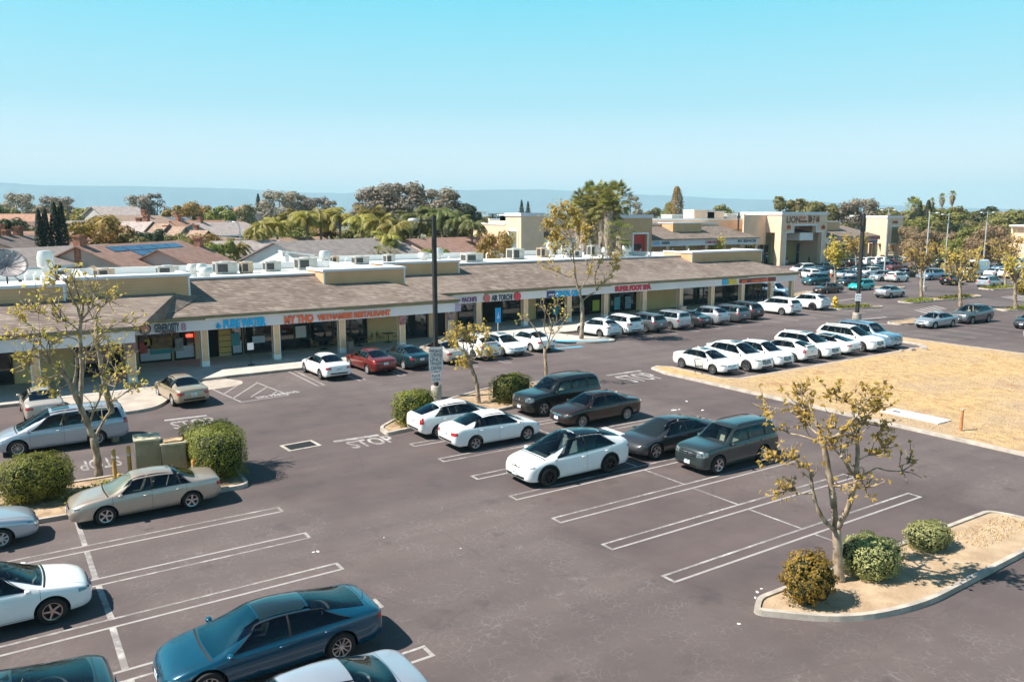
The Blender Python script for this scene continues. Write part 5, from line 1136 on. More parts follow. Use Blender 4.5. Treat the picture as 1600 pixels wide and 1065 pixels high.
# right wing with tower
e3 = thing('shop_row', (151.5, LY, 0), 'low shop wing right of the LION portal ending at the numbered tower', 'building', 'shop wings beside the supermarket portal')
o = shoprow(e3, 151.5, 170.5, False, True, [(L(1301, 350)[0], L(1333, 350)[0], 7.0, 8.9)], z0=4.3, z1=5.6, zr=8.0, cols=(152.3, 157, 162.5, 166.5, 170.1))
q = MB()
for px0, px1 in ((1291, 1294), (1304, 1310), (1316, 1320), (1350, 1356), (1364, 1366)): q.box(L(px0, 390, 109.8)[0], 109.8, 0.1, L(px1, 390, 109.8)[0], 109.95, 3.7)
o(q, 'shopfront_glass', M_GLASS)
for txt, a, c, z, h, m, lab in (('ORIENTAL MANDARIN', 1295, 1334, 4.65, .55, M_SRED, 'red and white panel sign on the right wing fascia'), ('YOGURT', 1355, 1374, 4.95, .5, M_SRED, 'small red panel sign close to the tower'), ('SANDWICH', 1355, 1370, 4.2, .4, M_SPUR, 'purple pink sign hanging below the small red one')):
    X = L(a, 378)[0]; s_ = thing('shop_sign', (X, LY - .04, z), lab, 'sign'); ww = L(c, 378)[0] - X; plaque(s_, -.1, -.1, ww + .1, h + .1, mat('panel_lilac', (.45, .40, .50), .5), y=.0); sign_text(txt, 0, -.05, 0, h, ww, m, s_)
e4 = thing('tower', (173.7, LY, 0), 'cream corner tower with number plate and olive panel', 'tower'); iv = Vector((-173.7, -LY, 0)); tx0, tx1, tz = 173.7, 180.2, 10.15
q = MB()
for xx in (tx0, tx1 - 1.2):
    for yy in (LY, 110.6): q.box(xx, yy, 0, xx + 1.2, yy + 1.1, 3.8)
q.box(tx0, LY, 3.8, tx1, 111.7, tz - .5); q.obj('wall', M_STUCCO, e4, loc=iv); q = MB(); q.box(tx0 - .12, LY - .12, tz - .5, tx1 + .12, 111.8, tz); q.obj('cornice', M_CORN, e4, loc=iv)
a, c = L(1392, 370)[0], L(1404, 370)[0]; q = MB(); q.box(a, LY - .04, 3.9, c, LY, 7.6); q.obj('olive_panel', M_OLIVE, e4, loc=iv); q = MB()
for b_ in ((a - .3, 3.6, a, 7.9), (c, 3.6, c + .3, 7.9), (a, 7.6, c, 7.9), (a, 3.6, c, 3.9)): q.box(b_[0], LY - .07, b_[1], b_[2], LY - .0, b_[3])
q.obj('panel_frame', M_CORN, e4, loc=iv); sign_text('2988', 2.0, -.03, 8.35, .65, 2.2, M_SBROWN, e4, 'number_plate')
# red portal, cream block and the long side wall at the left of this range
e5 = thing('shop_block', (94.9, LY - 1, 0), 'tan block with white cornice and a red entrance recess right of the palms', 'building'); iv = -e5.location
q = MB(); a, c = L(984, 370)[0], L(1005, 370)[0]; q.box(88.5, LY - 1, 0, a, 112, 9.7); q.box(c, LY - 1, 0, 99.9, 112, 9.7); q.box(a, LY - 1, 6.9, c, 112, 9.7); q.obj('wall', M_TAN, e5, loc=iv); q = MB(); q.box(88.3, LY - 1.15, 9.7, 100.05, 112.1, 10.3); q.obj('cornice', M_CORN, e5, loc=iv)
q = MB(); q.box(a, LY - .4, 0, c, LY - .2, 6.9); q.obj('red_recess', mat('entrance_red', (.55, .05, .04), .6), e5, loc=iv); q = MB(); q.box(a - .3, LY - 1.1, 0, a, LY - 1, 7.2); q.box(c, LY - 1.1, 0, c + .3, LY - 1, 7.2); q.box(a, LY - 1.1, 6.9, c, LY - 1, 7.2); q.obj('opening_trim', M_WHITE, e5, loc=iv); q = MB(); q.box((a + c) / 2 - 1, LY - .6, 4.2, (a + c) / 2 + .7, LY - .4, 5.2); q.obj('entrance_window', M_GLASS, e5, loc=iv)
e6 = thing('shop_block', (72.5, LY, 0), 'cream corner block with white cornice behind the leafy bare tree', 'building'); iv = -e6.location
q = MB(); q.box(72.5, LY, 0, 77, 111, 10.0); q.box(77, 110, 0, 88.5, 116, 9.6); q.obj('wall', M_STUCCO, e6, loc=iv); q = MB(); q.box(72.35, LY - .15, 10.0, 77.1, 111.1, 10.55); q.box(77.1, 109.85, 9.6, 88.5, 116.1, 10.2); q.obj('cornice', M_CORN, e6, loc=iv)
q = MB(); q.box(72.44, 107.6, 4.2, 72.5, 109.9, 7.6); fr_ = q.obj('side_window', M_OLIVE, e6, loc=iv); q = MB(); q.box(72.40, 107.3, 7.6, 72.5, 110.2, 7.9); q.box(72.4, 107.3, 4, 72.5, 107.6, 7.6); q.box(72.4, 109.9, 4, 72.5, 110.2, 7.6); q.obj('frame', M_WHITE, fr_)
q = MB(); q.box(77.0, LY, 4.4, 88.5, LY + .4, 6.3); q.obj('fascia', M_WHITE, e6, loc=iv); q = MB(); q.add([(77.0, LY - .3, 6.4), (88.5, LY - .3, 6.4), (88.5, 110, 8.6), (80, 110, 8.6)], [(0, 1, 2, 3)]); q.obj('shingle_roof', M_SHIN2, e6, loc=iv); q = MB(); q.box(77, LY + 3, 0, 88.5, LY + 3.3, 6.2); q.obj('shopfront_wall', M_YWALL, e6, loc=iv)
for x in (78, 82, 86): q = MB(); q.box(x - .3, LY + .1, 0, x + .3, LY + .7, 4.5); q.obj('column', M_COL, e6, loc=iv)
e7 = thing('store_building', (72.5, 116, 0), 'long cream store side wall behind the palm row, seen left of the corner block', 'building'); iv = -e7.location
q = MB(); q.box(72.55, 111.05, 0, 77, 123.5, 8.6); q.box(77, 116.2, 0, 140, 123.5, 9.2); q.obj('wall', M_STUCCO, e7, loc=iv); q = MB(); q.box(77, 116.1, 9.2, 140.2, 116.5, 9.6); q.box(77, 123.2, 9.2, 140.2, 123.6, 9.6); q.box(72.45, 111.2, 8.6, 72.8, 123.6, 8.95); q.obj('coping', M_WHITE, e7, loc=iv)
q = MB(); q.box(77.1, 116.5, 9.2, 139.8, 123.2, 9.22); q.obj('flat_roof', M_MEMB, e7, loc=iv)
for px, w_, h_, k in ((1092, 6, 2.0, 0), (1110, 5, 1.7, 0), (1135, 3, 1.2, 0), (745, 2, 1, 0), (765, 2, .9, 0), (1050, 3, 1.0, 0)):
    p = onY(px, 336, 119.8); e = thing('air_conditioner', (max(79, p.x), 119.8, 9.22), 'pale box unit %s on the far store roof' % {1092: 'with tan side, widest one', 1110: 'second widest', 1135: 'right hand small one', 745: 'at the left end', 765: 'second from the left end', 1050: 'in the middle by the slim poplar'}[px], 'air conditioner', 'units on the far store roof'); q = MB(); q.box(-w_ / 2, -1.5, 0, w_ / 2, 1.5, h_); q.obj('casing', M_STUCCO if w_ > 4 else M_HV, e); q = MB(); q.box(-w_ / 2 - .1, -1.6, h_, w_ / 2 + .1, 1.6, h_ + .15); q.obj('cap', M_CORN, e)
e8 = thing('shop_building', (208, 84, 0), 'cream gabled shop at the right edge beyond the white van', 'building'); iv = -e8.location
pz = Vector((208.0, 84, 7.6)); q = MB(); q.box(pz.x, 84, 0, pz.x + 26, 96, 5); q.box(pz.x + 1, 84.5, 5, pz.x + 26, 96, 7.6); q.obj('wall', M_STUCCO, e8, loc=iv); q = MB(); q.box(pz.x - .2, 83.8, 7.6, pz.x + 26, 96, 8.0); q.obj('cornice', M_CORN, e8, loc=iv); q = MB(); q.add([(pz.x, 83.3, 3.7), (pz.x + 26, 83.3, 3.7), (pz.x + 26, 84.4, 5.2), (pz.x, 84.4, 5.2)], [(0, 1, 2, 3)]); q.obj('shingle_roof', M_SHIN2, e8, loc=iv); q = MB(); q.box(pz.x + 1, 83.9, .3, pz.x + 2.5, 84, 2.5); q.box(pz.x + 4, 83.9, .3, pz.x + 9, 84, 2.6); q.obj('shopfront_glass', M_GLASS, e8, loc=iv)

# ------------------------------------------------------------------ houses of the neighbourhood
RC = {'brown': (.235, .14, .11), 'grey': (.22, .19, .18), 'red': (.25, .145, .115), 'tan': (.34, .23, .17), 'dark': (.14, .11, .10), 'pale': (.36, .30, .28), 'terra': (.34, .19, .13), 'bluegrey': (.17, .18, .20)}
def roofm(k): return mat('roof_' + k, RC[k], .95, var=.18, vscale=1.4, bump=.5, bscale=4)
WC = {'beige': (.50, .38, .32), 'white': (.72, .71, .70), 'cream': (.62, .50, .36), 'blue': (.10, .24, .30), 'pink': (.56, .40, .36), 'grey': (.42, .40, .38), 'yellow': (.68, .60, .30)}
def wallm(k): return mat('wall_' + k, WC[k], .9, var=.06, vscale=.5)
def house(px, py, D, w_, d_, rz, hw, hr, rc, wc, lab, hip=0, chim=None, wins=(), solar=False, overh=.5):
    """gable house: ridge along local x, front face at -y; (px,py) ray at distance D gives the eave line height when hw is None"""
    p = onD(px, py, D)
    if hw is None: hw = max(2.4, p.z)
    e = thing('house', (p.x, p.y, 0), lab, 'house', 'houses of the neighbourhood', R(rz)); a, c = w_ / 2, d_ / 2
    q = MB(); q.box(-a, -c, 0, a, c, hw)
    if not hip: q.add([(-a, -c, hw), (-a, c, hw), (-a, 0, hw + hr), (a, -c, hw), (a, c, hw), (a, 0, hw + hr)], [(0, 2, 1), (3, 4, 5)])
    q.obj('wall', wallm(wc), e)
    ov = overh; k = hr / c; A, Cc = a + ov, c + ov; ze = hw - ov * k; hx = a + ov - (hip * c); t = .16
    q = MB(); V = [(-A, -Cc, ze), (A, -Cc, ze), (A, Cc, ze), (-A, Cc, ze), (-hx, 0, hw + hr), (hx, 0, hw + hr)]; V += [(x, y, z + t) for x, y, z in V]
    F = [(6, 7, 11, 10), (8, 9, 10, 11), (0, 4, 5, 1), (2, 5, 4, 3), (0, 1, 7, 6), (2, 3, 9, 8)]
    F += [(7, 8, 11), (9, 6, 10), (1, 5, 2), (3, 4, 0), (1, 2, 8, 7), (3, 0, 6, 9)] if hip else [(1, 5, 11, 7), (5, 2, 8, 11), (3, 4, 10, 9), (4, 0, 6, 10)]
    q.add(V, F); rf = q.obj('roof', roofm(rc), e)
    q = MB(); q.box(-A, -Cc - .03, ze - .12, A, -Cc, ze + t + .02); q.obj('gutter', M_WHITE if wc != 'beige' else _M.get('roof_brown') or roofm('brown'), rf)
    if chim is not None:
        for cx in (chim if isinstance(chim, (list, tuple)) else (chim,)):
            q = MB(); q.box(cx - .45, -.2, hw - 1, cx + .45, .6, hw + hr + 1.1); q.box(cx - .55, -.3, hw + hr + 1.1, cx + .55, .7, hw + hr + 1.3); q.obj('chimney', mat('chimney_brick', (.30, .13, .08), .9, var=.3, vscale=3), rf)
    for wx, wz, ww, wh in wins:
        q = MB(); q.box(wx - ww / 2 - .08, -c - .06, wz - .08, wx + ww / 2 + .08, -c, wz + wh + .08); f = q.obj('window', M_WHITE, e); q = MB(); q.box(wx - ww / 2, -c - .08, wz, wx - .04, -c - .06, wz + wh); q.box(wx + .04, -c - .08, wz, wx + ww / 2, -c - .06, wz + wh); q.obj('pane', M_GLASS, f)
    if solar:
        for i_ in range(5):
            for j in range(3):
                if i_ == 0 and j < 2: continue
                x_ = -a + 3.4 + i_ * 2.9; s0 = .24 + j * .22; q = MB(); P = []
                for (xx, ss) in ((x_ - s0 * 0 + .0, s0), (x_ + 2.72, s0), (x_ + 2.72, s0 + .195), (x_, s0 + .195)):
                    P.append((xx, -Cc + ss * Cc, ze + t + ss * (hw + hr - ze) + .08))
                q.add(P + [(x, y, z - .05) for x, y, z in P], [(0, 1, 2, 3), (0, 4, 5, 1), (1, 5, 6, 2), (3, 2, 6, 7), (0, 3, 7, 4)]); q.obj('solar_panel', mat('solar_blue', (.045, .07, .15), .12, ior=1.6, var=.15, vscale=.6), rf)
    return e
HS = [ # px, py(eave), D, width, depth, rot, wallh, roofh, roof, wall, label
 (212, 411, 108, 20, 11, 48, None, 2.3, 'brown', 'beige', 'beige house with brown roof and a bank of solar panels', 0, -9.6, ((-2, 1.6, 2.2, 1.1), (1.8, 1.6, 2.8, 1.1), (-6, 1.4, 2.0, .8), (6, 1.5, 2.6, 1.1)), True),
 (285, 415, 104, 9, 9, 48, None, 2.0, 'brown', 'pink', 'beige gabled wing with dark red verge and a tall brick chimney', 0, 4.3, ((0, 1.6, 1.2, 1.2),)),
 (530, 403, 112, 24, 12, 30, None, 2.4, 'grey', 'white', 'white gabled house with long grey roof behind the roof ducts', 0, None, ()),
 (700, 392, 130, 17, 11, 18, None, 2.0, 'brown', 'pink', 'pinkish house with brown roof right of the palm row', 0, None, ((3, 1.5, 1.0, 1.2), (5.5, 1.5, 1.2, 1.3))),
 (455, 397, 138, 15, 10, 30, None, 2.6, 'tan', 'grey', 'tan roofed house half hidden by palm trunks', 0, None, ()),
 (70, 410, 105, 20, 11, 44, None, 1.6, 'grey', 'cream', 'grey roofed house behind the satellite dish', 0, (-8, 6), ()),
 (90, 392, 125, 22, 10, 50, None, 1.7, 'red', 'cream', 'long red brown roof with brick chimneys at left', 0, (-9, 9), ()),
 (60, 380, 150, 22, 10, 52, None, 1.8, 'terra', 'cream', 'terracotta roof below the cypress row', 0, (-8,), ()),
 (20, 393, 118, 12, 10, 60, None, 1.8, 'dark', 'beige', 'dark roofed house with two chimneys at far left', 0, (-3, 2), ()),
 (45, 362, 190, 18, 10, 50, None, 1.9, 'brown', 'cream', 'brown roofed house left of the four cypresses', 0, None, ()),
 (105, 362, 200, 16, 10, 40, None, 2.2, 'pale', 'pink', 'pale gabled house behind the four cypresses', 0, None, ()),
 (40, 350, 240, 16, 10, -35, None, 2.4, 'terra', 'white', 'small white gabled house with orange roof at upper left', 0, None, ()),
 (205, 358, 180, 20, 12, 48, None, 2.6, 'tan', 'pink', 'broad tan roof above the solar panel house', 0, (5,), ()),
 (180, 336, 250, 12, 10, 20, None, 2.2, 'pale', 'grey', 'tall grey gabled house among far trees at left', 0, None, ()),
 (208, 370, 170, 8, 9, -45, None, 2.8, 'pale', 'white', 'first small white gable left of the pale chimney', 0, (3,), ()),
 (233, 374, 168, 8, 9, -45, None, 2.8, 'tan', 'white', 'second small white gable by the pale yellow chimney', 0, (-2,), ()),
 (262, 377, 166, 7, 8, -45, None, 2.6, 'tan', 'white', 'third small white gable in the row', 0, None, ()),
 (297, 381, 164, 7, 8, -45, None, 2.4, 'tan', 'white', 'fourth small white gable in the row', 0, None, ()),
 (258, 356, 210, 13, 10, 35, None, 2.4, 'bluegrey', 'grey', 'blue grey gabled house behind the white gables', 0, (4,), ()),
 (310, 364, 190, 14, 10, 30, None, 2.6, 'terra', 'blue', 'teal blue house with orange brown roof', 0, (-5,), ((0, 2.4, 1.5, 1.2),)),
 (345, 366, 185, 16, 11, 38, None, 2.4, 'pale', 'blue', 'pale grey roof with blue gable and chimney', 0, (-6,), ()),
 (300, 376, 172, 30, 9, 46, None, 1.8, 'tan', 'beige', 'long tan roof joining the four white gables', 0, (-8, 2), ()),
 (345, 350, 260, 14, 10, 40, None, 2.2, 'brown', 'pink', 'brown hip roofed house far behind the blue gable', 1, None, ()),
 (382, 332, 330, 14, 12, 40, None, 2.4, 'terra', 'pink', 'small orange hip roof beyond the street lamp', 1, None, ()),
 (385, 402, 118, 9, 8, 10, None, 2.2, 'pale', 'blue', 'light blue house front left of the white gable', 0, None, ((0, 1.5, 1.6, 1.3),)),
 (1590, 350, 330, 30, 16, -20, None, 4, 'terra', 'cream', 'orange roofed house at the right horizon behind trees', 1, None, ()),
 (1440, 350, 300, 18, 12, -10, None, 3, 'pale', 'pink', 'pale house roof between palms right of the tower', 0, None, ()),
 (1330, 347, 320, 26, 12, 0, None, 2.5, 'pale', 'cream', 'low roof behind the right shop wing', 0, None, ())]
for h_ in HS: house(*h_)
# distant big buildings on the plain
def block(px0, px1, D, ztop, m, lab, bands=0):
    a, c = onD(px0, 330, D), onD(px1, 330, D); w_ = (c - a).length; ang = math.atan2(c.y - a.y, c.x - a.x); e = thing('distant_building', (a.x, a.y, 0), lab, 'building', rz=ang); q = MB(); q.box(0, 0, 0, w_, 40, ztop); q.obj('wall', m, e); q = MB(); q.box(-.3, -.3, ztop, w_ + .3, 40.3, ztop + .5); q.obj('parapet', M_CORN, e)
    for i in range(bands):
        q = MB(); q.box(w_ * (.06 + i * .9 / bands), -.25, ztop * .45, w_ * (.06 + (i + .72) * .9 / bands), 0, ztop * .75); q.obj('window', M_GLASS, e)
M_OFF = mat('office_blue_grey', (.42, .50, .56), .6); M_OFFW = mat('office_white', (.72, .74, .76), .6)
block(742, 760, 900, 15, M_OFFW, 'white far office block left of the blue grey one'); block(763, 800, 880, 13, M_OFF, 'blue grey far office block left of the two small conifers', 6); block(806, 830, 900, 13, M_OFF, 'blue grey far office block right of the two small conifers', 4); block(832, 895, 1000, 13, M_OFF, 'long low office block behind the big palms', 8)
block(965, 990, 800, 11, M_OFFW, 'white far warehouse right of the big palms', 3); block(1008, 1020, 900, 14, M_OFFW, 'small white block near the poplar'); block(1136, 1160, 850, 14, M_OFFW, 'white far building with tower box left of the LION portal', 3); block(1560, 1592, 700, 11, M_OFFW, 'white jagged far building near the right edge', 3); block(545, 552, 1000, 15, M_OFFW, 'tiny white block seen between palm tops'); block(415, 430, 900, 17, M_OFFW, 'tiny pale block left of the grey trees')
# garden and boundary walls
for a, c, z, m, lab in (((1413, 398), (1500, 398), 2.2, mat('brick_orange_wall', (.48, .20, .10), .9, var=.15), 'long orange brick wall beyond the car park right of the tower'), ((1420, 402), (1488, 401), 1.0, M_WHITE, 'low pale kerb wall in front of the orange brick wall')):
    A, B2 = gp(*a), gp(*c); d_ = (B2 - A); e = thing('boundary_wall', tuple(A), lab, 'wall', rz=math.atan2(d_.y, d_.x)); q = MB(); q.box(0, 0, 0, d_.length, .3, z); q.obj('wall', m, e); q = MB()
    for k in range(int(d_.length / 8) + 1): q.box(k * 8 - .3, -.15, 0, k * 8 + .3, .45, z + .25)
    q.obj('pier', M_STUCCO, e)
# ------------------------------------------------------------------ far ridge and the air
ridge = [(-400, 283), (-200, 282), (0, 285), (40, 287), (90, 289), (180, 291), (260, 292), (330, 294), (400, 297), (470, 300), (540, 301), (600, 297), (700, 296), (780, 297), (850, 297), (920, 299), (1000, 304), (1080, 307), (1150, 310), (1220, 313), (1300, 317), (1400, 321), (1500, 324), (1600, 326), (1800, 329), (2000, 331)]
DR = 9000.0; q = MB(); rows = []
for i in range(len(ridge) - 1):
    for k in range(6):
        t = k / 6; px = ridge[i][0] * (1 - t) + ridge[i + 1][0] * t; py = ridge[i][1] * (1 - t) + ridge[i + 1][1] * t + random.uniform(-.35, .35) + 1.1 * math.sin(px * .021) * math.sin(px * .0083 + 1); p = onD(px, py, DR); d = Vector((p.x, p.y, 0)).normalized()
        rows.append([d * (DR - 2600) + Vector((0, 0, -1)), d * (DR - 1700) + Vector((0, 0, p.z * (.28 + random.uniform(-.08, .08)))), d * (DR - 800) + Vector((0, 0, p.z * (.66 + random.uniform(-.08, .08)))), Vector((p.x, p.y, p.z)), d * (DR + 1600) + Vector((0, 0, -1))])
vs_ = [v for r_ in rows for v in r_]; q.add(vs_, [(i * 5 + j, i * 5 + j + 1, (i + 1) * 5 + j + 1, (i + 1) * 5 + j) for i in range(len(rows) - 1) for j in range(4)])
q.obj('hills', mat('hazed_hill_scrub', (.09, .14, .19), .95, col2=(.12, .18, .24), vscale=.002), kind='structure', smooth=True)  # part of the distance haze is put into the hills' bluish base colour
hz = bpy.data.materials.new('air'); hz.use_nodes = True; hn = hz.node_tree; hn.nodes.clear(); ho = hn.nodes.new('ShaderNodeOutputMaterial'); hv = hn.nodes.new('ShaderNodeVolumePrincipled'); hv.inputs['Color'].default_value = (.56, .87, 1.0, 1); hv.inputs['Density'].default_value = 1.4e-4; hv.inputs['Anisotropy'].default_value = .0; hn.links.new(hv.outputs[0], ho.inputs['Volume'])
q = MB(); q.box(-14500, -14500, -5, 14500, 14500, 470); hb_ = q.obj('haze', hz, kind='stuff')

# ------------------------------------------------------------------ planting
def leafm(name, c1, c2, rough=.6):
    g = G(name); oi = g.new('ShaderNodeObjectInfo')
    c = g.ramp(g.noise(3.2, 4, rough=.7), [(0.32, c1), (0.68, c2)])
    hs = g.new('ShaderNodeHueSaturation'); g.n.links.new(g.math('ADD', g.math('MULTIPLY', oi.outputs['Random'], .035), .482), hs.inputs['Hue']); g.n.links.new(g.math('ADD', g.math('MULTIPLY', oi.outputs['Random'], .45), .78), hs.inputs['Value']); g.n.links.new(c, hs.inputs['Color'])
    g.done(hs.outputs[0], rough); g.b.inputs['Subsurface Weight'].default_value = 0.0
    # leaves let some light through
    tr = g.new('ShaderNodeBsdfTranslucent'); g.n.links.new(hs.outputs[0], tr.inputs[0]); mx = g.new('ShaderNodeMixShader'); mx.inputs[0].default_value = .42
    o_ = [x for x in g.n.nodes if x.type == 'OUTPUT_MATERIAL'][0]; g.n.links.new(g.b.outputs[0], mx.inputs[1]); g.n.links.new(tr.outputs[0], mx.inputs[2]); g.n.links.new(mx.outputs[0], o_.inputs[0])
    return g.m
F_SYC = leafm('sycamore_leaves', (.33, .25, .045), (.76, .57, .12)); F_HEDGE = leafm('hedge_leaves', (.11, .13, .02), (.35, .37, .055)); F_RUST = leafm('rusty_leaves', (.20, .15, .02), (.52, .34, .05)); F_SILV = leafm('silvery_leaves', (.20, .21, .07), (.52, .50, .22))
F_OLV = leafm('olive_foliage', (.11, .11, .035), (.31, .27, .09)); F_GRY = leafm('eucalypt_foliage', (.16, .135, .10), (.42, .35, .27)); F_DRK = leafm('dark_foliage', (.03, .042, .018), (.10, .12, .05)); F_AUT = leafm('autumn_foliage', (.17, .11, .025), (.42, .29, .07)); F_GRN = leafm('green_foliage', (.10, .12, .025), (.34, .33, .07)); F_CYP = leafm('cypress_foliage', (.010, .020, .010), (.03, .045, .02))
F_PALM = leafm('palm_fronds', (.14, .14, .03), (.47, .39, .08)); F_FAN = leafm('fan_palm_leaves', (.11, .125, .035), (.40, .37, .10)); F_SKIRT = mat('palm_skirt', (.20, .16, .12), .95, col2=(.42, .34, .27), vscale=3, stretch=(2, 2, .3)); F_DPALM = leafm('dark_palm_fronds', (.06, .08, .02), (.22, .23, .06))
def rv(rg=random):
    while True:
        v = Vector((rg.uniform(-1, 1), rg.uniform(-1, 1), rg.uniform(-1, 1)))
        if .05 < v.length < 1: return v
def leaf(q, p, n, s, rg=random, mi=0, maple=False):
    n = n.normalized(); a = n.orthogonal().normalized(); b_ = n.cross(a); t = rg.uniform(0, 6.28); a, b_ = a * math.cos(t) + b_ * math.sin(t), b_ * math.cos(t) - a * math.sin(t)
    o = len(q.v)
    if maple:
        P = [p - a * s * .5, p - a * s * .1 + b_ * s * .5 + n * s * .12, p + a * s * .1 + b_ * s * .16, p + a * s * .55 + n * s * .05, p + a * s * .1 - b_ * s * .16, p - a * s * .1 - b_ * s * .5 + n * s * .12]
        q.v += [tuple(v) for v in P]; q.f.append(tuple(range(o, o + 6))); q.m.append(mi)
    else:
        P = [p - a * s * .5, p + b_ * s * .33, p + a * s * .5 + n * s * .08, p - b_ * s * .33]
        q.v += [tuple(v) for v in P]; q.f.append((o, o + 1, o + 2, o + 3)); q.m.append(mi)
# clipped shrubs: dense leaves over a bodied shape
def shrub(x, y, sx, sy, h, lab, m, box=.6, n=5200, ls=.075, rz=0, z0=.1, ragged=.06, core=(.02, .025, .008), cat='shrub', name='clipped_shrub', group=None, flat=False):
    rg = random.Random(int(x * 97 + y * 31)); e = thing(name, (x, y, z0), lab, cat, group, R(rz)); pw = 2.1 + 7 * box * box
    def P(d, k=1.0):
        lump = 1 + ragged * (math.sin(5 * d.x + x) * math.cos(6 * d.y + y) + .6 * math.sin(11 * d.z + 9 * d.x + x * 3) + .5 * math.sin(17 * d.y + y))
        r_ = (abs(d.x / sx) ** pw + abs(d.y / sy) ** pw + abs(d.z / (h * .5)) ** pw) ** (-1 / pw)
        return d * r_ * lump * k + Vector((0, 0, h * .5))
    q = MB()
    for i in range(n):
        d = rv(rg).normalized()
        if d.z < -.75: continue
        k = rg.uniform(.90, 1.03) if rg.random() > .05 else rg.uniform(1.02, 1.10)
        p = P(d, k); nrm = Vector((d.x / sx, d.y / sy, d.z / (h * .5))).normalized() + rv(rg) * .75
        leaf(q, p, nrm, ls * rg.uniform(.7, 1.3), rg)
    q.obj('foliage', m, e)
    c = MB(); vs = [];
    for i in range(9):
        ph = -PI / 2 + PI * i / 8
        for j in range(16): th = 2 * PI * j / 16; vs.append(P(Vector((math.cos(ph) * math.cos(th), math.cos(ph) * math.sin(th), math.sin(ph))), .88))
    c.add(vs, [(i * 16 + j, i * 16 + (j + 1) % 16, (i + 1) * 16 + (j + 1) % 16, (i + 1) * 16 + j) for i in range(8) for j in range(16)]); c.obj('twigs', mat('shrub_inside', core, .95), e)  # solid near-black core: the shade between the leaves is put into its colour
    return e
p = gp(62, 795); shrub(p.x, p.y + .85, 1.18, .95, 1.62, 'big round clipped shrub at the left between two silver cars', F_HEDGE, .25, 9500, .072)
shrub(6.98, 31.55, .92, 1.5, 1.85, 'large boxy clipped hedge right of the green cabinets', F_HEDGE, .9, 13500, .072, 4, ragged=.03)
p = gp(630, 660); shrub(p.x + .25, 34.05, 1.0, .68, 1.55, 'boxy clipped hedge left of the white hatchback under the lamp pole', F_HEDGE, .75, 5500, .08, 5, ragged=.03)
shrub(23.6, 35.6, 1.15, .75, 1.35, 'boxy hedge between the thin tree and the black four by four', F_HEDGE, .7, 5500, .08, 8, ragged=.04)
p = gp(1275, 955); shrub(p.x + .1, p.y + .35, .72, .60, 1.28, 'rust coloured shrub at the foot of the right front tree', F_RUST, .12, 4600, .065, ragged=.17, name='loose_shrub')
p = gp(1370, 915); shrub(p.x + .35, p.y + .45, .82, .68, 1.02, 'round silvery green shrub, the larger one behind the right front tree', F_SILV, .45, 5200, .065)
p = gp(1465, 865); shrub(p.x + .05, p.y + .35, .78, .55, .72, 'low silvery green shrub at the far end of the right front island', F_SILV, .35, 4200, .065)
p = gp(2592 / 1.62, 448)
shrub(112.5, 49.0, 1.6, 1.4, 1.9, 'rust green round shrub at the right edge beyond the distant minivan', F_RUST, .3, 1500, .2)
# leafy ground cover
def cover(x0, y0, x1, y1, w_, n, s, m, lab, z=.1, hh=.22, name='ground_cover', stuffk=True):
    rg = random.Random(int(x0 * 13 + y1)); q = MB(); a = Vector((x0, y0, 0)); d = Vector((x1 - x0, y1 - y0, 0))
    for i in range(n):
        t = rg.random(); p = a + d * t + Vector((rg.gauss(0, w_ * .4), rg.gauss(0, w_ * .4), z + abs(rg.gauss(0, hh * .5)))); leaf(q, p, Vector((rg.gauss(0, .6), rg.gauss(0, .6), 1)), s * rg.uniform(.6, 1.4), rg)
    return q.obj(name, m, None, kind='stuff')
cover(2.2, 31.0, 4.6, 32.4, .8, 1500, .14, F_HEDGE, ''); cover(-.5, 32.2, 2.0, 31.6, .6, 500, .12, F_SILV, '')
cover(90.6, 52.0, 94.2, 52.0, 1.0, 900, .3, F_HEDGE, ''); cover(97.5, 51.8, 103, 51.8, 1.0, 900, .3, F_HEDGE, ''); cover(78.0, 53.0, 81.8, 51.9, .9, 1200, .28, F_HEDGE, ''); cover(92.5, 41.4, 96, 41.4, .9, 700, .25, F_HEDGE, ''); cover(116.5, 55.8, 122, 55.3, 1.0, 800, .3, F_HEDGE, ''); cover(54, 56.2, 56.5, 56.2, .35, 300, .16, F_HEDGE, '', .2); cover(49.5, 56.6, 51.5, 56.8, .3, 200, .16, F_HEDGE, '', .2); cover(29, 35.5, 22, 35, .8, 300, .1, F_RUST, '')
# straw on the dry field and on the sandy island
def tufts(poly, n, s, m, z=.12, name='dry_grass_tufts'):
    rg = random.Random(5); q = MB(); x0, x1 = min(p[0] for p in poly), max(p[0] for p in poly); y0, y1 = min(p[1] for p in poly), max(p[1] for p in poly)
    for i in range(n):
        x, y = rg.uniform(x0, x1), rg.uniform(y0, y1); a = rg.uniform(0, 6.28); hh = s * rg.uniform(.4, 1.3); w_ = s * .35; ca, sa = math.cos(a) * w_, math.sin(a) * w_; o = len(q.v); lx, ly = rg.gauss(0, .5) * hh, rg.gauss(0, .5) * hh
        q.v += [(x - ca, y - sa, z), (x + ca, y + sa, z), (x + lx, y + ly, z + hh)]; q.f.append((o, o + 1, o + 2)); q.m.append(0)
    return q.obj(name, m, kind='stuff')
M_STRAW = mat('straw', (.42, .28, .14), .9, col2=(.62, .46, .27), vscale=.8)
tufts([(36.6, 12), (62, 32)], 22000, .055, M_STRAW); tufts([(24.5, 11.2), (27.8, 12.3)], 500, .06, M_STRAW, .1)

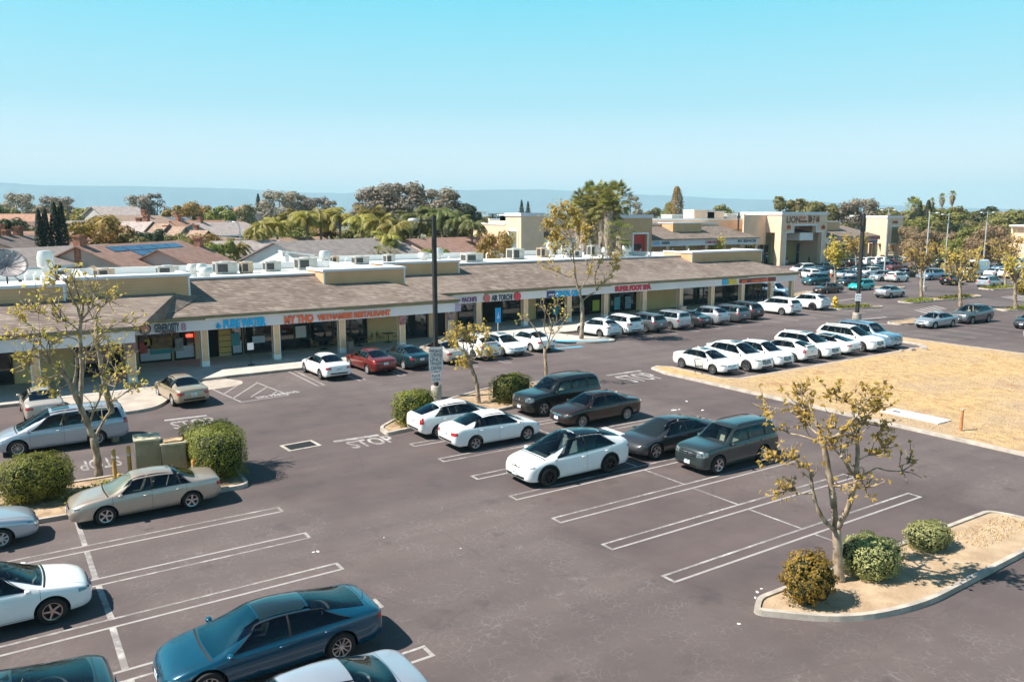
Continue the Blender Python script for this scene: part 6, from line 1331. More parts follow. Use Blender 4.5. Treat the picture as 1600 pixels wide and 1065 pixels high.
# bare sycamores: hand-surveyed limbs (photo pixels with a depth offset in metres), knuckled ends, clusters of maple leaves
def limb_obj(q, pts, r0, r1, n=8, wob=.03):
    P = [Vector(p) for p in pts]; out_ = []; rad = []
    N = 5
    for i in range(len(P) - 1):
        a, b_ = P[i], P[i + 1]; pa = P[i - 1] if i else a - (b_ - a); pb = P[i + 2] if i + 2 < len(P) else b_ + (b_ - a)
        for k in range(N):
            t = k / N; out_.append(.5 * ((2 * a) + (b_ - pa) * t + (2 * pa - 5 * a + 4 * b_ - pb) * t * t + (3 * a - pa - 3 * b_ + pb) * t ** 3) + rv() * wob * r0)
    out_.append(P[-1])
    for i in range(len(out_)): t = i / (len(out_) - 1); rad.append((r0 + (r1 - r0) * t) * (1 + .10 * math.sin(i * 1.7) + random.uniform(-.06, .06)))
    q.tube(out_, rad, n); return out_
def syc(base, limbs, lab, r=.13, leafs=1.0, ls=.16, twig=1.0, group='bare sycamores in the planting islands', seed=1, lm=None):
    """limbs: list of (list of (px, py, depth), r0, r1, leaf weight); every limb at the depth of the base plus offset"""
    random.seed(seed); b0 = gp(*base); D = math.hypot(b0.x, b0.y); dirn = Vector((b0.x, b0.y, 0)).normalized(); px1 = D / 1265
    e = thing('sycamore_tree', (b0.x, b0.y, .1), lab, 'tree', group); inv = Vector((-b0.x, -b0.y, -.1))
    q = MB(); lf = MB(); tips = []
    for pts, r0, r1, lw in limbs:
        P = [onD(x, y, D) + dirn * dz for x, y, dz in pts]
        if pts is limbs[0][0]: P[0] = Vector((b0.x, b0.y, .02))
        o = limb_obj(q, P, r0, r1, 10 if r0 > .08 else 6)
        if lw > 0:
            L_ = sum((o[i + 1] - o[i]).length for i in range(len(o) - 1))
            for t in [1.0] + [random.uniform(.35, 1) for _ in range(int(2 * lw + L_ * 1.2 * lw))]:
                i = min(len(o) - 1, int(t * (len(o) - 1))); tips.append((o[i], (o[i] - o[max(0, i - 3)]).normalized(), lw))
            q.tube([o[-1] - (o[-1] - o[-2]).normalized() * r1, o[-1] + rv() * .01], [r1 * 1.5, r1 * 1.3], 7)
    for p, d, lw in tips:
        for k in range(random.randint(1, 4)):
            dd = (d * .5 + rv() * .9 + Vector((0, 0, .25))).normalized(); ln = random.uniform(.25, .75) * twig; m1 = p + dd * ln * .5 + rv() * .08; e1 = p + dd * ln + rv() * .10
            q.tube([p, m1, e1], [.020, .014, .008], 4, cap=False)
            for c_, sp in ((m1, .12), (e1, .2)):
                for _ in range(int(random.uniform(1, 5) * .47 * leafs * (.6 + .4 * lw))): lp = c_ + rv() * sp * twig; leaf(lf, lp, rv() + Vector((-.3, -.2, .5)), ls * random.uniform(.7, 1.3), random, 0, True)
    q.obj('trunk', M_BARK, e, loc=inv, smooth=True); lf.obj('leaves', lm or F_SYC, e, loc=inv)
    return e
# right front tree
syc((1312, 912), [
 ([(1313, 912, 0), (1309, 870, 0), (1307, 825, 0)], .15, .115, 0),
 ([(1306, 828, 0), (1301, 775, .05), (1294, 735, .05), (1288, 700, 0), (1283, 688, 0)], .10, .07, 0),
 ([(1307, 826, 0), (1322, 798, -.1), (1332, 768, -.15), (1338, 738, -.15), (1340, 700, -.1), (1338, 680, -.1)], .085, .05, .2),
 ([(1305, 828, 0), (1290, 808, -.3), (1277, 782, -.4), (1270, 750, -.45), (1268, 728, -.45)], .065, .04, .3),
 ([(1268, 728, -.45), (1262, 722, -.5), (1248, 712, -.5), (1238, 705, -.55)], .035, .02, 1.2), ([(1238, 705, -.55), (1225, 703, -.6), (1205, 708, -.7)], .018, .01, 1.8),
 ([(1271, 762, -.45), (1255, 762, -.5), (1240, 755, -.5), (1228, 758, -.5)], .02, .01, 1.8),
 ([(1283, 692, 0), (1270, 688, .1), (1250, 683, .2), (1232, 680, .25), (1228, 675, .3), (1236, 672, .4), (1256, 672, .5)], .03, .012, .5),
 ([(1283, 690, 0), (1279, 672, .1), (1276, 664, .1)], .045, .04, .6), ([(1276, 664, .1), (1271, 650, .2), (1265, 640, .25)], .014, .008, .7),
 ([(1280, 682, .1), (1262, 668, .3), (1255, 650, .4), (1248, 640, .5)], .028, .012, 1.9), ([(1258, 660, .35), (1235, 648, .3), (1215, 640, .2), (1200, 638, .2)], .015, .008, 1.8), ([(1250, 640, .5), (1252, 628, .5), (1250, 620, .5)], .012, .006, 1.3),
 ([(1285, 692, 0), (1302, 680, -.2), (1318, 670, -.3), (1326, 662, -.3), (1334, 650, -.3)], .05, .03, .3), ([(1334, 650, -.3), (1346, 640, -.3), (1348, 630, -.3)], .018, .010, 1.3), ([(1347, 632, -.3), (1352, 622, -.3), (1362, 615, -.35)], .012, .006, 2.2), ([(1345, 636, -.3), (1325, 625, -.3), (1315, 618, -.25), (1300, 612, -.2)], .012, .006, 2.0), ([(1318, 668, -.3), (1308, 662, -.5), (1298, 658, -.6)], .015, .008, 1.5),
 ([(1338, 690, -.1), (1342, 672, 0), (1350, 660, .1), (1352, 652, .1)], .05, .045, .8), ([(1352, 654, .1), (1362, 645, .2), (1372, 640, .2)], .015, .008, 1.2), ([(1350, 662, .1), (1372, 668, .2), (1384, 670, .2)], .018, .008, 1.7), ([(1354, 652, .1), (1364, 640, .2), (1370, 628, .3)], .014, .007, .9),
 ([(1337, 690, -.1), (1334, 670, -.2), (1330, 662, -.2)], .022, .012, .7),
 ([(1331, 738, -.15), (1324, 720, -.4), (1318, 708, -.5), (1314, 704, -.5)], .045, .04, .5), ([(1315, 706, -.5), (1318, 695, -.5), (1330, 686, -.4), (1334, 675, -.4)], .02, .01, 1.2), ([(1316, 702, -.5), (1305, 695, -.5), (1302, 685, -.5)], .014, .008, 1.4),
 ([(1301, 760, .05), (1315, 755, -.2), (1325, 750, -.3), (1335, 748, -.3)], .035, .02, 1.0), ([(1335, 748, -.3), (1348, 752, -.35), (1354, 754, -.4)], .015, .008, 1.5),
 ([(1340, 742, -.15), (1355, 740, .1), (1370, 736, .3), (1385, 743, .5), (1400, 746, .6), (1411, 746, .6)], .025, .014, .1), ([(1411, 746, .6), (1413, 738, .7), (1425, 736, .8)], .014, .007, 1.2), ([(1345, 748, -.15), (1350, 735, 0), (1346, 730, 0), (1340, 731, 0)], .018, .01, .2), ([(1342, 716, -.1), (1358, 712, .1), (1372, 712, .3), (1380, 700, .3)], .014, .007, 1.7)],
 'bare sycamore with sparse yellow leaves at the right front, over the rusty shrub', seed=3, leafs=1.25, ls=.145, twig=.75)
# left front tree
syc((155, 745), [
 ([(156, 747, 0), (152, 715, 0), (145, 680, 0)], .15, .125, 0), ([(145, 682, 0), (134, 655, 0), (124, 632, 0), (112, 605, 0), (104, 590, 0), (97, 578, 0)], .115, .07, .3),
 ([(147, 684, 0), (155, 672, .2), (165, 655, .3), (172, 645, .35), (173, 630, .4)], .06, .04, .6), ([(173, 632, .4), (190, 622, .5), (205, 612, .6), (217, 608, .6)], .03, .012, 1.6), ([(172, 638, .4), (178, 615, .6), (186, 600, .6), (195, 590, .7)], .025, .01, 1.4),
 ([(140, 660, 0), (146, 640, -.3), (155, 620, -.4), (158, 605, -.5)], .045, .025, .8), ([(158, 605, -.5), (162, 590, -.5), (155, 580, -.6)], .02, .01, 1.2),
 ([(97, 580, 0), (82, 572, .1), (70, 560, .1), (58, 557, .1), (48, 556, .1)], .05, .03, .5), ([(50, 557, .1), (48, 550, .1), (53, 546, .1)], .026, .02, .4), ([(80, 570, .1), (75, 555, 0), (66, 540, 0), (60, 537, 0)], .035, .02, 1.4), ([(75, 555, 0), (78, 540, -.1), (72, 528, -.1), (69, 526, -.1)], .03, .025, 1.0), ([(60, 570, .1), (50, 568, .1), (44, 566, .1)], .012, .007, 1.8), ([(66, 540, 0), (50, 535, .1), (38, 530, .2), (22, 528, .2)], .014, .007, 1.9),
 ([(112, 606, 0), (118, 590, .1), (120, 570, .1), (118, 555, .1), (112, 548, .1)], .06, .035, .7), ([(118, 560, .1), (132, 555, .2), (142, 548, .2), (150, 540, .3)], .035, .02, 1.0), ([(150, 540, .3), (162, 545, .3), (172, 545, .3)], .02, .01, .8), ([(132, 580, .2), (136, 560, .3), (146, 552, .3)], .025, .015, 1.2),
 ([(125, 634, 0), (127, 600, .2), (128, 575, .2), (126, 545, .2), (125, 520, .2), (126, 500, .2)], .085, .06, .5), ([(126, 502, .2), (122, 485, .2), (114, 470, .3), (108, 455, .3), (104, 440, .3)], .05, .02, 1.2), ([(126, 500, .2), (130, 480, .1), (122, 462, .1), (116, 445, .1)], .04, .018, 1.2), ([(127, 500, .2), (136, 490, .2), (144, 480, .2), (146, 466, .2)], .035, .022, 1.0), ([(127, 502, .2), (140, 485, .4), (132, 470, .4), (128, 455, .4)], .03, .015, 1.3), ([(146, 470, .2), (150, 462, .2), (142, 450, .2), (140, 438, .2)], .02, .01, 1.2), ([(125, 520, .2), (112, 508, .2), (98, 500, .2), (85, 495, .2), (82, 490, .2)], .035, .02, 1.2), ([(98, 500, .2), (92, 485, .2), (84, 478, .3)], .02, .01, 1.3), ([(148, 498, .3), (156, 485, .3), (165, 475, .3), (172, 465, .4)], .028, .012, 1.2), ([(128, 505, .2), (148, 498, .3), (152, 500, .3)], .03, .028, .5),
 ([(130, 550, .2), (148, 532, .2), (152, 528, .3)], .03, .02, .8), ([(150, 530, .3), (162, 522, .4), (170, 515, .4), (185, 507, .5), (192, 504, .5)], .03, .022, .9), ([(192, 504, .5), (205, 507, .5), (215, 512, .5)], .016, .008, 1.4), ([(126, 535, .2), (110, 528, .2), (95, 530, .1), (82, 538, .1)], .025, .012, 1.6), ([(104, 590, 0), (90, 588, .2), (78, 592, .2), (66, 598, .2)], .022, .01, 1.9), ([(108, 598, 0), (96, 605, -.2), (86, 612, -.2)], .02, .01, 1.8), ([(145, 460, .2), (160, 465, .2), (172, 470, .2)], .012, .006, 1.2), ([(88, 500, .2), (60, 490, .2), (45, 482, .2)], .012, .006, 1.5), ([(70, 525, .1), (55, 515, .2), (40, 505, .3), (32, 500, .3)], .014, .006, 1.8), ([(104, 440, .3), (90, 438, .3), (82, 440, .3)], .01, .005, 1.6), ([(66, 555, .1), (60, 500, .2), (62, 462, .2)], .012, .006, .9)],
 'large bare sycamore with yellow green leaves at the left front, before the minivan', seed=5, leafs=.95, ls=.16, twig=1.05)
syc((180, 690), [([(182, 692, 0), (178, 660, 0), (166, 610, 0), (160, 580, 0)], .17, .12, 0), ([(160, 582, 0), (154, 545, 0), (150, 520, 0), (150, 500, .2)], .11, .05, .5), ([(166, 612, 0), (176, 590, .3), (190, 575, .4), (196, 560, .5)], .05, .02, 1.3), ([(152, 540, 0), (165, 530, .2), (172, 535, .2)], .04, .02, 1.2), ([(160, 590, 0), (172, 560, .4), (186, 545, .5)], .03, .012, 1.5)],
 'bare sycamore on the pale paved bulb behind the left front tree', seed=6, leafs=1.1, ls=.16)
syc((748, 632), [([(748, 634, 0), (745, 600, 0), (738, 578, 0), (732, 560, 0)], .12, .09, 0), ([(732, 562, 0), (725, 545, 0), (722, 532, 0), (712, 520, .1)], .05, .02, 1.6), ([(733, 562, 0), (738, 545, .2), (742, 530, .3), (748, 518, .3)], .045, .02, 1.8), ([(735, 565, 0), (748, 552, -.3), (756, 538, -.4), (760, 525, -.4)], .04, .018, 1.7), ([(725, 548, 0), (712, 540, -.2), (704, 530, -.2)], .03, .01, 1.9), ([(732, 558, 0), (728, 535, .4), (722, 518, .5)], .03, .01, 1.9), ([(740, 580, 0), (730, 575, .2), (722, 568, .2)], .025, .01, 1.7), ([(748, 552, -.3), (760, 560, -.3), (765, 548, -.3)], .02, .01, 1.5)],
 'small bare sycamore right of the tall lamp pole behind the white hatchback', seed=8, leafs=1.3, ls=.18)
syc((854, 600), [([(855, 602, 0), (853, 575, 0), (851, 545, 0)], .12, .09, 0), ([(851, 548, 0), (845, 530, 0), (835, 512, 0), (825, 500, .1), (818, 498, .1)], .055, .02, .8), ([(852, 548, 0), (858, 530, .1), (862, 510, .1), (858, 495, .2)], .05, .025, .8), ([(853, 548, 0), (864, 525, -.2), (876, 510, -.2), (883, 495, -.2), (884, 485, -.2)], .04, .015, .9), ([(856, 530, 0), (850, 510, .2), (852, 492, .2), (846, 480, .2)], .035, .015, 1.0), ([(860, 515, .1), (870, 500, .2), (866, 482, .2), (872, 472, .2)], .03, .012, 1.0)],
 'short knuckled bare sycamore behind the black four by four', seed=9, leafs=.9, ls=.16)
syc((908, 532), [([(909, 534, 0), (910, 500, 0), (909, 468, 0)], .19, .15, 0), ([(909, 470, 0), (905, 455, 0), (900, 440, 0), (898, 420, 0), (896, 400, 0), (895, 380, .3)], .11, .035, .7), ([(909, 470, 0), (920, 462, .3), (932, 455, .4), (938, 445, .5), (955, 435, .6)], .08, .03, .8), ([(898, 425, 0), (890, 432, -.4), (880, 428, -.6), (868, 422, -.7), (850, 415, -.8)], .06, .02, 1.1), ([(932, 455, .4), (930, 430, .2), (938, 410, .2), (945, 395, .3)], .05, .015, 1.0), ([(905, 455, 0), (920, 430, -.5), (925, 405, -.6), (930, 385, -.6)], .05, .015, 1.0), ([(898, 412, 0), (886, 395, .6), (876, 380, .8), (868, 365, .9)], .04, .012, 2.2), ([(896, 395, 0), (892, 370, -.4), (884, 350, -.5), (878, 338, -.5)], .04, .012, 2.6), ([(895, 385, .3), (905, 365, .6), (900, 345, .6)], .035, .012, 2.6), ([(892, 375, -.4), (868, 355, -.7), (855, 350, -.8)], .03, .01, 2.4), ([(896, 390, 0), (912, 375, -.7), (914, 358, -.7)], .03, .01, 2.4), ([(945, 440, .5), (958, 425, .4), (962, 412, .4)], .03, .01, 1.4), ([(938, 412, .2), (952, 402, .3), (960, 408, .3)], .025, .01, 1.3), ([(880, 350, -.5), (868, 335, -.4), (880, 325, -.4)], .02, .01, 2.6), ([(895, 380, .3), (880, 375, .8), (862, 372, 1.0)], .02, .01, 2.3), ([(884, 355, -.5), (890, 338, -.1), (896, 330, .2)], .02, .008, 2.4), ([(899, 410, 0), (872, 400, .6), (866, 390, .6)], .02, .008, 1.6)],
 'tall sycamore with leafy rusty crown and bare lower limbs on the blue kerbed bulb', seed=10, leafs=1.5, ls=.22, twig=1.3)
# smaller copies farther out in the car park
def syc_small(px, py, top, lab, seed, w_=46, leafs=1.1, ls=.3):
    k = (py - top) / 100; rg = random.Random(seed); L_ = [([(px, py, 0), (px - 1 * k, py - 25 * k, 0), (px - 1 * k, py - 50 * k, 0)], .20, .14, 0)]
    for i in range(11):
        a = rg.uniform(-1, 1); h0 = rg.uniform(42, 62) * k; x1 = px + a * w_ * .28; y1 = py - h0 - rg.uniform(8, 16) * k; x2 = px + a * w_ * .5; y2 = py - rg.uniform(68, 98) * k; dz = rg.uniform(-1.6, 1.6); L_.append(([(px - k, py - h0 * .95, 0), (x1, y1, dz * .5), (x2, y2, dz)], .10, .03, 1.3))
    return syc((px, py), L_, lab, seed=seed, leafs=leafs, ls=ls, twig=1.5)
syc_small(1440, 466, 380, 'bare sycamore on the flowered island left of the knuckled one', 21, 52); syc_small(1501, 482, 388, 'thick knuckled bare sycamore behind the dark grey crossover', 22, 70); syc_small(1587, 485, 395, 'bare sycamore on the small island at the right edge', 23, 60); syc_small(1571, 449, 372, 'slender bare sycamore right of the silver minivan', 24, 56)
syc_small(1306, 452, 378, 'yellow leaved young sycamore left of the LION wing cars', 25, 30, 2.4); syc_small(1338, 418, 368, 'yellow leaved young sycamore by the white posts before the shop wing', 26, 36, 2.2, .35); syc_small(1118, 420, 372, 'thin yellow topped tree before the far white fascia', 27, 24, 1.2); syc_small(1165, 418, 384, 'low yellow topped tree behind the front roof near the LION portal', 28, 24, 1.2)

# generic crowns for the trees behind: clumps of leaf cards in lobes
def crown_mesh(name, seed, n, ls, lobes, h, w_, trunk=.35, gap=.0, m=None, squash=1.0):
    rg = random.Random(seed); q = MB(); L_ = []
    for i in range(lobes):
        t = rg.random(); a = rg.uniform(0, 2 * PI); rr = w_ * .5 * (.15 + .62 * math.sqrt(rg.random())) * (1 - .35 * t); zc = h * (trunk + (1 - trunk) * (.12 + .74 * t)); L_.append((Vector((rr * math.cos(a), rr * math.sin(a), zc)), w_ * rg.uniform(.13, .25) * (1.12 - .4 * t)))
    for i in range(n):
        c, r_ = L_[rg.randrange(lobes)]; d = rv(rg).normalized(); p = c + Vector((d.x, d.y, d.z * .75 * squash)) * r_ * rg.uniform(.55, 1.05); leaf(q, p, d + rv(rg) * .6 + Vector((0, 0, .25)), ls * rg.uniform(.6, 1.5), rg)
    fm = q.mesh(name + '_crown', [m])
    t_ = MB(); t_.tube([(0, 0, 0), (rg.uniform(-.1, .1), 0, h * trunk * .6), (0, 0, h * (trunk + .15))], [w_ * .035 + .1, w_ * .028 + .06, w_ * .018 + .04], 8)
    for c, r_ in L_[:8]: t_.tube([(0, 0, h * trunk * .7), tuple(c * .6 + Vector((0, 0, h * trunk * .3))), tuple(c)], [w_ * .02 + .03, w_ * .012 + .03, .03], 5)
    return fm, t_.mesh(name + '_trunk', [M_BARK2], True)
SP = {'round': crown_mesh('round', 1, 2600, .55, 16, 9, 9, .18, m=F_GRN), 'euc': crown_mesh('euc', 2, 2300, .6, 22, 16, 12, .30, m=F_GRY), 'euc2': crown_mesh('euc2', 12, 2000, .6, 17, 17, 10, .38, m=F_GRY), 'dark': crown_mesh('dark', 3, 2600, .6, 15, 11, 10, .14, m=F_DRK), 'autumn': crown_mesh('autumn', 4, 3000, .45, 18, 8.5, 10, .15, m=F_AUT), 'olive': crown_mesh('olive', 5, 2400, .6, 16, 12, 10, .2, m=F_OLV),
 'poplar': crown_mesh('poplar', 6, 2200, .5, 22, 14, 4.2, .12, m=F_GRN), 'olive2': crown_mesh('olive2', 15, 2200, .6, 13, 10, 13, .2, m=F_OLV), 'greenb': crown_mesh('greenb', 16, 2000, .4, 10, 4.5, 5, .08, m=F_GRN), 'hedge': crown_mesh('bushy', 18, 2000, .4, 9, 3.2, 5, .02, m=F_HEDGE)}
def cypress_mesh(nm='cypress', fm=None, fat=1.0, rough=0.0):
    rg = random.Random(9); q = MB()
    for i in range(2600): t = rg.random() ** .8; z = 1 + 12.5 * t; r_ = 1.35 * math.sin(PI * min(1, .12 + .88 * (1 - t))) ** .6 * (1 - t) ** .35 + .1; a = rg.uniform(0, 2 * PI); k = rg.uniform(.75, 1.05) * fat * (1 + rough * math.sin(z * 2.1 + 3 * a) * math.cos(2 * a + z)); leaf(q, Vector((r_ * k * math.cos(a), r_ * k * math.sin(a), z)), Vector((math.cos(a), math.sin(a), .7)) + rv(rg) * .3, rg.uniform(.25, .5), rg)
    t_ = MB(); t_.tube([(0, 0, 0), (0, 0, 6)], [.2, .12], 7); return q.mesh(nm + '_crown', [fm or F_CYP]), t_.mesh(nm + '_trunk', [M_BARK2], True)
SP['cypress'] = cypress_mesh(); SP['poplar'] = cypress_mesh('poplar', F_GRN, 1.5, .35)
def conifer_mesh():
    rg = random.Random(19); q = MB()
    for i in range(2000): t = rg.random(); z = 1.2 + 13 * t; tier = .65 + .35 * abs(math.sin(t * 26)); r_ = (3.2 * (1 - t) ** .85 + .1) * tier; a = rg.uniform(0, 2 * PI); k = rg.uniform(.5, 1.0); leaf(q, Vector((r_ * k * math.cos(a), r_ * k * math.sin(a), z - .3 * k * r_)), Vector((math.cos(a) * .5, math.sin(a) * .5, 1)) + rv(rg) * .3, rg.uniform(.35, .7), rg)
    t_ = MB(); t_.tube([(0, 0, 0), (0, 0, 13)], [.28, .05], 7); return q.mesh('conifer_crown', [F_DRK]), t_.mesh('conifer_trunk', [M_BARK2], True)
SP['conifer'] = conifer_mesh()
TN = {'round': 'broadleaf_tree', 'euc': 'eucalyptus_tree', 'euc2': 'eucalyptus_tree', 'dark': 'evergreen_tree', 'autumn': 'autumn_tree', 'olive': 'broadleaf_tree', 'olive2': 'broadleaf_tree', 'poplar': 'poplar_tree', 'cypress': 'cypress_tree', 'conifer': 'conifer_tree', 'greenb': 'garden_bush', 'hedge': 'garden_bush'}
H0 = {'round': 9, 'euc': 16, 'euc2': 17, 'dark': 11, 'autumn': 8.5, 'olive': 12, 'olive2': 10, 'poplar': 14, 'cypress': 13.5, 'conifer': 14.2, 'greenb': 4.5, 'hedge': 3.2}
def tree(kind, px, top, D, lab, group=None, fat=1.0, fm=None, cat='tree', zbase=0):
    p = onD(px, top, D); h = max(1.5, p.z - zbase); s = h / (H0[kind] * .97); e = thing(TN[kind], (p.x, p.y, zbase), lab, cat, group, random.uniform(0, 6.28), (s * fat, s * fat, s)); c, t_ = SP[kind]
    o = link('crown', c, e); link('trunk', t_, e)
    if fm: o.material_slots[0].link = 'OBJECT'; o.material_slots[0].material = fm
    return e
random.seed(31)
tree('autumn', 140, 333, 128, 'broad autumn tinted tree right of the four cypresses', fat=1.05); tree('autumn', 172, 350, 124, 'lower autumn tree leaning beside the broad one', fat=.9); tree('round', 198, 362, 122, 'low green tree above the solar panel roof', fat=1.0, fm=F_OLV)
for px, top, k in ((59, 331, 'first cypress from the left, short'), (69, 330, 'second cypress from the left, short'), (83, 320, 'third cypress, one of the two tall ones'), (94, 320, 'fourth cypress, tallest at the right of its row')): tree('cypress', px, top, 116, k, 'dark cypresses in a row of four', fat=.72)
tree('greenb', 45, 405, 100, 'leafy bush behind the satellite dish', cat='bush'); tree('greenb', 92, 400, 98, 'leafy bush right of the tall white exhaust', cat='bush'); tree('greenb', 66, 406, 100, 'leafy bush left of the tall white exhaust', cat='bush'); tree('hedge', 83, 392, 118, 'small green bush below the cypresses', cat='bush')
tree('dark', 5, 332, 150, 'dark tree cut by the left edge', fat=.9); tree('round', 3, 318, 260, 'olive tree at the left edge far back', fm=F_OLV)
tree('euc', 28, 300, 330, 'tall open eucalyptus at upper left'); tree('euc', 88, 305, 300, 'tall eucalyptus behind the cypresses', fat=1.2); tree('dark', 112, 318, 260, 'dark round tree right of the cypress tops', fat=1.3, fm=F_OLV); tree('olive', 70, 318, 310, 'olive tree between two eucalyptus at left')
tree('euc', 218, 303, 320, 'left eucalyptus of the pair at the far left centre'); tree('euc2', 241, 301, 320, 'right eucalyptus of the pair at the far left centre')
tree('olive', 278, 315, 260, 'golden green tree right of the eucalyptus pair', fm=F_AUT); tree('olive2', 300, 317, 250, 'second golden tree right of the eucalyptus pair', fm=F_AUT); tree('round', 340, 322, 240, 'green tree above the blue gabled houses'); tree('round', 322, 326, 250, 'green tree beside the rightmost golden tree', fm=F_GRN); tree('olive2', 367, 321, 300, 'olive tree above the street lamp', fm=F_OLV)
tree('round', 318, 378, 112, 'dense garden tree left of the street lamp', fat=.9); tree('greenb', 300, 372, 118, 'yellow green garden tree beside the small white gables'); tree('dark', 345, 372, 110, 'dark garden tree behind the street lamp', fat=.8, fm=F_GRN); tree('greenb', 282, 386, 140, 'dark plum bush between white gables', fm=F_GRY, cat='bush')
tree('conifer', 403, 305, 330, 'dark conifer left of the grey eucalyptus trees'); tree('conifer', 412, 314, 330, 'lower dark conifer next to the taller one')
for px, top, k, f in ((440, 296, 'euc', 1.25), (463, 303, 'euc2', 1.1), (492, 306, 'euc', 1.0), (515, 312, 'euc2', 1.0)): tree(k, px, top, 260, 'grey eucalyptus, %s of the group left of centre' % {440: 'the tallest', 463: 'the second', 492: 'the third', 515: 'the lowest right one'}[px], 'grey eucalyptus left of centre', f)
for px, top, k, f in ((590, 290, 'euc', 1.1), (620, 282, 'euc', 1.25), (648, 290, 'euc2', 1.2), (678, 292, 'euc', 1.25), (700, 300, 'euc2', 1.1), (572, 302, 'euc2', 1.0)): tree(k, px, top, 210, 'big grey eucalyptus, %s, behind the palm row' % {590: 'second from the left', 620: 'the tallest', 648: 'fourth from the left', 678: 'fifth from the left', 700: 'the rightmost', 572: 'the leftmost and lower'}[px], 'big eucalyptus behind the palm row', f)
tree('dark', 727, 315, 260, 'dark round tree right of the big eucalyptus', fat=1.2); tree('autumn', 775, 360, 104, 'orange tinted tree before the cream store wall', fat=.75, fm=F_AUT); tree('greenb', 745, 383, 112, 'green bush left of the orange tinted tree', cat='bush'); tree('greenb', 688, 378, 112, 'garden tree by the brown roofed house near the lamp pole')
tree('conifer', 815, 314, 420, 'left one of two small far conifers'); tree('conifer', 825, 316, 420, 'right one of two small far conifers'); tree('euc2', 988, 305, 300, 'small open eucalyptus right of the big palms', fat=.9); tree('olive', 1020, 321, 300, 'low tree right of the small eucalyptus'); tree('poplar', 1058, 291, 230, 'tall slim poplar left of the LION portal', fat=1.0, fm=F_AUT); tree('poplar', 1045, 316, 235, 'lower green tree at the foot of the tall poplar', fat=1.5, fm=F_GRN); tree('olive', 1130, 316, 330, 'round tree above the white far building', fm=F_OLV)
for i, (px, top, k, f) in enumerate(((1235, 304, 'dark', 1.0), (1262, 308, 'dark', .8), (1300, 312, 'olive', 1.1), (1328, 314, 'euc', .9), (1352, 308, 'euc', 1.0), (1380, 318, 'olive', 1.1), (1275, 318, 'olive2', .8))): tree(k, px, top, 260, 'tree %s behind the supermarket roofs' % ('with dark lobed crown above the LION letters', 'with small dark crown right of the LION letters', 'with round olive crown left of the grey ones', 'with grey crown left of the tallest grey one', 'with the tallest grey crown', 'with round olive crown above the tower', 'with the lowest olive crown')[i], 'trees behind the supermarket', f, F_OLV if k == 'dark' else None)
for i, (px, top, k, f, D) in enumerate(((1405, 325, 'olive', 1.2, 290), (1450, 322, 'olive2', 1.2, 280), (1478, 326, 'round', 1.4, 270), (1500, 318, 'olive', 1.0, 280), (1545, 320, 'dark', 1.2, 280), (1570, 330, 'olive2', 1.2, 270), (1522, 328, 'round', 1.2, 290), (1598, 322, 'dark', 1.0, 300), (1430, 338, 'round', 1.3, 260), (1462, 340, 'dark', 1.4, 262), (1495, 345, 'dark', 1.2, 250), (1530, 345, 'olive2', 1.2, 255), (1560, 352, 'autumn', 1.2, 245), (1590, 352, 'round', 1.2, 245))): tree(k, px, top, D, 'tree of the belt right of the tower, crown near the %s' % ('tower top', 'fan palm', 'small palm trio', 'poplar like spire', 'dark dome', 'right part of the dome', 'orange tip', 'right border', 'tower side lower down', 'lower left of the belt', 'lower middle of the belt', 'lower part under the dome', 'golden lower part', 'lower right border')[i], 'tree belt right of the tower', f, F_OLV if k in ('dark', 'round') and i % 2 else None)
for i, (px, top, D) in enumerate(((1424, 352, 205), (1444, 356, 200), (1470, 362, 205), (1498, 360, 200), (1520, 352, 190), (1545, 350, 185), (1565, 365, 190), (1410, 360, 215), (1488, 372, 185), (1535, 372, 180))): tree('autumn', px, top, D, 'pale autumn street tree %s' % ('left of the orange wall', 'above the orange wall', 'over the middle of the orange wall', 'at the right of the orange wall', 'with yellow green crown, left one', 'with yellow green crown, right one', 'before the gabled shop', 'beside the tower foot', 'low and thin, left of the van', 'low and thin, above the van')[i], 'autumn street trees right of the tower', .9, F_GRN if i in (4, 8) else leafm('pale_autumn_foliage', (.22, .15, .08), (.48, .36, .20)) if 'pale_autumn_foliage' not in _M else _M['pale_autumn_foliage'])
tree('cypress', 1438, 316, 270, 'dark slim cypress right of the fan palm'); tree('cypress', 1451, 315, 275, 'second dark slim cypress right of the fan palm')
# far belt on the plain
rg = random.Random(77); FK = ['olive', 'round', 'dark', 'euc', 'olive2', 'autumn', 'conifer', 'euc2']; n_ = 0
for i in range(44):
    px = rg.uniform(-10, 420); D = rg.uniform(118, 240); hgt = rg.uniform(4, 7); k = rg.choice(['olive', 'round', 'dark', 'greenb', 'olive2']); tree(k, px, 338 - (hgt - CAMH) / D * 1265, D, 'garden tree among the far house roofs', 'garden trees among the houses', rg.uniform(.7, 1.0), rg.choice((None, F_GRN, F_DRK)))
for i in range(175):
    px = -30 + i * 9.5 + rg.uniform(-8, 8); D = rg.uniform(330, 900)
    if 640 < px < 720 and D < 500: D += 300
    hgt = rg.uniform(7, 13) * (1 if px < 760 or px > 1180 else .85); k = rg.choice(FK); top = 338 - (hgt - CAMH) / D * 1265
    tree(k, px, top, D, 'distant tree in the hazy belt along the horizon', 'distant trees along the horizon', rg.uniform(.9, 1.4), rg.choice((None, None, F_OLV)) if k not in ('conifer',) else None)
for i in range(64):
    px = -20 + i * 6.4 + rg.uniform(-6, 6); D = rg.uniform(140, 310); hgt = rg.uniform(4.5, 8.5); k = rg.choice(['olive', 'round', 'autumn', 'olive2', 'dark']); top = 338 - (hgt - CAMH) / D * 1265
    tree(k, px, top, D, 'garden tree among the far house roofs', 'garden trees among the houses', rg.uniform(.8, 1.1), rg.choice((None, F_OLV)))

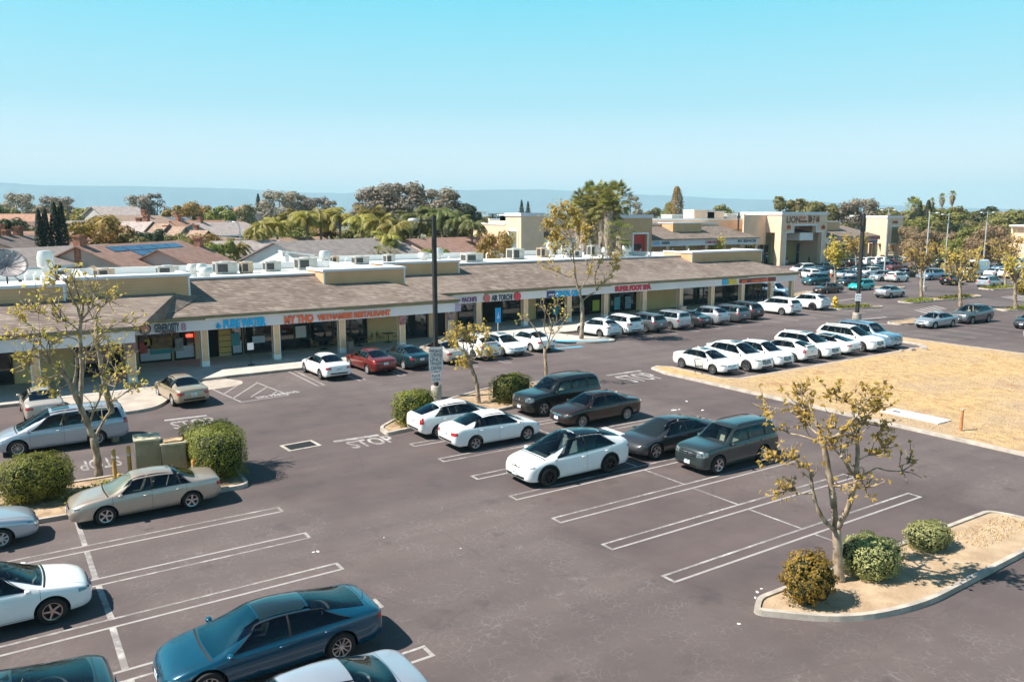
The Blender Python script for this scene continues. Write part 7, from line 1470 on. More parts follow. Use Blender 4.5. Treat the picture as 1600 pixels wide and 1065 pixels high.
# palms
def frond(q, base, d, ln, droop, rg, w_=.45, nl=14):
    side = Vector((0, 0, 1)).cross(d).normalized(); pts = []; v = (d * 1 + Vector((0, 0, .75 - droop * .2))).normalized(); p = Vector(base)
    for i in range(9): pts.append(p.copy()); p += v * ln / 8; v = (v + Vector((0, 0, -droop * .23))).normalized()
    for i in range(1, nl):
        t = i / nl; j = min(7, int(t * 8)); c = pts[j].lerp(pts[j + 1], t * 8 - j); tan = (pts[j + 1] - pts[j]).normalized(); L_ = w_ * ln * .42 * math.sin(PI * (.12 + .8 * t)) ** .6
        for sg in (-1, 1): tip = c + side * sg * L_ * .8 + tan * L_ * .45 + Vector((0, 0, -L_ * (.45 + rg.random() * .35))); a = tan * ln * .018; o = len(q.v); q.v += [tuple(c - a * 1.6), tuple(c + a * 1.6), tuple(tip)]; q.f.append((o, o + 1, o + 2)); q.m.append(0)
    q.tube(pts, [.035, .03, .028, .024, .02, .016, .012, .008, .004], 3, 0, False)
def queen(seed, h=9.0, n=17, ln=3.4):
    n += 12; ln *= .92
    rg = random.Random(seed); q = MB()
    for i in range(n): a = 2 * PI * i / n + rg.uniform(-.2, .2); el = rg.uniform(-.3, 2.0); d = Vector((math.cos(a), math.sin(a), el * .8)).normalized(); frond(q, (0, 0, h), d, ln * rg.uniform(.8, 1.1), rg.uniform(1.0, 1.9), rg, .62, 24)
    t_ = MB(); t_.tube([(0, 0, 0), (.1, 0, h * .5), (0, 0, h + .1)], [.22, .17, .16], 9); return q.mesh('queen_crown', [F_PALM]), t_.mesh('queen_trunk', [M_BARK2], True)
def fan(seed, h=12, n=46, r_=1.25, skirt=0.0, sw=.9):
    rg = random.Random(seed); q = MB()
    for i in range(n):
        a = rg.uniform(0, 2 * PI); el = rg.uniform(-.95, 1.5); d = Vector((math.cos(a) * math.cos(el), math.sin(a) * math.cos(el), math.sin(el))); c = Vector((0, 0, h)) + d * rg.uniform(.7, 1.25) * r_; s_ = d.cross(Vector((0, 0, 1))).normalized(); u_ = s_.cross(d).normalized(); R_ = r_ * rg.uniform(.5, .7); prev = None
        q.tube([(0, 0, h - .1), tuple(c)], [.03, .02], 3, 0, False)
        for k in range(12):
            t = -1.25 + 2.5 * k / 11; tip = c + (d * math.cos(t) + s_ * math.sin(t)) * R_ + u_ * (-.22 * R_) * abs(math.sin(t)) + Vector((0, 0, -.12 * R_)); b1 = c + (d * math.cos(t - .15) + s_ * math.sin(t - .15)) * R_ * .45; b2 = c + (d * math.cos(t + .15) + s_ * math.sin(t + .15)) * R_ * .45; o = len(q.v); q.v += [tuple(c), tuple(b1), tuple(tip), tuple(b2)]; q.f.append((o, o + 1, o + 2, o + 3)); q.m.append(0)
    t_ = MB(); t_.tube([(0, 0, 0), (.08, 0, h * .5), (0, 0, h)], [.34, .26, .24], 10)
    sk = None
    if skirt > 0:
        sk = MB()
        for i in range(int(420 * skirt)): z = h - rg.random() ** .8 * skirt * 6.5; a = rg.uniform(0, 2 * PI); rr = sw * (1.0 - .35 * abs((h - z) / (skirt * 6.5) - .35)) * rg.uniform(.8, 1.1); p = Vector((rr * math.cos(a), rr * math.sin(a), z)); L_ = rg.uniform(.8, 1.6); w_ = rg.uniform(.10, .22); ta = Vector((-math.sin(a), math.cos(a), 0)) * w_; o = len(sk.v); dn = Vector((-math.cos(a) * .12, -math.sin(a) * .12, -L_)); sk.v += [tuple(p * 1.0 + Vector((-math.cos(a) * rr * .6, -math.sin(a) * rr * .6, .35))), tuple(p - ta), tuple(p + dn + ta * rg.uniform(-.6, .6)), tuple(p + ta)]; sk.f.append((o, o + 1, o + 2, o + 3)); sk.m.append(0)
        sk.lathe([(sw * .2, h), (sw * .75, h - .8), (sw * .72, h - skirt * 3), (sw * .5, h - skirt * 5.6), (.26, h - skirt * 6.6)], 12); sk = sk.mesh('fan_skirt', [F_SKIRT])
    return q.mesh('fan_crown', [F_FAN]), t_.mesh('fan_trunk', [M_BARK2], True), sk
QP = [queen(41), queen(42, 9, 15, 3.8), queen(43, 9, 19, 3.1)]
def palm(kind, px, top, D, lab, group=None, k=0, s=None, fat=1.0, fm=None):
    p = onD(px, top, D)
    if kind == 'q': c, t_ = QP[k % 3]; H_ = 10.6; sk = None
    else: c, t_, sk = kind; H_ = kind_h[id(kind)]
    s = p.z / H_; e = thing('queen_palm' if kind == 'q' else 'fan_palm', (p.x, p.y, 0), lab, 'palm tree', group, random.uniform(0, 6.28), (s * fat, s * fat, s)); o = link('crown', c, e); link('trunk', t_, e)
    if fm: o.material_slots[0].link = 'OBJECT'; o.material_slots[0].material = fm
    if sk: link('dead_frond_skirt', sk, e)
    return e
kind_h = {}
FA = fan(51, 12, 70, 1.75, .8, .85); kind_h[id(FA)] = 14.9
FB = fan(52, 14, 34, .95, .22, .75); kind_h[id(FB)] = 15.2
FC = fan(53, 5, 26, 1.0, 0); kind_h[id(FC)] = 6.3
QL = ['palm at the left end with golden hanging fronds', 'second palm from the left end', 'palm before the golden bush', 'palm left of the white gable', 'tall palm above the grey roof left part', 'palm above the grey roof', 'palm with drooping golden crown', 'palm left of the two dark palms', 'palm beside the brown roofed house', 'palm just left of the lamp pole', 'palm behind the lamp pole', 'palm right of the lamp pole', 'rightmost palm of the row before the cream wall', 'low palm in the row gap', 'back row palm at the left', 'back row palm above the white gable', 'back row palm in the middle', 'back row palm near the lamp pole', 'back row palm near the dark round tree', 'low front palm near the tropical plants']
for i, (px, top, D, dk) in enumerate(((410, 342, 128, 0), (432, 340, 132, 0), (452, 330, 140, 0), (478, 326, 138, 0), (500, 325, 140, 0), (530, 325, 138, 0), (565, 330, 135, 0), (595, 335, 132, 0), (640, 325, 138, 1), (655, 330, 132, 1), (690, 325, 138, 1), (715, 332, 135, 1), (738, 340, 130, 1), (615, 345, 126, 0), (465, 322, 160, 0), (515, 321, 165, 0), (580, 322, 160, 0), (668, 318, 165, 1), (705, 322, 160, 1), (605, 362, 118, 0))): palm('q', px, top, D, QL[i], 'queen palms in the row behind the arcade', i, fat=1.12, fm=F_DPALM if dk else None)
for i, (px, top, D, k_) in enumerate(((420, 366, 150, 'greenb'), (448, 360, 150, 'round'), (480, 352, 152, 'round'), (508, 350, 155, 'olive2'), (545, 352, 150, 'round'), (575, 350, 150, 'olive2'), (602, 352, 148, 'dark'), (632, 346, 150, 'dark'), (660, 344, 150, 'round'), (690, 342, 150, 'dark'), (718, 348, 145, 'dark'), (740, 356, 140, 'olive2'))): tree(k_, px, top, D, 'dense garden tree filling the shade below the palm crowns', 'garden trees under the palm row', 1.1, F_DRK if k_ == 'dark' else (F_AUT if i % 3 == 0 else F_GRN))
palm('q', 372, 378, 112, 'pale drooping palm left of the street lamp', None, 1); palm('q', 398, 350, 120, 'golden palm right of the street lamp', None, 2); palm(FC, 608, 378, 112, 'small fan plant among the tropical garden leaves', None); palm(FC, 590, 384, 110, 'low tropical plant beside the long grey roof', None)
for i, (px, top, D) in enumerate(((914, 292, 112), (930, 279, 114), (944, 288, 110), (961, 279, 113), (906, 306, 113), (952, 298, 109))): palm(FA, px, top, D, 'shaggy fan palm, %s of the big clump' % ('left front one', 'tall one left of the middle', 'middle one', 'tall right one', 'lowest left one', 'low right front one')[i], 'shaggy fan palms in a clump', fat=.95)
palm(FC, 968, 345, 106, 'young fan palm at the foot of the big clump', fat=1.1, fm=F_DPALM)
palm(FA, 1429, 306, 265, 'fan palm right of the tower with half a skirt'); palm(FB, 1457, 310, 330, 'leftmost of three thin fan palms on the skyline'); palm(FB, 1473, 303, 330, 'middle one of three thin fan palms on the skyline'); palm(FB, 1489, 299, 330, 'rightmost and tallest of three thin fan palms')

# ------------------------------------------------------------------ the cars
P_WHT = paint('white', (.82, .82, .81)); P_WH2 = paint('cool_white', (.70, .72, .74)); P_BLU = paint('deep_blue', (.003, .070, .125), .3, .26); P_TEAL = paint('dark_teal', (.012, .045, .06), .4, .3); P_BLK = paint('black', (.008, .009, .010), 0, .3)
P_SIL = paint('silver', (.46, .49, .52), .55, .32); P_SBL = paint('silver_blue', (.42, .46, .52), .45, .32); P_CHP = paint('champagne', (.46, .39, .33), .5, .34); P_GLD = paint('beige_gold', (.42, .33, .23), .45, .38); P_BRN = paint('dark_brown', (.035, .022, .017), .4, .3)
P_GRY = paint('charcoal', (.055, .057, .062), .5, .3); P_GR2 = paint('grey_metal', (.15, .16, .17), .6, .3); P_RED = paint('dark_red', (.20, .022, .015), .35, .3); P_TUR = paint('turquoise', (.01, .45, .45), .2, .3); P_BEI = paint('sand', (.56, .49, .42), .4, .35); P_DGN = paint('dark_green_grey', (.035, .05, .052), .4, .3)
P_BR2 = paint('brown_bronze', (.07, .04, .028), .4, .3); P_LBL = paint('light_blue', (.20, .33, .46), .5, .3); P_GREEN = paint('green_teal', (.015, .10, .11), .3, .3)
# nearest cars
car_at('oldsedan', P_CHP, 180, 'champagne sedan nose left beside the green cabinets and boxy hedge', fw=(170, 819), rw=(298, 796), rim='five', size=1.02)
car_at('oldsedan', P_SBL, 1, 'silver blue sedan with amber corner lamp cut by the left edge', fw=(3, 857), rim='cap')
car_at('sedan', P_WHT, 0, 'white sedan with twisted two tone wheels, nose right at the left edge', fw=(84, 974), rim='twist', size=1.04)
car('fastback', P_TEAL, -.9, 16.9, 180, 'dark teal fastback sedan in the bottom left corner', rim='ten', ex=('fin',))
car_at('fastback', P_BLU, 180, 'deep blue fastback sedan with dark glass roof, nose left at the bottom', rw=(534, 1032), rim='multi', ex=('glassroof',), size=.98)
car('sedan', P_SBL, 4.45, 13.75, 180, 'pale blue sedan cut by the bottom edge below the deep blue one', rim='ten', ex=())
car_at('minivan', P_SBL, 180, 'pale silver blue minivan with sunroof behind the left front tree', fw=(28, 715), rw=(153, 694), rim='multi', ex=('sunroof', 'fin'))
car('sedan', P_BEI, 2.0, 46.4, 92, 'beige silver sedan nose to the shops behind the blue minivan', rim='cap', ex=())
car_at('oldsedan', P_GLD, 95, 'faded gold sedan with wide red tail lights beside the paved bulb', fw=(246, 620), rw=(271, 635), rim='cap', ex=('amber',), size=1.03)
car_at('hatch', P_WHT, 0, 'white hatchback with black tailgate glass beside the boxy hedge', rw=(686, 684), rim='cap')
car_at('sedan', P_WHT, 0, 'white sedan with large red tail lights, nose right, left of the black roofed one', fw=(823, 688.6), rw=(744, 703), rim='ten')
car_at('crossfast', P_WHT, 180, 'white crossover with dark glass roof and black wheels in the middle of the bays', fw=(858, 760.4), rw=(951.6, 738), rim='black', ex=('glassroof', 'spoiler', 'cladding'))
car_at('boxsuv', P_BLK, 180, 'black boxy four by four with roof rails behind the dark brown sedan', fw=(849, 650), rim='five', ex=('rails', 'cladding'))
car_at('sedan', P_BRN, 179, 'dark brown sedan with white plate and amber lamp behind the white crossover', fw=(911.7, 668), rw=(977.5, 657), rim='multi', size=1.02)
car_at('fastback', P_GRY, 180, 'charcoal fastback sedan between the white crossover and the teal roofed four by four', fw=(1025, 718), rim='ten', ex=())
car_at('boxsuv', P_DGN, 180, 'dark grey green four by four with roof rails, rightmost in the front bays', fw=(1120, 741), rw=(1192.8, 721.5), rim='five', ex=('rails', 'fin'), size=.955)
# arcade front row, middle wing
Yr = 48.6
car_at('sedan', P_WHT, 92, 'white sedan nose to the shops, left of the red one', fw=(472.7, 580.5), rw=(503, 593), rim='ten')
for k, (kd, c, hd, x, y, lab, rm, ex) in enumerate((('sedan', P_RED, 91, 20.95, 48.35, 'dark red sedan nose to the restaurant', 'cap', ('fin',)), ('sedan', P_TEAL, 91, 23.6, 48.55, 'dark teal sedan right of the red one', 'cap', ('fin',)), ('sedan', P_BEI, 91, 26.55, 49.0, 'sand coloured sedan half behind the tall lamp pole', 'cap', ('fin',)), ('slopesuv', P_WHT, 91, 29.3, 49.1, 'white crossover half behind the small bare sycamore', 'ten', ('spoiler',)), ('sedan', P_WHT, -89, 31.95, 49.3, 'white sedan reversed in, nose towards the lane, with sunroof', 'ten', ('sunroof',)), ('sedan', P_WHT, 91, 34.5, 49.6, 'white sedan beside the blue access bay', 'cap', ()))):
    car(kd, c, x, y, hd, lab, rim=rm, ex=ex, size=1.0)
for k, (kd, c, hd, x, y, lab, rm, ex, sz) in enumerate((('slopesuv', P_WH2, 92, 43.3, 52.0, 'white small crossover with sloping tail behind the tall sycamore', 'ten', ('spoiler', 'cladding'), .92), ('suv', P_WHT, 91, 46.0, 52.4, 'white crossover with roof rails, second after the tall sycamore', 'ten', ('rails', 'spoiler'), 1), ('suv', P_GR2, 91, 48.7, 52.2, 'blue grey crossover with tall red tail lights', 'five', ('spoiler',), .98), ('boxsuv', P_SIL, 91, 51.6, 52.2, 'silver boxy four by four with three side windows', 'five', ('rails',), .93), ('sedan', P_GRY, 91, 54.3, 52.2, 'dark blue grey sedan between two silver tall cars', 'ten', (), 1), ('slopesuv', P_SIL, 91, 57.0, 52.5, 'silver crossover with dark lower tail', 'five', ('rails', 'cladding'), .99), ('minivan', P_GR2, 91, 59.9, 52.9, 'grey boxy minivan with square dark rear window', 'cap', (), .95), ('suv', P_GRY, 91, 62.9, 53.4, 'dark charcoal estate crossover with red lights left of the big white one', 'five', ('rails',), 1.02), ('suv', P_WHT, 91, 69.0, 54.0, 'big white crossover near the end of the arcade', 'five', (), 1.06), ('slopesuv', P_WH2, 91, 75.2, 54.9, 'silver white crossover beside the yellow hydrant', 'black', ('spoiler', 'cladding'), 1.04))):
    car(kd, c, x, y, hd, lab, rim=rm, ex=ex, size=sz)
# white row by the dry field
for k, (kd, c, hd, lab, rm, ex, y, sz) in enumerate((('sedan', P_WHT, -90, 'white sedan with sunroof and red sunshade, first of the row by the field', 'multi', ('sunroof', 'fin'), 36.0, 1), ('slopesuv', P_WHT, -90, 'white crossover with black spindle grille, second of the row by the field', 'ten', ('sunroof', 'spoiler'), 35.9, 1.03), ('slopesuv', P_WHT, -90, 'white small crossover with black wheels, third of the row by the field', 'black', ('fin',), 35.6, .93), ('hatch', P_WHT, 90, 'white hatchback tail to the field, fourth of the row', 'ten', ('spoiler',), 35.9, 1), ('suv', P_WHT, -90, 'white crossover with big front, fifth of the row by the field', 'ten', ('sunroof', 'fin'), 36.0, 1), ('fastback', P_WHT, 90, 'white sedan tail to the field, sixth of the row', 'multi', ('glassroof',), 36.3, .96), ('suv', P_WHT, -90, 'large white crossover, seventh of the row by the field', 'five', ('fin', 'rails'), 36.1, 1.06), ('boxsuv', P_LBL, -90, 'blue and silver four by four closing the row by the field', 'five', ('rails',), 36.3, 1.02))):
    car(kd, c, 39.3 + 2.65 * k, y, hd, lab, rim=rm, ex=ex, size=sz)
# farther cars
car_at('sedan', P_SIL, 176, 'silver sedan with dark grille on the island edge beyond the dry field', fw=(1460.7, 513.8), rim='cap', size=.97)
car_at('slopesuv', P_GR2, 178, 'grey crossover parked right of the silver sedan beyond the field', fw=(1518.7, 506.3), rim='ten', ex=('spoiler',), size=1.03)
car('sedan', P_GRY, 79.5, 33.8, 178, 'dark sedan cut by the right edge', rim='cap'); car('suv', P_SIL, 72.8, 29.9, 178, 'silver crossover at the right edge in front of the dark sedan', rim='ten')
car_at('convertible', P_BR2, 178, 'dark brown soft top coupe left of the turquoise hatchback', fw=(1291.8, 459), rim='cap', ex=())
car_at('compact', P_TUR, 180, 'bright turquoise hatchback beside the second lamp pole', fw=(1344.6, 454.5), rim='cap', ex=('spoiler',))
car_at('sedan', P_SIL, 2, 'silver sedan driving right across the lane', fw=(1410.5, 464), rim='ten', ex=('sunroof',), size=1.03)
FARC = [('compact', P_WHT, 3, (1403.4, 441.4), 'r', 'white hatchback wagon beyond the silver sedan on the lane', 1.08), ('suv', P_SIL, 178, (1377.3, 440), 'f', 'silver grey crossover beyond the turquoise hatchback', 1), ('sedan', P_SIL, 2, (1323.2, 437.3), 'r', 'silver sedan tail left with brown rear window in the second row', 1.05), ('sedan', P_SBL, 2, (1338, 438), 'r', 'pale blue sedan right of the silver one in the second row', 1), ('sedan', P_TEAL, 178, (1312, 432), 'f', 'dark teal sedan left part of the third row', 1), ('boxsuv', P_WHT, 62, (1262, 436), 'r', 'white tall estate with red tail light near the roof corner', .92), ('minivan', P_WHT, 178, (1250, 427), 'f', 'white long van roof showing above the arcade corner', 1), ('suv', P_GREEN, 178, (1272, 446), 'f', 'dark teal crossover behind the brown soft top', 1), ('suv', P_TEAL, 178, (1287, 425), 'f', 'dark teal crossover in the third row left', 1), ('sedan', P_LBL, 178, (1278, 433), 'f', 'blue sedan beside the white tall estate', 1),
 ('boxsuv', P_LBL, -88, (1222, 466), 'f', 'blue and grey pickup seen under the open end of the arcade', 1.0), ('sedan', P_TEAL, 178, (1344, 425), 'f', 'blue green sedan in the fourth row', 1), ('sedan', P_GREEN, 178, (1362, 427), 'f', 'green teal sedan in the fourth row', 1), ('suv', P_DGN, 178, (1380, 423), 'f', 'dark green crossover in the fourth row', 1), ('pickup', P_RED, 178, (1398, 424), 'f', 'dark pickup with red lower body in the fourth row', 1), ('suv', P_WHT, 178, (1356, 433), 'f', 'white crossover among the dark ones, second row', 1),
 ('sedan', P_SIL, 178, (1412, 434), 'f', 'silver sedan left of the slender tree trunk', 1), ('boxsuv', P_BLK, 92, (1432, 434), 'r', 'black four by four seen from behind near the slender trunk', 1.05), ('suv', P_LBL, 178, (1455, 438), 'f', 'blue crossover right of the slender trunk', 1.05), ('sedan', P_TEAL, 178, (1466, 418), 'f', 'teal sedan far beyond the blue crossover', 1), ('suv', P_BLK, 3, (1491, 446), 'r', 'black crossover left of the knuckled sycamore', .98), ('sedan', P_GRY, 3, (1514, 441), 'r', 'dark grey sedan right of the knuckled sycamore', 1), ('minivan', P_SIL, 4, (1551.8, 450.4), 'r', 'silver minivan with red tail lights near the right edge', 1), ('van', P_WHT, 180, (1522, 430), 'f', 'white high roof delivery van', 1.0), ('sedan', P_WHT, 3, (1556, 433), 'r', 'white sedan in front of the delivery van', 1), ('suv', P_LBL, 178, (1566, 425), 'f', 'blue crossover right of the delivery van', 1), ('suv', P_WHT, 3, (1580, 435), 'r', 'white crossover near the right edge', 1), ('sedan', P_WHT, 178, (1592, 424), 'f', 'white sedan far at the right edge', 1), ('sedan', P_SIL, 178, (1585, 413), 'f', 'silver sedan in the last row at the right edge', 1), ('sedan', P_TEAL, 178, (1470, 410), 'f', 'dark sedan on the side road by the orange wall', 1), ('suv', P_SIL, 178, (1420, 408), 'f', 'silver crossover right of the tower foot', 1), ('minivan', P_SBL, 3, (1510, 413), 'r', 'pale blue minivan beyond the delivery van', 1), ('sedan', P_GRY, 178, (1325, 447), 'f', 'grey car behind the turquoise hatchback', .95)]
for kd, c, hd, px, fr_, lab, sz in FARC: car_at(kd, c, hd, lab, rim=random.choice(('cap', 'ten', 'five')), ex=(), size=sz, **({'fw': px} if fr_ == 'f' else {'rw': px}))
for i, (px, kd, c, lab) in enumerate(((1300, 'sedan', P_BLK, 'black sedan parked before the LION wing columns'), (1312, 'suv', P_BRN, 'dark brown crossover before the right shop wing'), (1327, 'sedan', P_GREEN, 'dark green sedan before the right shop wing'), (1340, 'suv', P_WHT, 'white crossover before the right shop wing, left one'), (1353, 'suv', P_WH2, 'grey white crossover before the right shop wing'), (1366, 'suv', P_WHT, 'white crossover before the right shop wing, right one'), (1381, 'boxsuv', P_BLK, 'black four by four at the tower foot'), (1396, 'sedan', P_BLU, 'blue sedan with red tail light at the tower foot'))):
    p = onY(px, 410, 99); car(kd, c, p.x, 98.6, 92, lab, rim='cap', ex=())

# ------------------------------------------------------------------ poles, street furniture, small things
M_POLE = mat('bronze_pole', (.035, .033, .034), .5, metal=.3, var=.2); M_SIGNW = mat('notice_sheet', (.62, .66, .70), .5, col2=(.30, .36, .45), vscale=9, lo=.52, hi=.6)
def lamp_pole(px, py, top, lab, r=.10, head=-1, signs=(), big=False, white=False, D=None):
    p = gp(px, py); d = math.hypot(p.x, p.y); h = onD(px, top, d).z; e = thing('lamp_pole', (p.x, p.y, 0), lab, 'lamp pole'); m_ = M_STEEL if white else M_POLE
    q = MB(); q.box(-r, -r, .7, r, r, h) if not white else q.tube([(0, 0, .3), (0, 0, h)], [r, r * .6], 8); q.obj('pole', m_, e); q = MB(); q.lathe([(0, 0), (r * 3, 0), (r * 3, .68), (r * 2.7, .72), (0, .72)], 18); q.obj('base', M_KERB, e, smooth=True, sharp=40)
    dv = Vector((ray(700, 500).y, -ray(700, 500).x, 0)).normalized(); ang = math.atan2(dv.y, dv.x)
    for hd in (head if isinstance(head, tuple) else (head,)):
        q = MB(); q.box(.08, -.05, h - .3, .8, .05, h - .22); a_ = q.obj('arm', m_, e, rot=(0, 0, ang + (PI if hd < 0 else 0))); q = MB(); q.lathe([(.0, -.08), (.26, -.07), (.32, .0), (.22, .10), (0, .13)], 14, 0, 'z', (1.1, 0, h - .25)); q.obj('lamp_head', M_STEEL, a_, smooth=True)
    for (z0, z1, w_, txt) in signs:
        q = MB(); q.box(-w_ / 2, -.02, z0, w_ / 2, .02, z1); f = (p * -1).normalized(); s_ = q.obj('notice', M_SIGNW, e, loc=tuple(f * (r + .06)), rot=(0, 0, math.atan2(f.y, f.x) + PI / 2))
        for i, t in enumerate(txt): sign_text(t, -w_ * .42, -.025, z1 - (i + 1.15) * (z1 - z0) / (len(txt) + .6), (z1 - z0) / (len(txt) + 2.2), w_ * .84, M_SDARK, s_, depth=.003, bold=.0)
    return e
lamp_pole(682, 622, 337, 'tall dark lamp pole with two notices beside the white hatchback', .10, -1, ((1.55, 2.9, .78, ('PARKING FOR', 'CUSTOMERS', 'ONLY', 'TOW AWAY', 'ZONE')), (.95, 1.5, .5, ('NO', 'LITTER'))))
lamp_pole(1338.5, 500, 334, 'tall dark lamp pole with hooded lamp beyond the white row', .14, -1, ((1.9, 2.6, .55, ('NOTICE', 'TOW')),))
lamp_pole(1381, 432, 326, 'grey lamp pole with round twin head before the corner tower', .13, (-1, 1), (), white=True); lamp_pole(1443, 455, 330, 'thin pale lamp pole among the distant cars', .12, 1, (), white=True); lamp_pole(1475, 430, 333, 'pale lamp pole before the orange wall', .13, -1, (), white=True); lamp_pole(1535, 425, 330, 'grey twin head lamp pole above the delivery van', .13, (-1, 1), (), white=True); lamp_pole(1151, 415, 333, 'thin black lamp pole before the far white fascia', .12, 1, ())
lamp_pole(770, 420, 334, 'thin black lamp pole before the cream store wall', .12, 1, ())
p = onD(374, 346, 116); e = thing('street_lamp', (p.x, p.y, 0), 'white street lamp with curved arm above the house roofs', 'street lamp'); q = MB(); q.tube([(0, 0, 0), (0, 0, p.z - .8), (-.25, .1, p.z - .1), (-1.0, .5, p.z)], [.14, .09, .08, .06], 8); q.obj('pole', M_STEEL, e, smooth=True); q = MB(); q.box(-1.6, .4, p.z - .08, -.9, .62, p.z + .08); q.obj('lamp_head', M_STEEL, e)
# green cabinets and posts
M_CAB = mat('cabinet_green', (.20, .19, .12), .75, col2=(.36, .33, .23), vscale=1.6, lo=.45, hi=.75)
for x, y, w_, d_, h_, lab in ((4.75, 32.35, .85, .95, 1.55, 'tall weathered green utility cabinet, left one, by the boxy hedge'), (5.6, 31.95, .85, .8, 1.35, 'lower green utility cabinet with a flat stone on top, by the hedge')):
    e = thing('utility_cabinet', (x, y, .1), lab, 'utility cabinet', rz=R(-6)); q = MB(); q.box(-w_ / 2, -d_ / 2, 0, w_ / 2, d_ / 2, h_); q.obj('cabinet', M_CAB, e); q = MB(); q.box(-w_ / 2 - .04, -d_ / 2 - .05, h_, w_ / 2 + .04, d_ / 2 + .04, h_ + .07); q.obj('lid', mat('cabinet_lid', (.42, .38, .27), .8, var=.2), e); q = MB(); q.box(-w_ / 2 + .05, -d_ / 2 - .015, .12, w_ / 2 - .05, -d_ / 2, h_ - .1); q.box(w_ * .25, -d_ / 2 - .04, h_ * .5, w_ * .32, -d_ / 2, h_ * .6); q.obj('door', M_CAB, e)
e = thing('flat_stone', (5.6, 31.9, 1.52), 'flat tan stone lying on the lower green cabinet', 'stone'); q = MB(); q.prism(rnd([(-.38, -.22), (.30, -.28), (.40, .15), (-.1, .30), (-.4, .12)], .1, 3), .01, .07); q.obj('stone', mat('tan_stone', (.55, .36, .22), .9, var=.2), e)
def post(x, y, h, r, m, lab, cap=M_STEEL, name='bollard', band=True, z0=.1):
    e = thing(name, (x, y, z0), lab, 'bollard'); q = MB(); q.lathe([(0, 0), (r, 0), (r, h), (r * .8, h + .03), (0, h + .05)], 14); q.obj('post', m, e, smooth=True, sharp=40)
    if band: q = MB(); q.lathe([(r + .004, h * .72), (r + .004, h * .80)], 14); q.obj('band', cap, e)
M_YP = mat('bollard_yellow', (.60, .34, .08), .7, col2=(.42, .26, .08), vscale=4); M_OP = mat('bollard_orange', (.55, .22, .06), .7, var=.3, vscale=4)
for x, y, h, lab in ((3.65, 32.9, 1.12, 'yellow bollard left of the tall green cabinet'), (4.15, 32.7, 1.22, 'taller yellow bollard touching the green cabinet'), (4.55, 31.2, .55, 'short grey post before the green cabinet'), (6.1, 30.9, .8, 'orange banded bollard between the cabinets and the hedge'), (3.6, 31.3, .6, 'short dark capped yellow post by the champagne sedan')): post(x, y, h, .075, M_OP if 'orange' in lab else (M_STEEL if 'grey' in lab else M_YP), lab)
# tilted pipe and slab in the field, hydrant
e = thing('marker_pipe', (37.5, 18.6, .1), 'leaning rusty orange pipe post in the dry field', 'pipe'); q = MB(); q.tube([(0, 0, 0), (.13, .06, .98)], .062, 12); q.obj('pipe', mat('rusty_pipe', (.50, .20, .06), .8, col2=(.30, .13, .06), vscale=6), e, smooth=True, sharp=40); q = MB(); q.tube([(.128, .059, .97), (.136, .063, 1.04)], .072, 12); q.obj('cap', M_STEEL, e, smooth=True, sharp=40)
e = thing('utility_cover', (38.35, 21.3, .125), 'pale concrete utility cover in the dry field by the kerb', 'cover'); q = MB(); q.box(-.62, -1.5, 0, .62, 1.5, .05); q.obj('slab', mat('pale_slab', (.52, .52, .50), .8, var=.1), e); q = MB(); q.box(-.08, .8, .05, .08, 1.15, .06); q.obj('handle_slot', M_BLACK, e)
M_HYD = mat('hydrant_yellow', (.72, .42, .02), .5, var=.15)
e = thing('fire_hydrant', (78.2, 53.4, .1), 'yellow fire hydrant on the planted island beside the silver white crossover', 'fire hydrant', scale=1.35); q = MB(); q.lathe([(0, 0), (.2, 0), (.2, .06), (.14, .08), (.14, .62), (.19, .64), (.19, .70), (.15, .78), (.07, .86), (0, .88)], 16); q.obj('barrel', M_HYD, e, smooth=True, sharp=40); q = MB(); q.tube([(-.27, 0, .5), (.27, 0, .5)], .075, 10); q.tube([(0, -.26, .42), (0, 0, .42)], .095, 10); q.obj('outlet', M_HYD, e, smooth=True, sharp=40); q = MB(); q.lathe([(.04, .86), (.04, .95), (0, .95)], 6); q.obj('top_nut', M_HYD, e)
# storm drain
e = thing('storm_drain', (11.15, 33.65, .006), 'square storm drain grate in the lane left of the STOP lettering', 'drain', rz=R(4)); q = MB(); q.box(-.75, -.55, 0, .75, -.42, .012); q.box(-.75, .42, 0, .75, .55, .012); q.box(-.75, -.42, 0, -.62, .42, .012); q.box(.62, -.42, 0, .75, .42, .012); q.obj('frame', M_KERB, e); q = MB(); q.box(-.62, -.42, 0, .62, .42, .002); q.obj('pit', M_DARKIN, e); q = MB()
for i in range(11): q.box(-.60 + i * .115, -.42, .002, -.56 + i * .115, .42, .012)
for i in range(3): q.box(-.62, -.25 + i * .25 - .015, .004, .62, -.25 + i * .25 + .015, .013)
q.obj('grate', M_POLE, e)
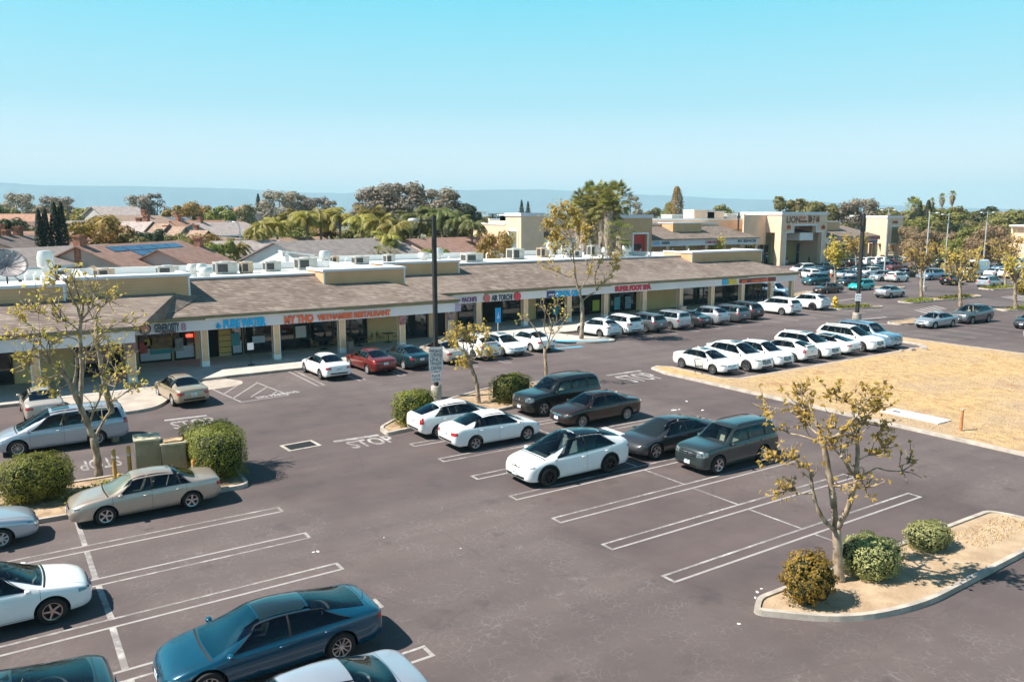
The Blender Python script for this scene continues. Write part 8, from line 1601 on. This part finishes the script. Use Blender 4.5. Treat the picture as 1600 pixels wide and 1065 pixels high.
# sign posts and stands
p = onY(778, 524, 53.8); e = thing('parking_sign', (p.x, 53.8, 0), 'blue accessible parking sign on a grey post by the white sedans', 'sign'); q = MB(); q.tube([(0, 0, 0), (0, 0, 2.2)], .045, 8); q.obj('post', M_STEEL, e); q = MB(); q.box(-.26, -.06, 1.55, .26, -.04, 2.75); s_ = q.obj('plate', mat('parking_blue', (.01, .30, .62), .4), e); q = MB(); q.lathe([(.05, -.07), (.11, -.07), (.11, -.065)], 14, 0, 'y', (0, 0, 2.0)); q.box(-.03, -.075, 2.1, .02, -.065, 2.35); q.obj('symbol', M_SWHT, s_)
p = gp(391, 572); e = thing('notice_stand', (p.x, p.y - .3, .15), 'black notice stand with white sheet before the water shop', 'notice stand'); q = MB(); q.tube([(0, 0, 0), (0, 0, 1.15)], .02, 6); q.lathe([(0, 0), (.24, 0), (.22, .03), (0, .04)], 14); q.obj('stand', M_BLACK, e); q = MB(); q.box(-.21, -.02, 1.02, .21, .02, 1.5); q.obj('sheet', M_WHITE, e)
for i, x in enumerate((35.3, 36.5, 37.9)):
    e = thing('bay_post', (x, 52.95, 0), ('white low post left of the yellow paving', 'white low post in the middle by the yellow paving', 'white low post at the right by the blue kerb')[i], 'bollard'); q = MB(); q.lathe([(0, 0), (.09, 0), (.09, .8), (0, .83)], 12); q.obj('post', M_WHITE, e, smooth=True, sharp=40)
for i, x in enumerate((66.6, 90, 93, 98)):
    pass
# café chairs and tables under the arcade
M_RAT = mat('rattan', (.34, .22, .11), .8, var=.3, vscale=14)
def chair(x, y, rz, lab):
    e = thing('rattan_chair', (x, y, .15), lab, 'chair', 'rattan chairs outside the restaurant', R(rz)); q = MB(); q.box(-.22, -.22, .43, .22, .22, .47); q.obj('seat', M_RAT, e)
    q = MB(); q.tube([(-.21, .2, .47), (-.20, .26, .8), (0, .28, .98), (.20, .26, .8), (.21, .2, .47)], .018, 5); q.box(-.15, .235, .55, .15, .255, .88); q.obj('backrest', M_RAT, e)
    for sx in (-1, 1):
        q = MB(); q.tube([(sx * .21, .2, .62), (sx * .26, 0, .68), (sx * .23, -.2, .62), (sx * .2, -.2, .47)], .015, 5); q.obj('armrest', M_RAT, e)
        for sy in (-1, 1): q = MB(); q.tube([(sx * .19, sy * .19, .44), (sx * .21, sy * .21, 0)], .016, 5); q.obj('leg', M_RAT, e)
def table(x, y, lab):
    e = thing('cafe_table', (x, y, .15), lab, 'table'); q = MB(); q.box(-.4, -.4, .71, .4, .4, .74); q.obj('tabletop', M_FRAME, e); q = MB(); q.tube([(0, 0, 0), (0, 0, .71)], .03, 8); q.box(-.25, -.25, 0, .25, .25, .03); q.obj('pedestal', M_FRAME, e)
for px, rz, lab in ((594, 100, 'rattan chair left of the table against the yellow wall'), (619, -90, 'rattan chair right of the table against the yellow wall')): p = onY(px, 535, 57.6); chair(p.x, 57.6, rz, lab)
p = onY(607, 535, 57.6); table(p.x, 57.6, 'dark cafe table against the yellow wall')
for px, rz, lab in ((492, 90, 'rattan chair at the left dark table under the arcade'), (520, -90, 'rattan chair right of the left dark table'), (547, 90, 'rattan chair left of the middle dark table'), (577, -90, 'rattan chair nearest the yellow wall, at the dark table')): p = onY(px, 545, 57.2); chair(p.x, 57.2, rz, lab)
for px, lab in ((506, 'dark cafe table before the restaurant glass'), (562, 'dark cafe table left of the yellow wall')): p = onY(px, 545, 57.2); table(p.x, 57.2, lab)
e = thing('litter_bin', (21.95, 54.3, .15), 'grey litter bin at the column behind the red sedan', 'bin'); q = MB(); q.lathe([(0, 0), (.24, 0), (.27, .8), (.20, .9), (0, .92)], 14); q.obj('drum', mat('bin_grey', (.12, .11, .10), .8), e, smooth=True, sharp=40)
p = onY(1065, 478, 58.7); e = thing('planter_box', (p.x, 58.7, .15), 'small grey planter box at the arcade column', 'planter'); q = MB(); q.box(-.4, -.3, 0, .4, .3, .7); q.obj('box', M_KERB, e)
# knocked over trolley near the field kerb
p = gp(1060, 590); e = thing('shopping_trolley', (37.7, 35.2, .12), 'dark wire shopping trolley standing on the kerb strip by the first white sedan', 'shopping trolley', rz=R(40)); q = MB()
for k in range(6): z = .45 + k * .09; w_ = .22 + k * .012; l_ = .30 + k * .03; q.tube([(-l_, -w_, z), (l_, -w_, z), (l_, w_, z), (-l_, w_, z), (-l_, -w_, z)], .008, 4)
for k in range(7): x = -.3 + k * .1; q.tube([(x, -.22, .45), (x, -.28, .9)], .006, 4); q.tube([(x, .22, .45), (x, .28, .9)], .006, 4); q.tube([(x, -.22, .45), (x, .22, .45)], .006, 4)
q.obj('basket', M_POLE, e); q = MB(); q.tube([(-.45, -.25, 1.0), (-.45, .25, 1.0)], .018, 6); q.tube([(-.36, -.26, .95), (-.45, -.25, 1.0)], .012, 5); q.tube([(-.36, .26, .95), (-.45, .25, 1.0)], .012, 5); q.obj('handle', M_POLE, e); q = MB()
for sx in (-.3, .35):
    for sy in (-.22, .22): q.tube([(sx, sy, .45), (sx, sy, .08)], .012, 5); q.lathe([(0, -.015), (.06, -.015), (.06, .015), (0, .015)], 10, 0, 'y', (sx, sy, .06))
q.obj('undercarriage', M_POLE, e)
# scraps of paper and rubble
for i, (px, py, s_) in enumerate(((1025, 655, .14), (1053, 641, .18), (1098, 641, .12), (1061, 640, .09), (1000, 625, .10), (963, 612, .08), (1073, 627, .10), (1183, 925, .06), (1180, 934, .05), (1190, 920, .04), (1155, 975, .05), (497, 862, .07), (490, 863, .05), (600, 840, .03), (720, 857, .03))):
    p = gp(px, py); e = thing('litter_scrap', (p.x, p.y, .006), 'small pale scrap lying on the asphalt', 'litter', 'pale scraps on the asphalt', random.uniform(0, 6)); q = MB(); q.prism([(-s_, -s_ * .4), (s_ * .3, -s_ * .6), (s_, s_ * .1), (s_ * .2, s_ * .5), (-s_ * .7, s_ * .4)], 0, .02); q.obj('scrap', M_WHITE, e)
for i, (x, y, s_) in enumerate(((57.5, 32.6, .3), (58.6, 32.3, .35), (59.3, 32.7, .22), (56.6, 32.8, .2))): e = thing('rubble_stone', (x, y, .12), 'pale broken stone at the field kerb by the blue four by four', 'stone', 'broken stones at the field kerb', i); q = MB(); q.prism(rnd([(-s_, -s_ * .6), (s_ * .8, -s_ * .7), (s_, s_ * .4), (-s_ * .3, s_ * .7)], .1, 2), -.02, s_ * .5); q.obj('stone', M_KERB, e)
# pale bare patch in the field
# people
def person(x, y, rz, lab, top, legs, step=.16, z0=.0, h=1.72, arm=.1):
    e = thing('person', (x, y, z0), lab, 'person', None, R(rz), h / 1.75); V = []; E_ = []; Rr = []
    def a(p, r, par=None): V.append(p); Rr.append(r); i = len(V) - 1; (E_.append((par, i)) if par is not None else None); return i
    pel = a((0, 0, .93), .145); wst = a((0, 0, 1.08), .125, pel); ch = a((0, 0, 1.30), .155, wst); nk = a((0, 0, 1.46), .06, ch); hd = a((.01, 0, 1.55), .075, nk); h2 = a((.015, 0, 1.64), .095, hd); a((.0, 0, 1.71), .075, h2)
    for sg in (-1, 1):
        s_ = a((0, sg * .19, 1.40), .06, ch); el = a((-.02 + arm * sg * .5, sg * .24, 1.13), .043, s_); wr = a((.06 + arm * sg, sg * .24, .90), .030, el); a((.08 + arm * sg, sg * .24, .81), .034, wr)
        hp = a((0, sg * .09, .86), .095, pel); kn = a((sg * step * .6, sg * .10, .48), .066, hp); an = a((sg * step, sg * .10, .09), .042, kn); a((sg * step + .15, sg * .11, .035), .036, an)
    me = bpy.data.meshes.new('person_body'); me.from_pydata([Vector(v) for v in V], E_, []); o = link('tmp_p', me); sk = o.modifiers.new('s', 'SKIN'); sk.use_smooth_shade = True
    for i, r_ in enumerate(Rr): me.skin_vertices[0].data[i].radius = (r_, r_ * (1.25 if i in (2, 1, 0) else 1)) if False else (r_, r_)
    me.skin_vertices[0].data[0].use_root = True; sb = o.modifiers.new('d', 'SUBSURF'); sb.levels = 1; sb.render_levels = 1; bpy.context.view_layer.update()
    m2 = bpy.data.meshes.new_from_object(o.evaluated_get(bpy.context.evaluated_depsgraph_get())); bpy.data.objects.remove(o); m2.materials.clear()
    for m_ in (mat('skin', (.42, .26, .18), .6), top, legs, M_BLACK): m2.materials.append(m_)
    for p_ in m2.polygons: c = p_.center; p_.use_smooth = True; p_.material_index = 0 if (c.z > 1.47 or (abs(c.y) > .2 and c.z < 1.08)) else (1 if c.z > .95 else (2 if c.z > .08 else 3))
    b_ = link('body', m2, e); q = MB(); q.lathe([(.0, 1.79), (.07, 1.775), (.105, 1.70), (.108, 1.64), (.06, 1.63)], 12, 0, 'z', (-.012, 0, 0)); q.obj('hair', M_BLACK, e, smooth=True)
CL = {k: mat('cloth_' + k, v, .9) for k, v in dict(black=(.015, .017, .02), navy=(.02, .03, .06), red=(.45, .06, .03), white=(.7, .7, .7), green=(.05, .09, .07), jeans=(.06, .09, .15), orange=(.6, .18, .05)).items()}
p = onY(1184, 470, 61.0); person(p.x, 61.0, 200, 'person in dark clothes standing by the arcade window, left of two', CL['black'], CL['navy'], z0=.15, step=.05); p = onY(1193, 470, 60.8); person(p.x, 60.8, 160, 'person in dark green jacket at the open end of the arcade, right of two', CL['green'], CL['black'], z0=.15, step=.12)
p = gp(1229, 413); person(p.x, p.y, 250, 'person in white and red before the supermarket portal', CL['red'], CL['white'], h=1.75); p = onY(1264, 411, 107.6); person(p.x, 107.6, 90, 'dark clothed person in the supermarket entrance', CL['black'], CL['black'], h=1.75)
p = gp(1298, 436); person(p.x, p.y, 180, 'person in white shirt walking between the distant cars', CL['white'], CL['orange'], h=1.75); p = gp(1437, 436); person(p.x, p.y, 170, 'person in blue jeans beside the slender tree trunk', CL['white'], CL['jeans'], h=1.75)
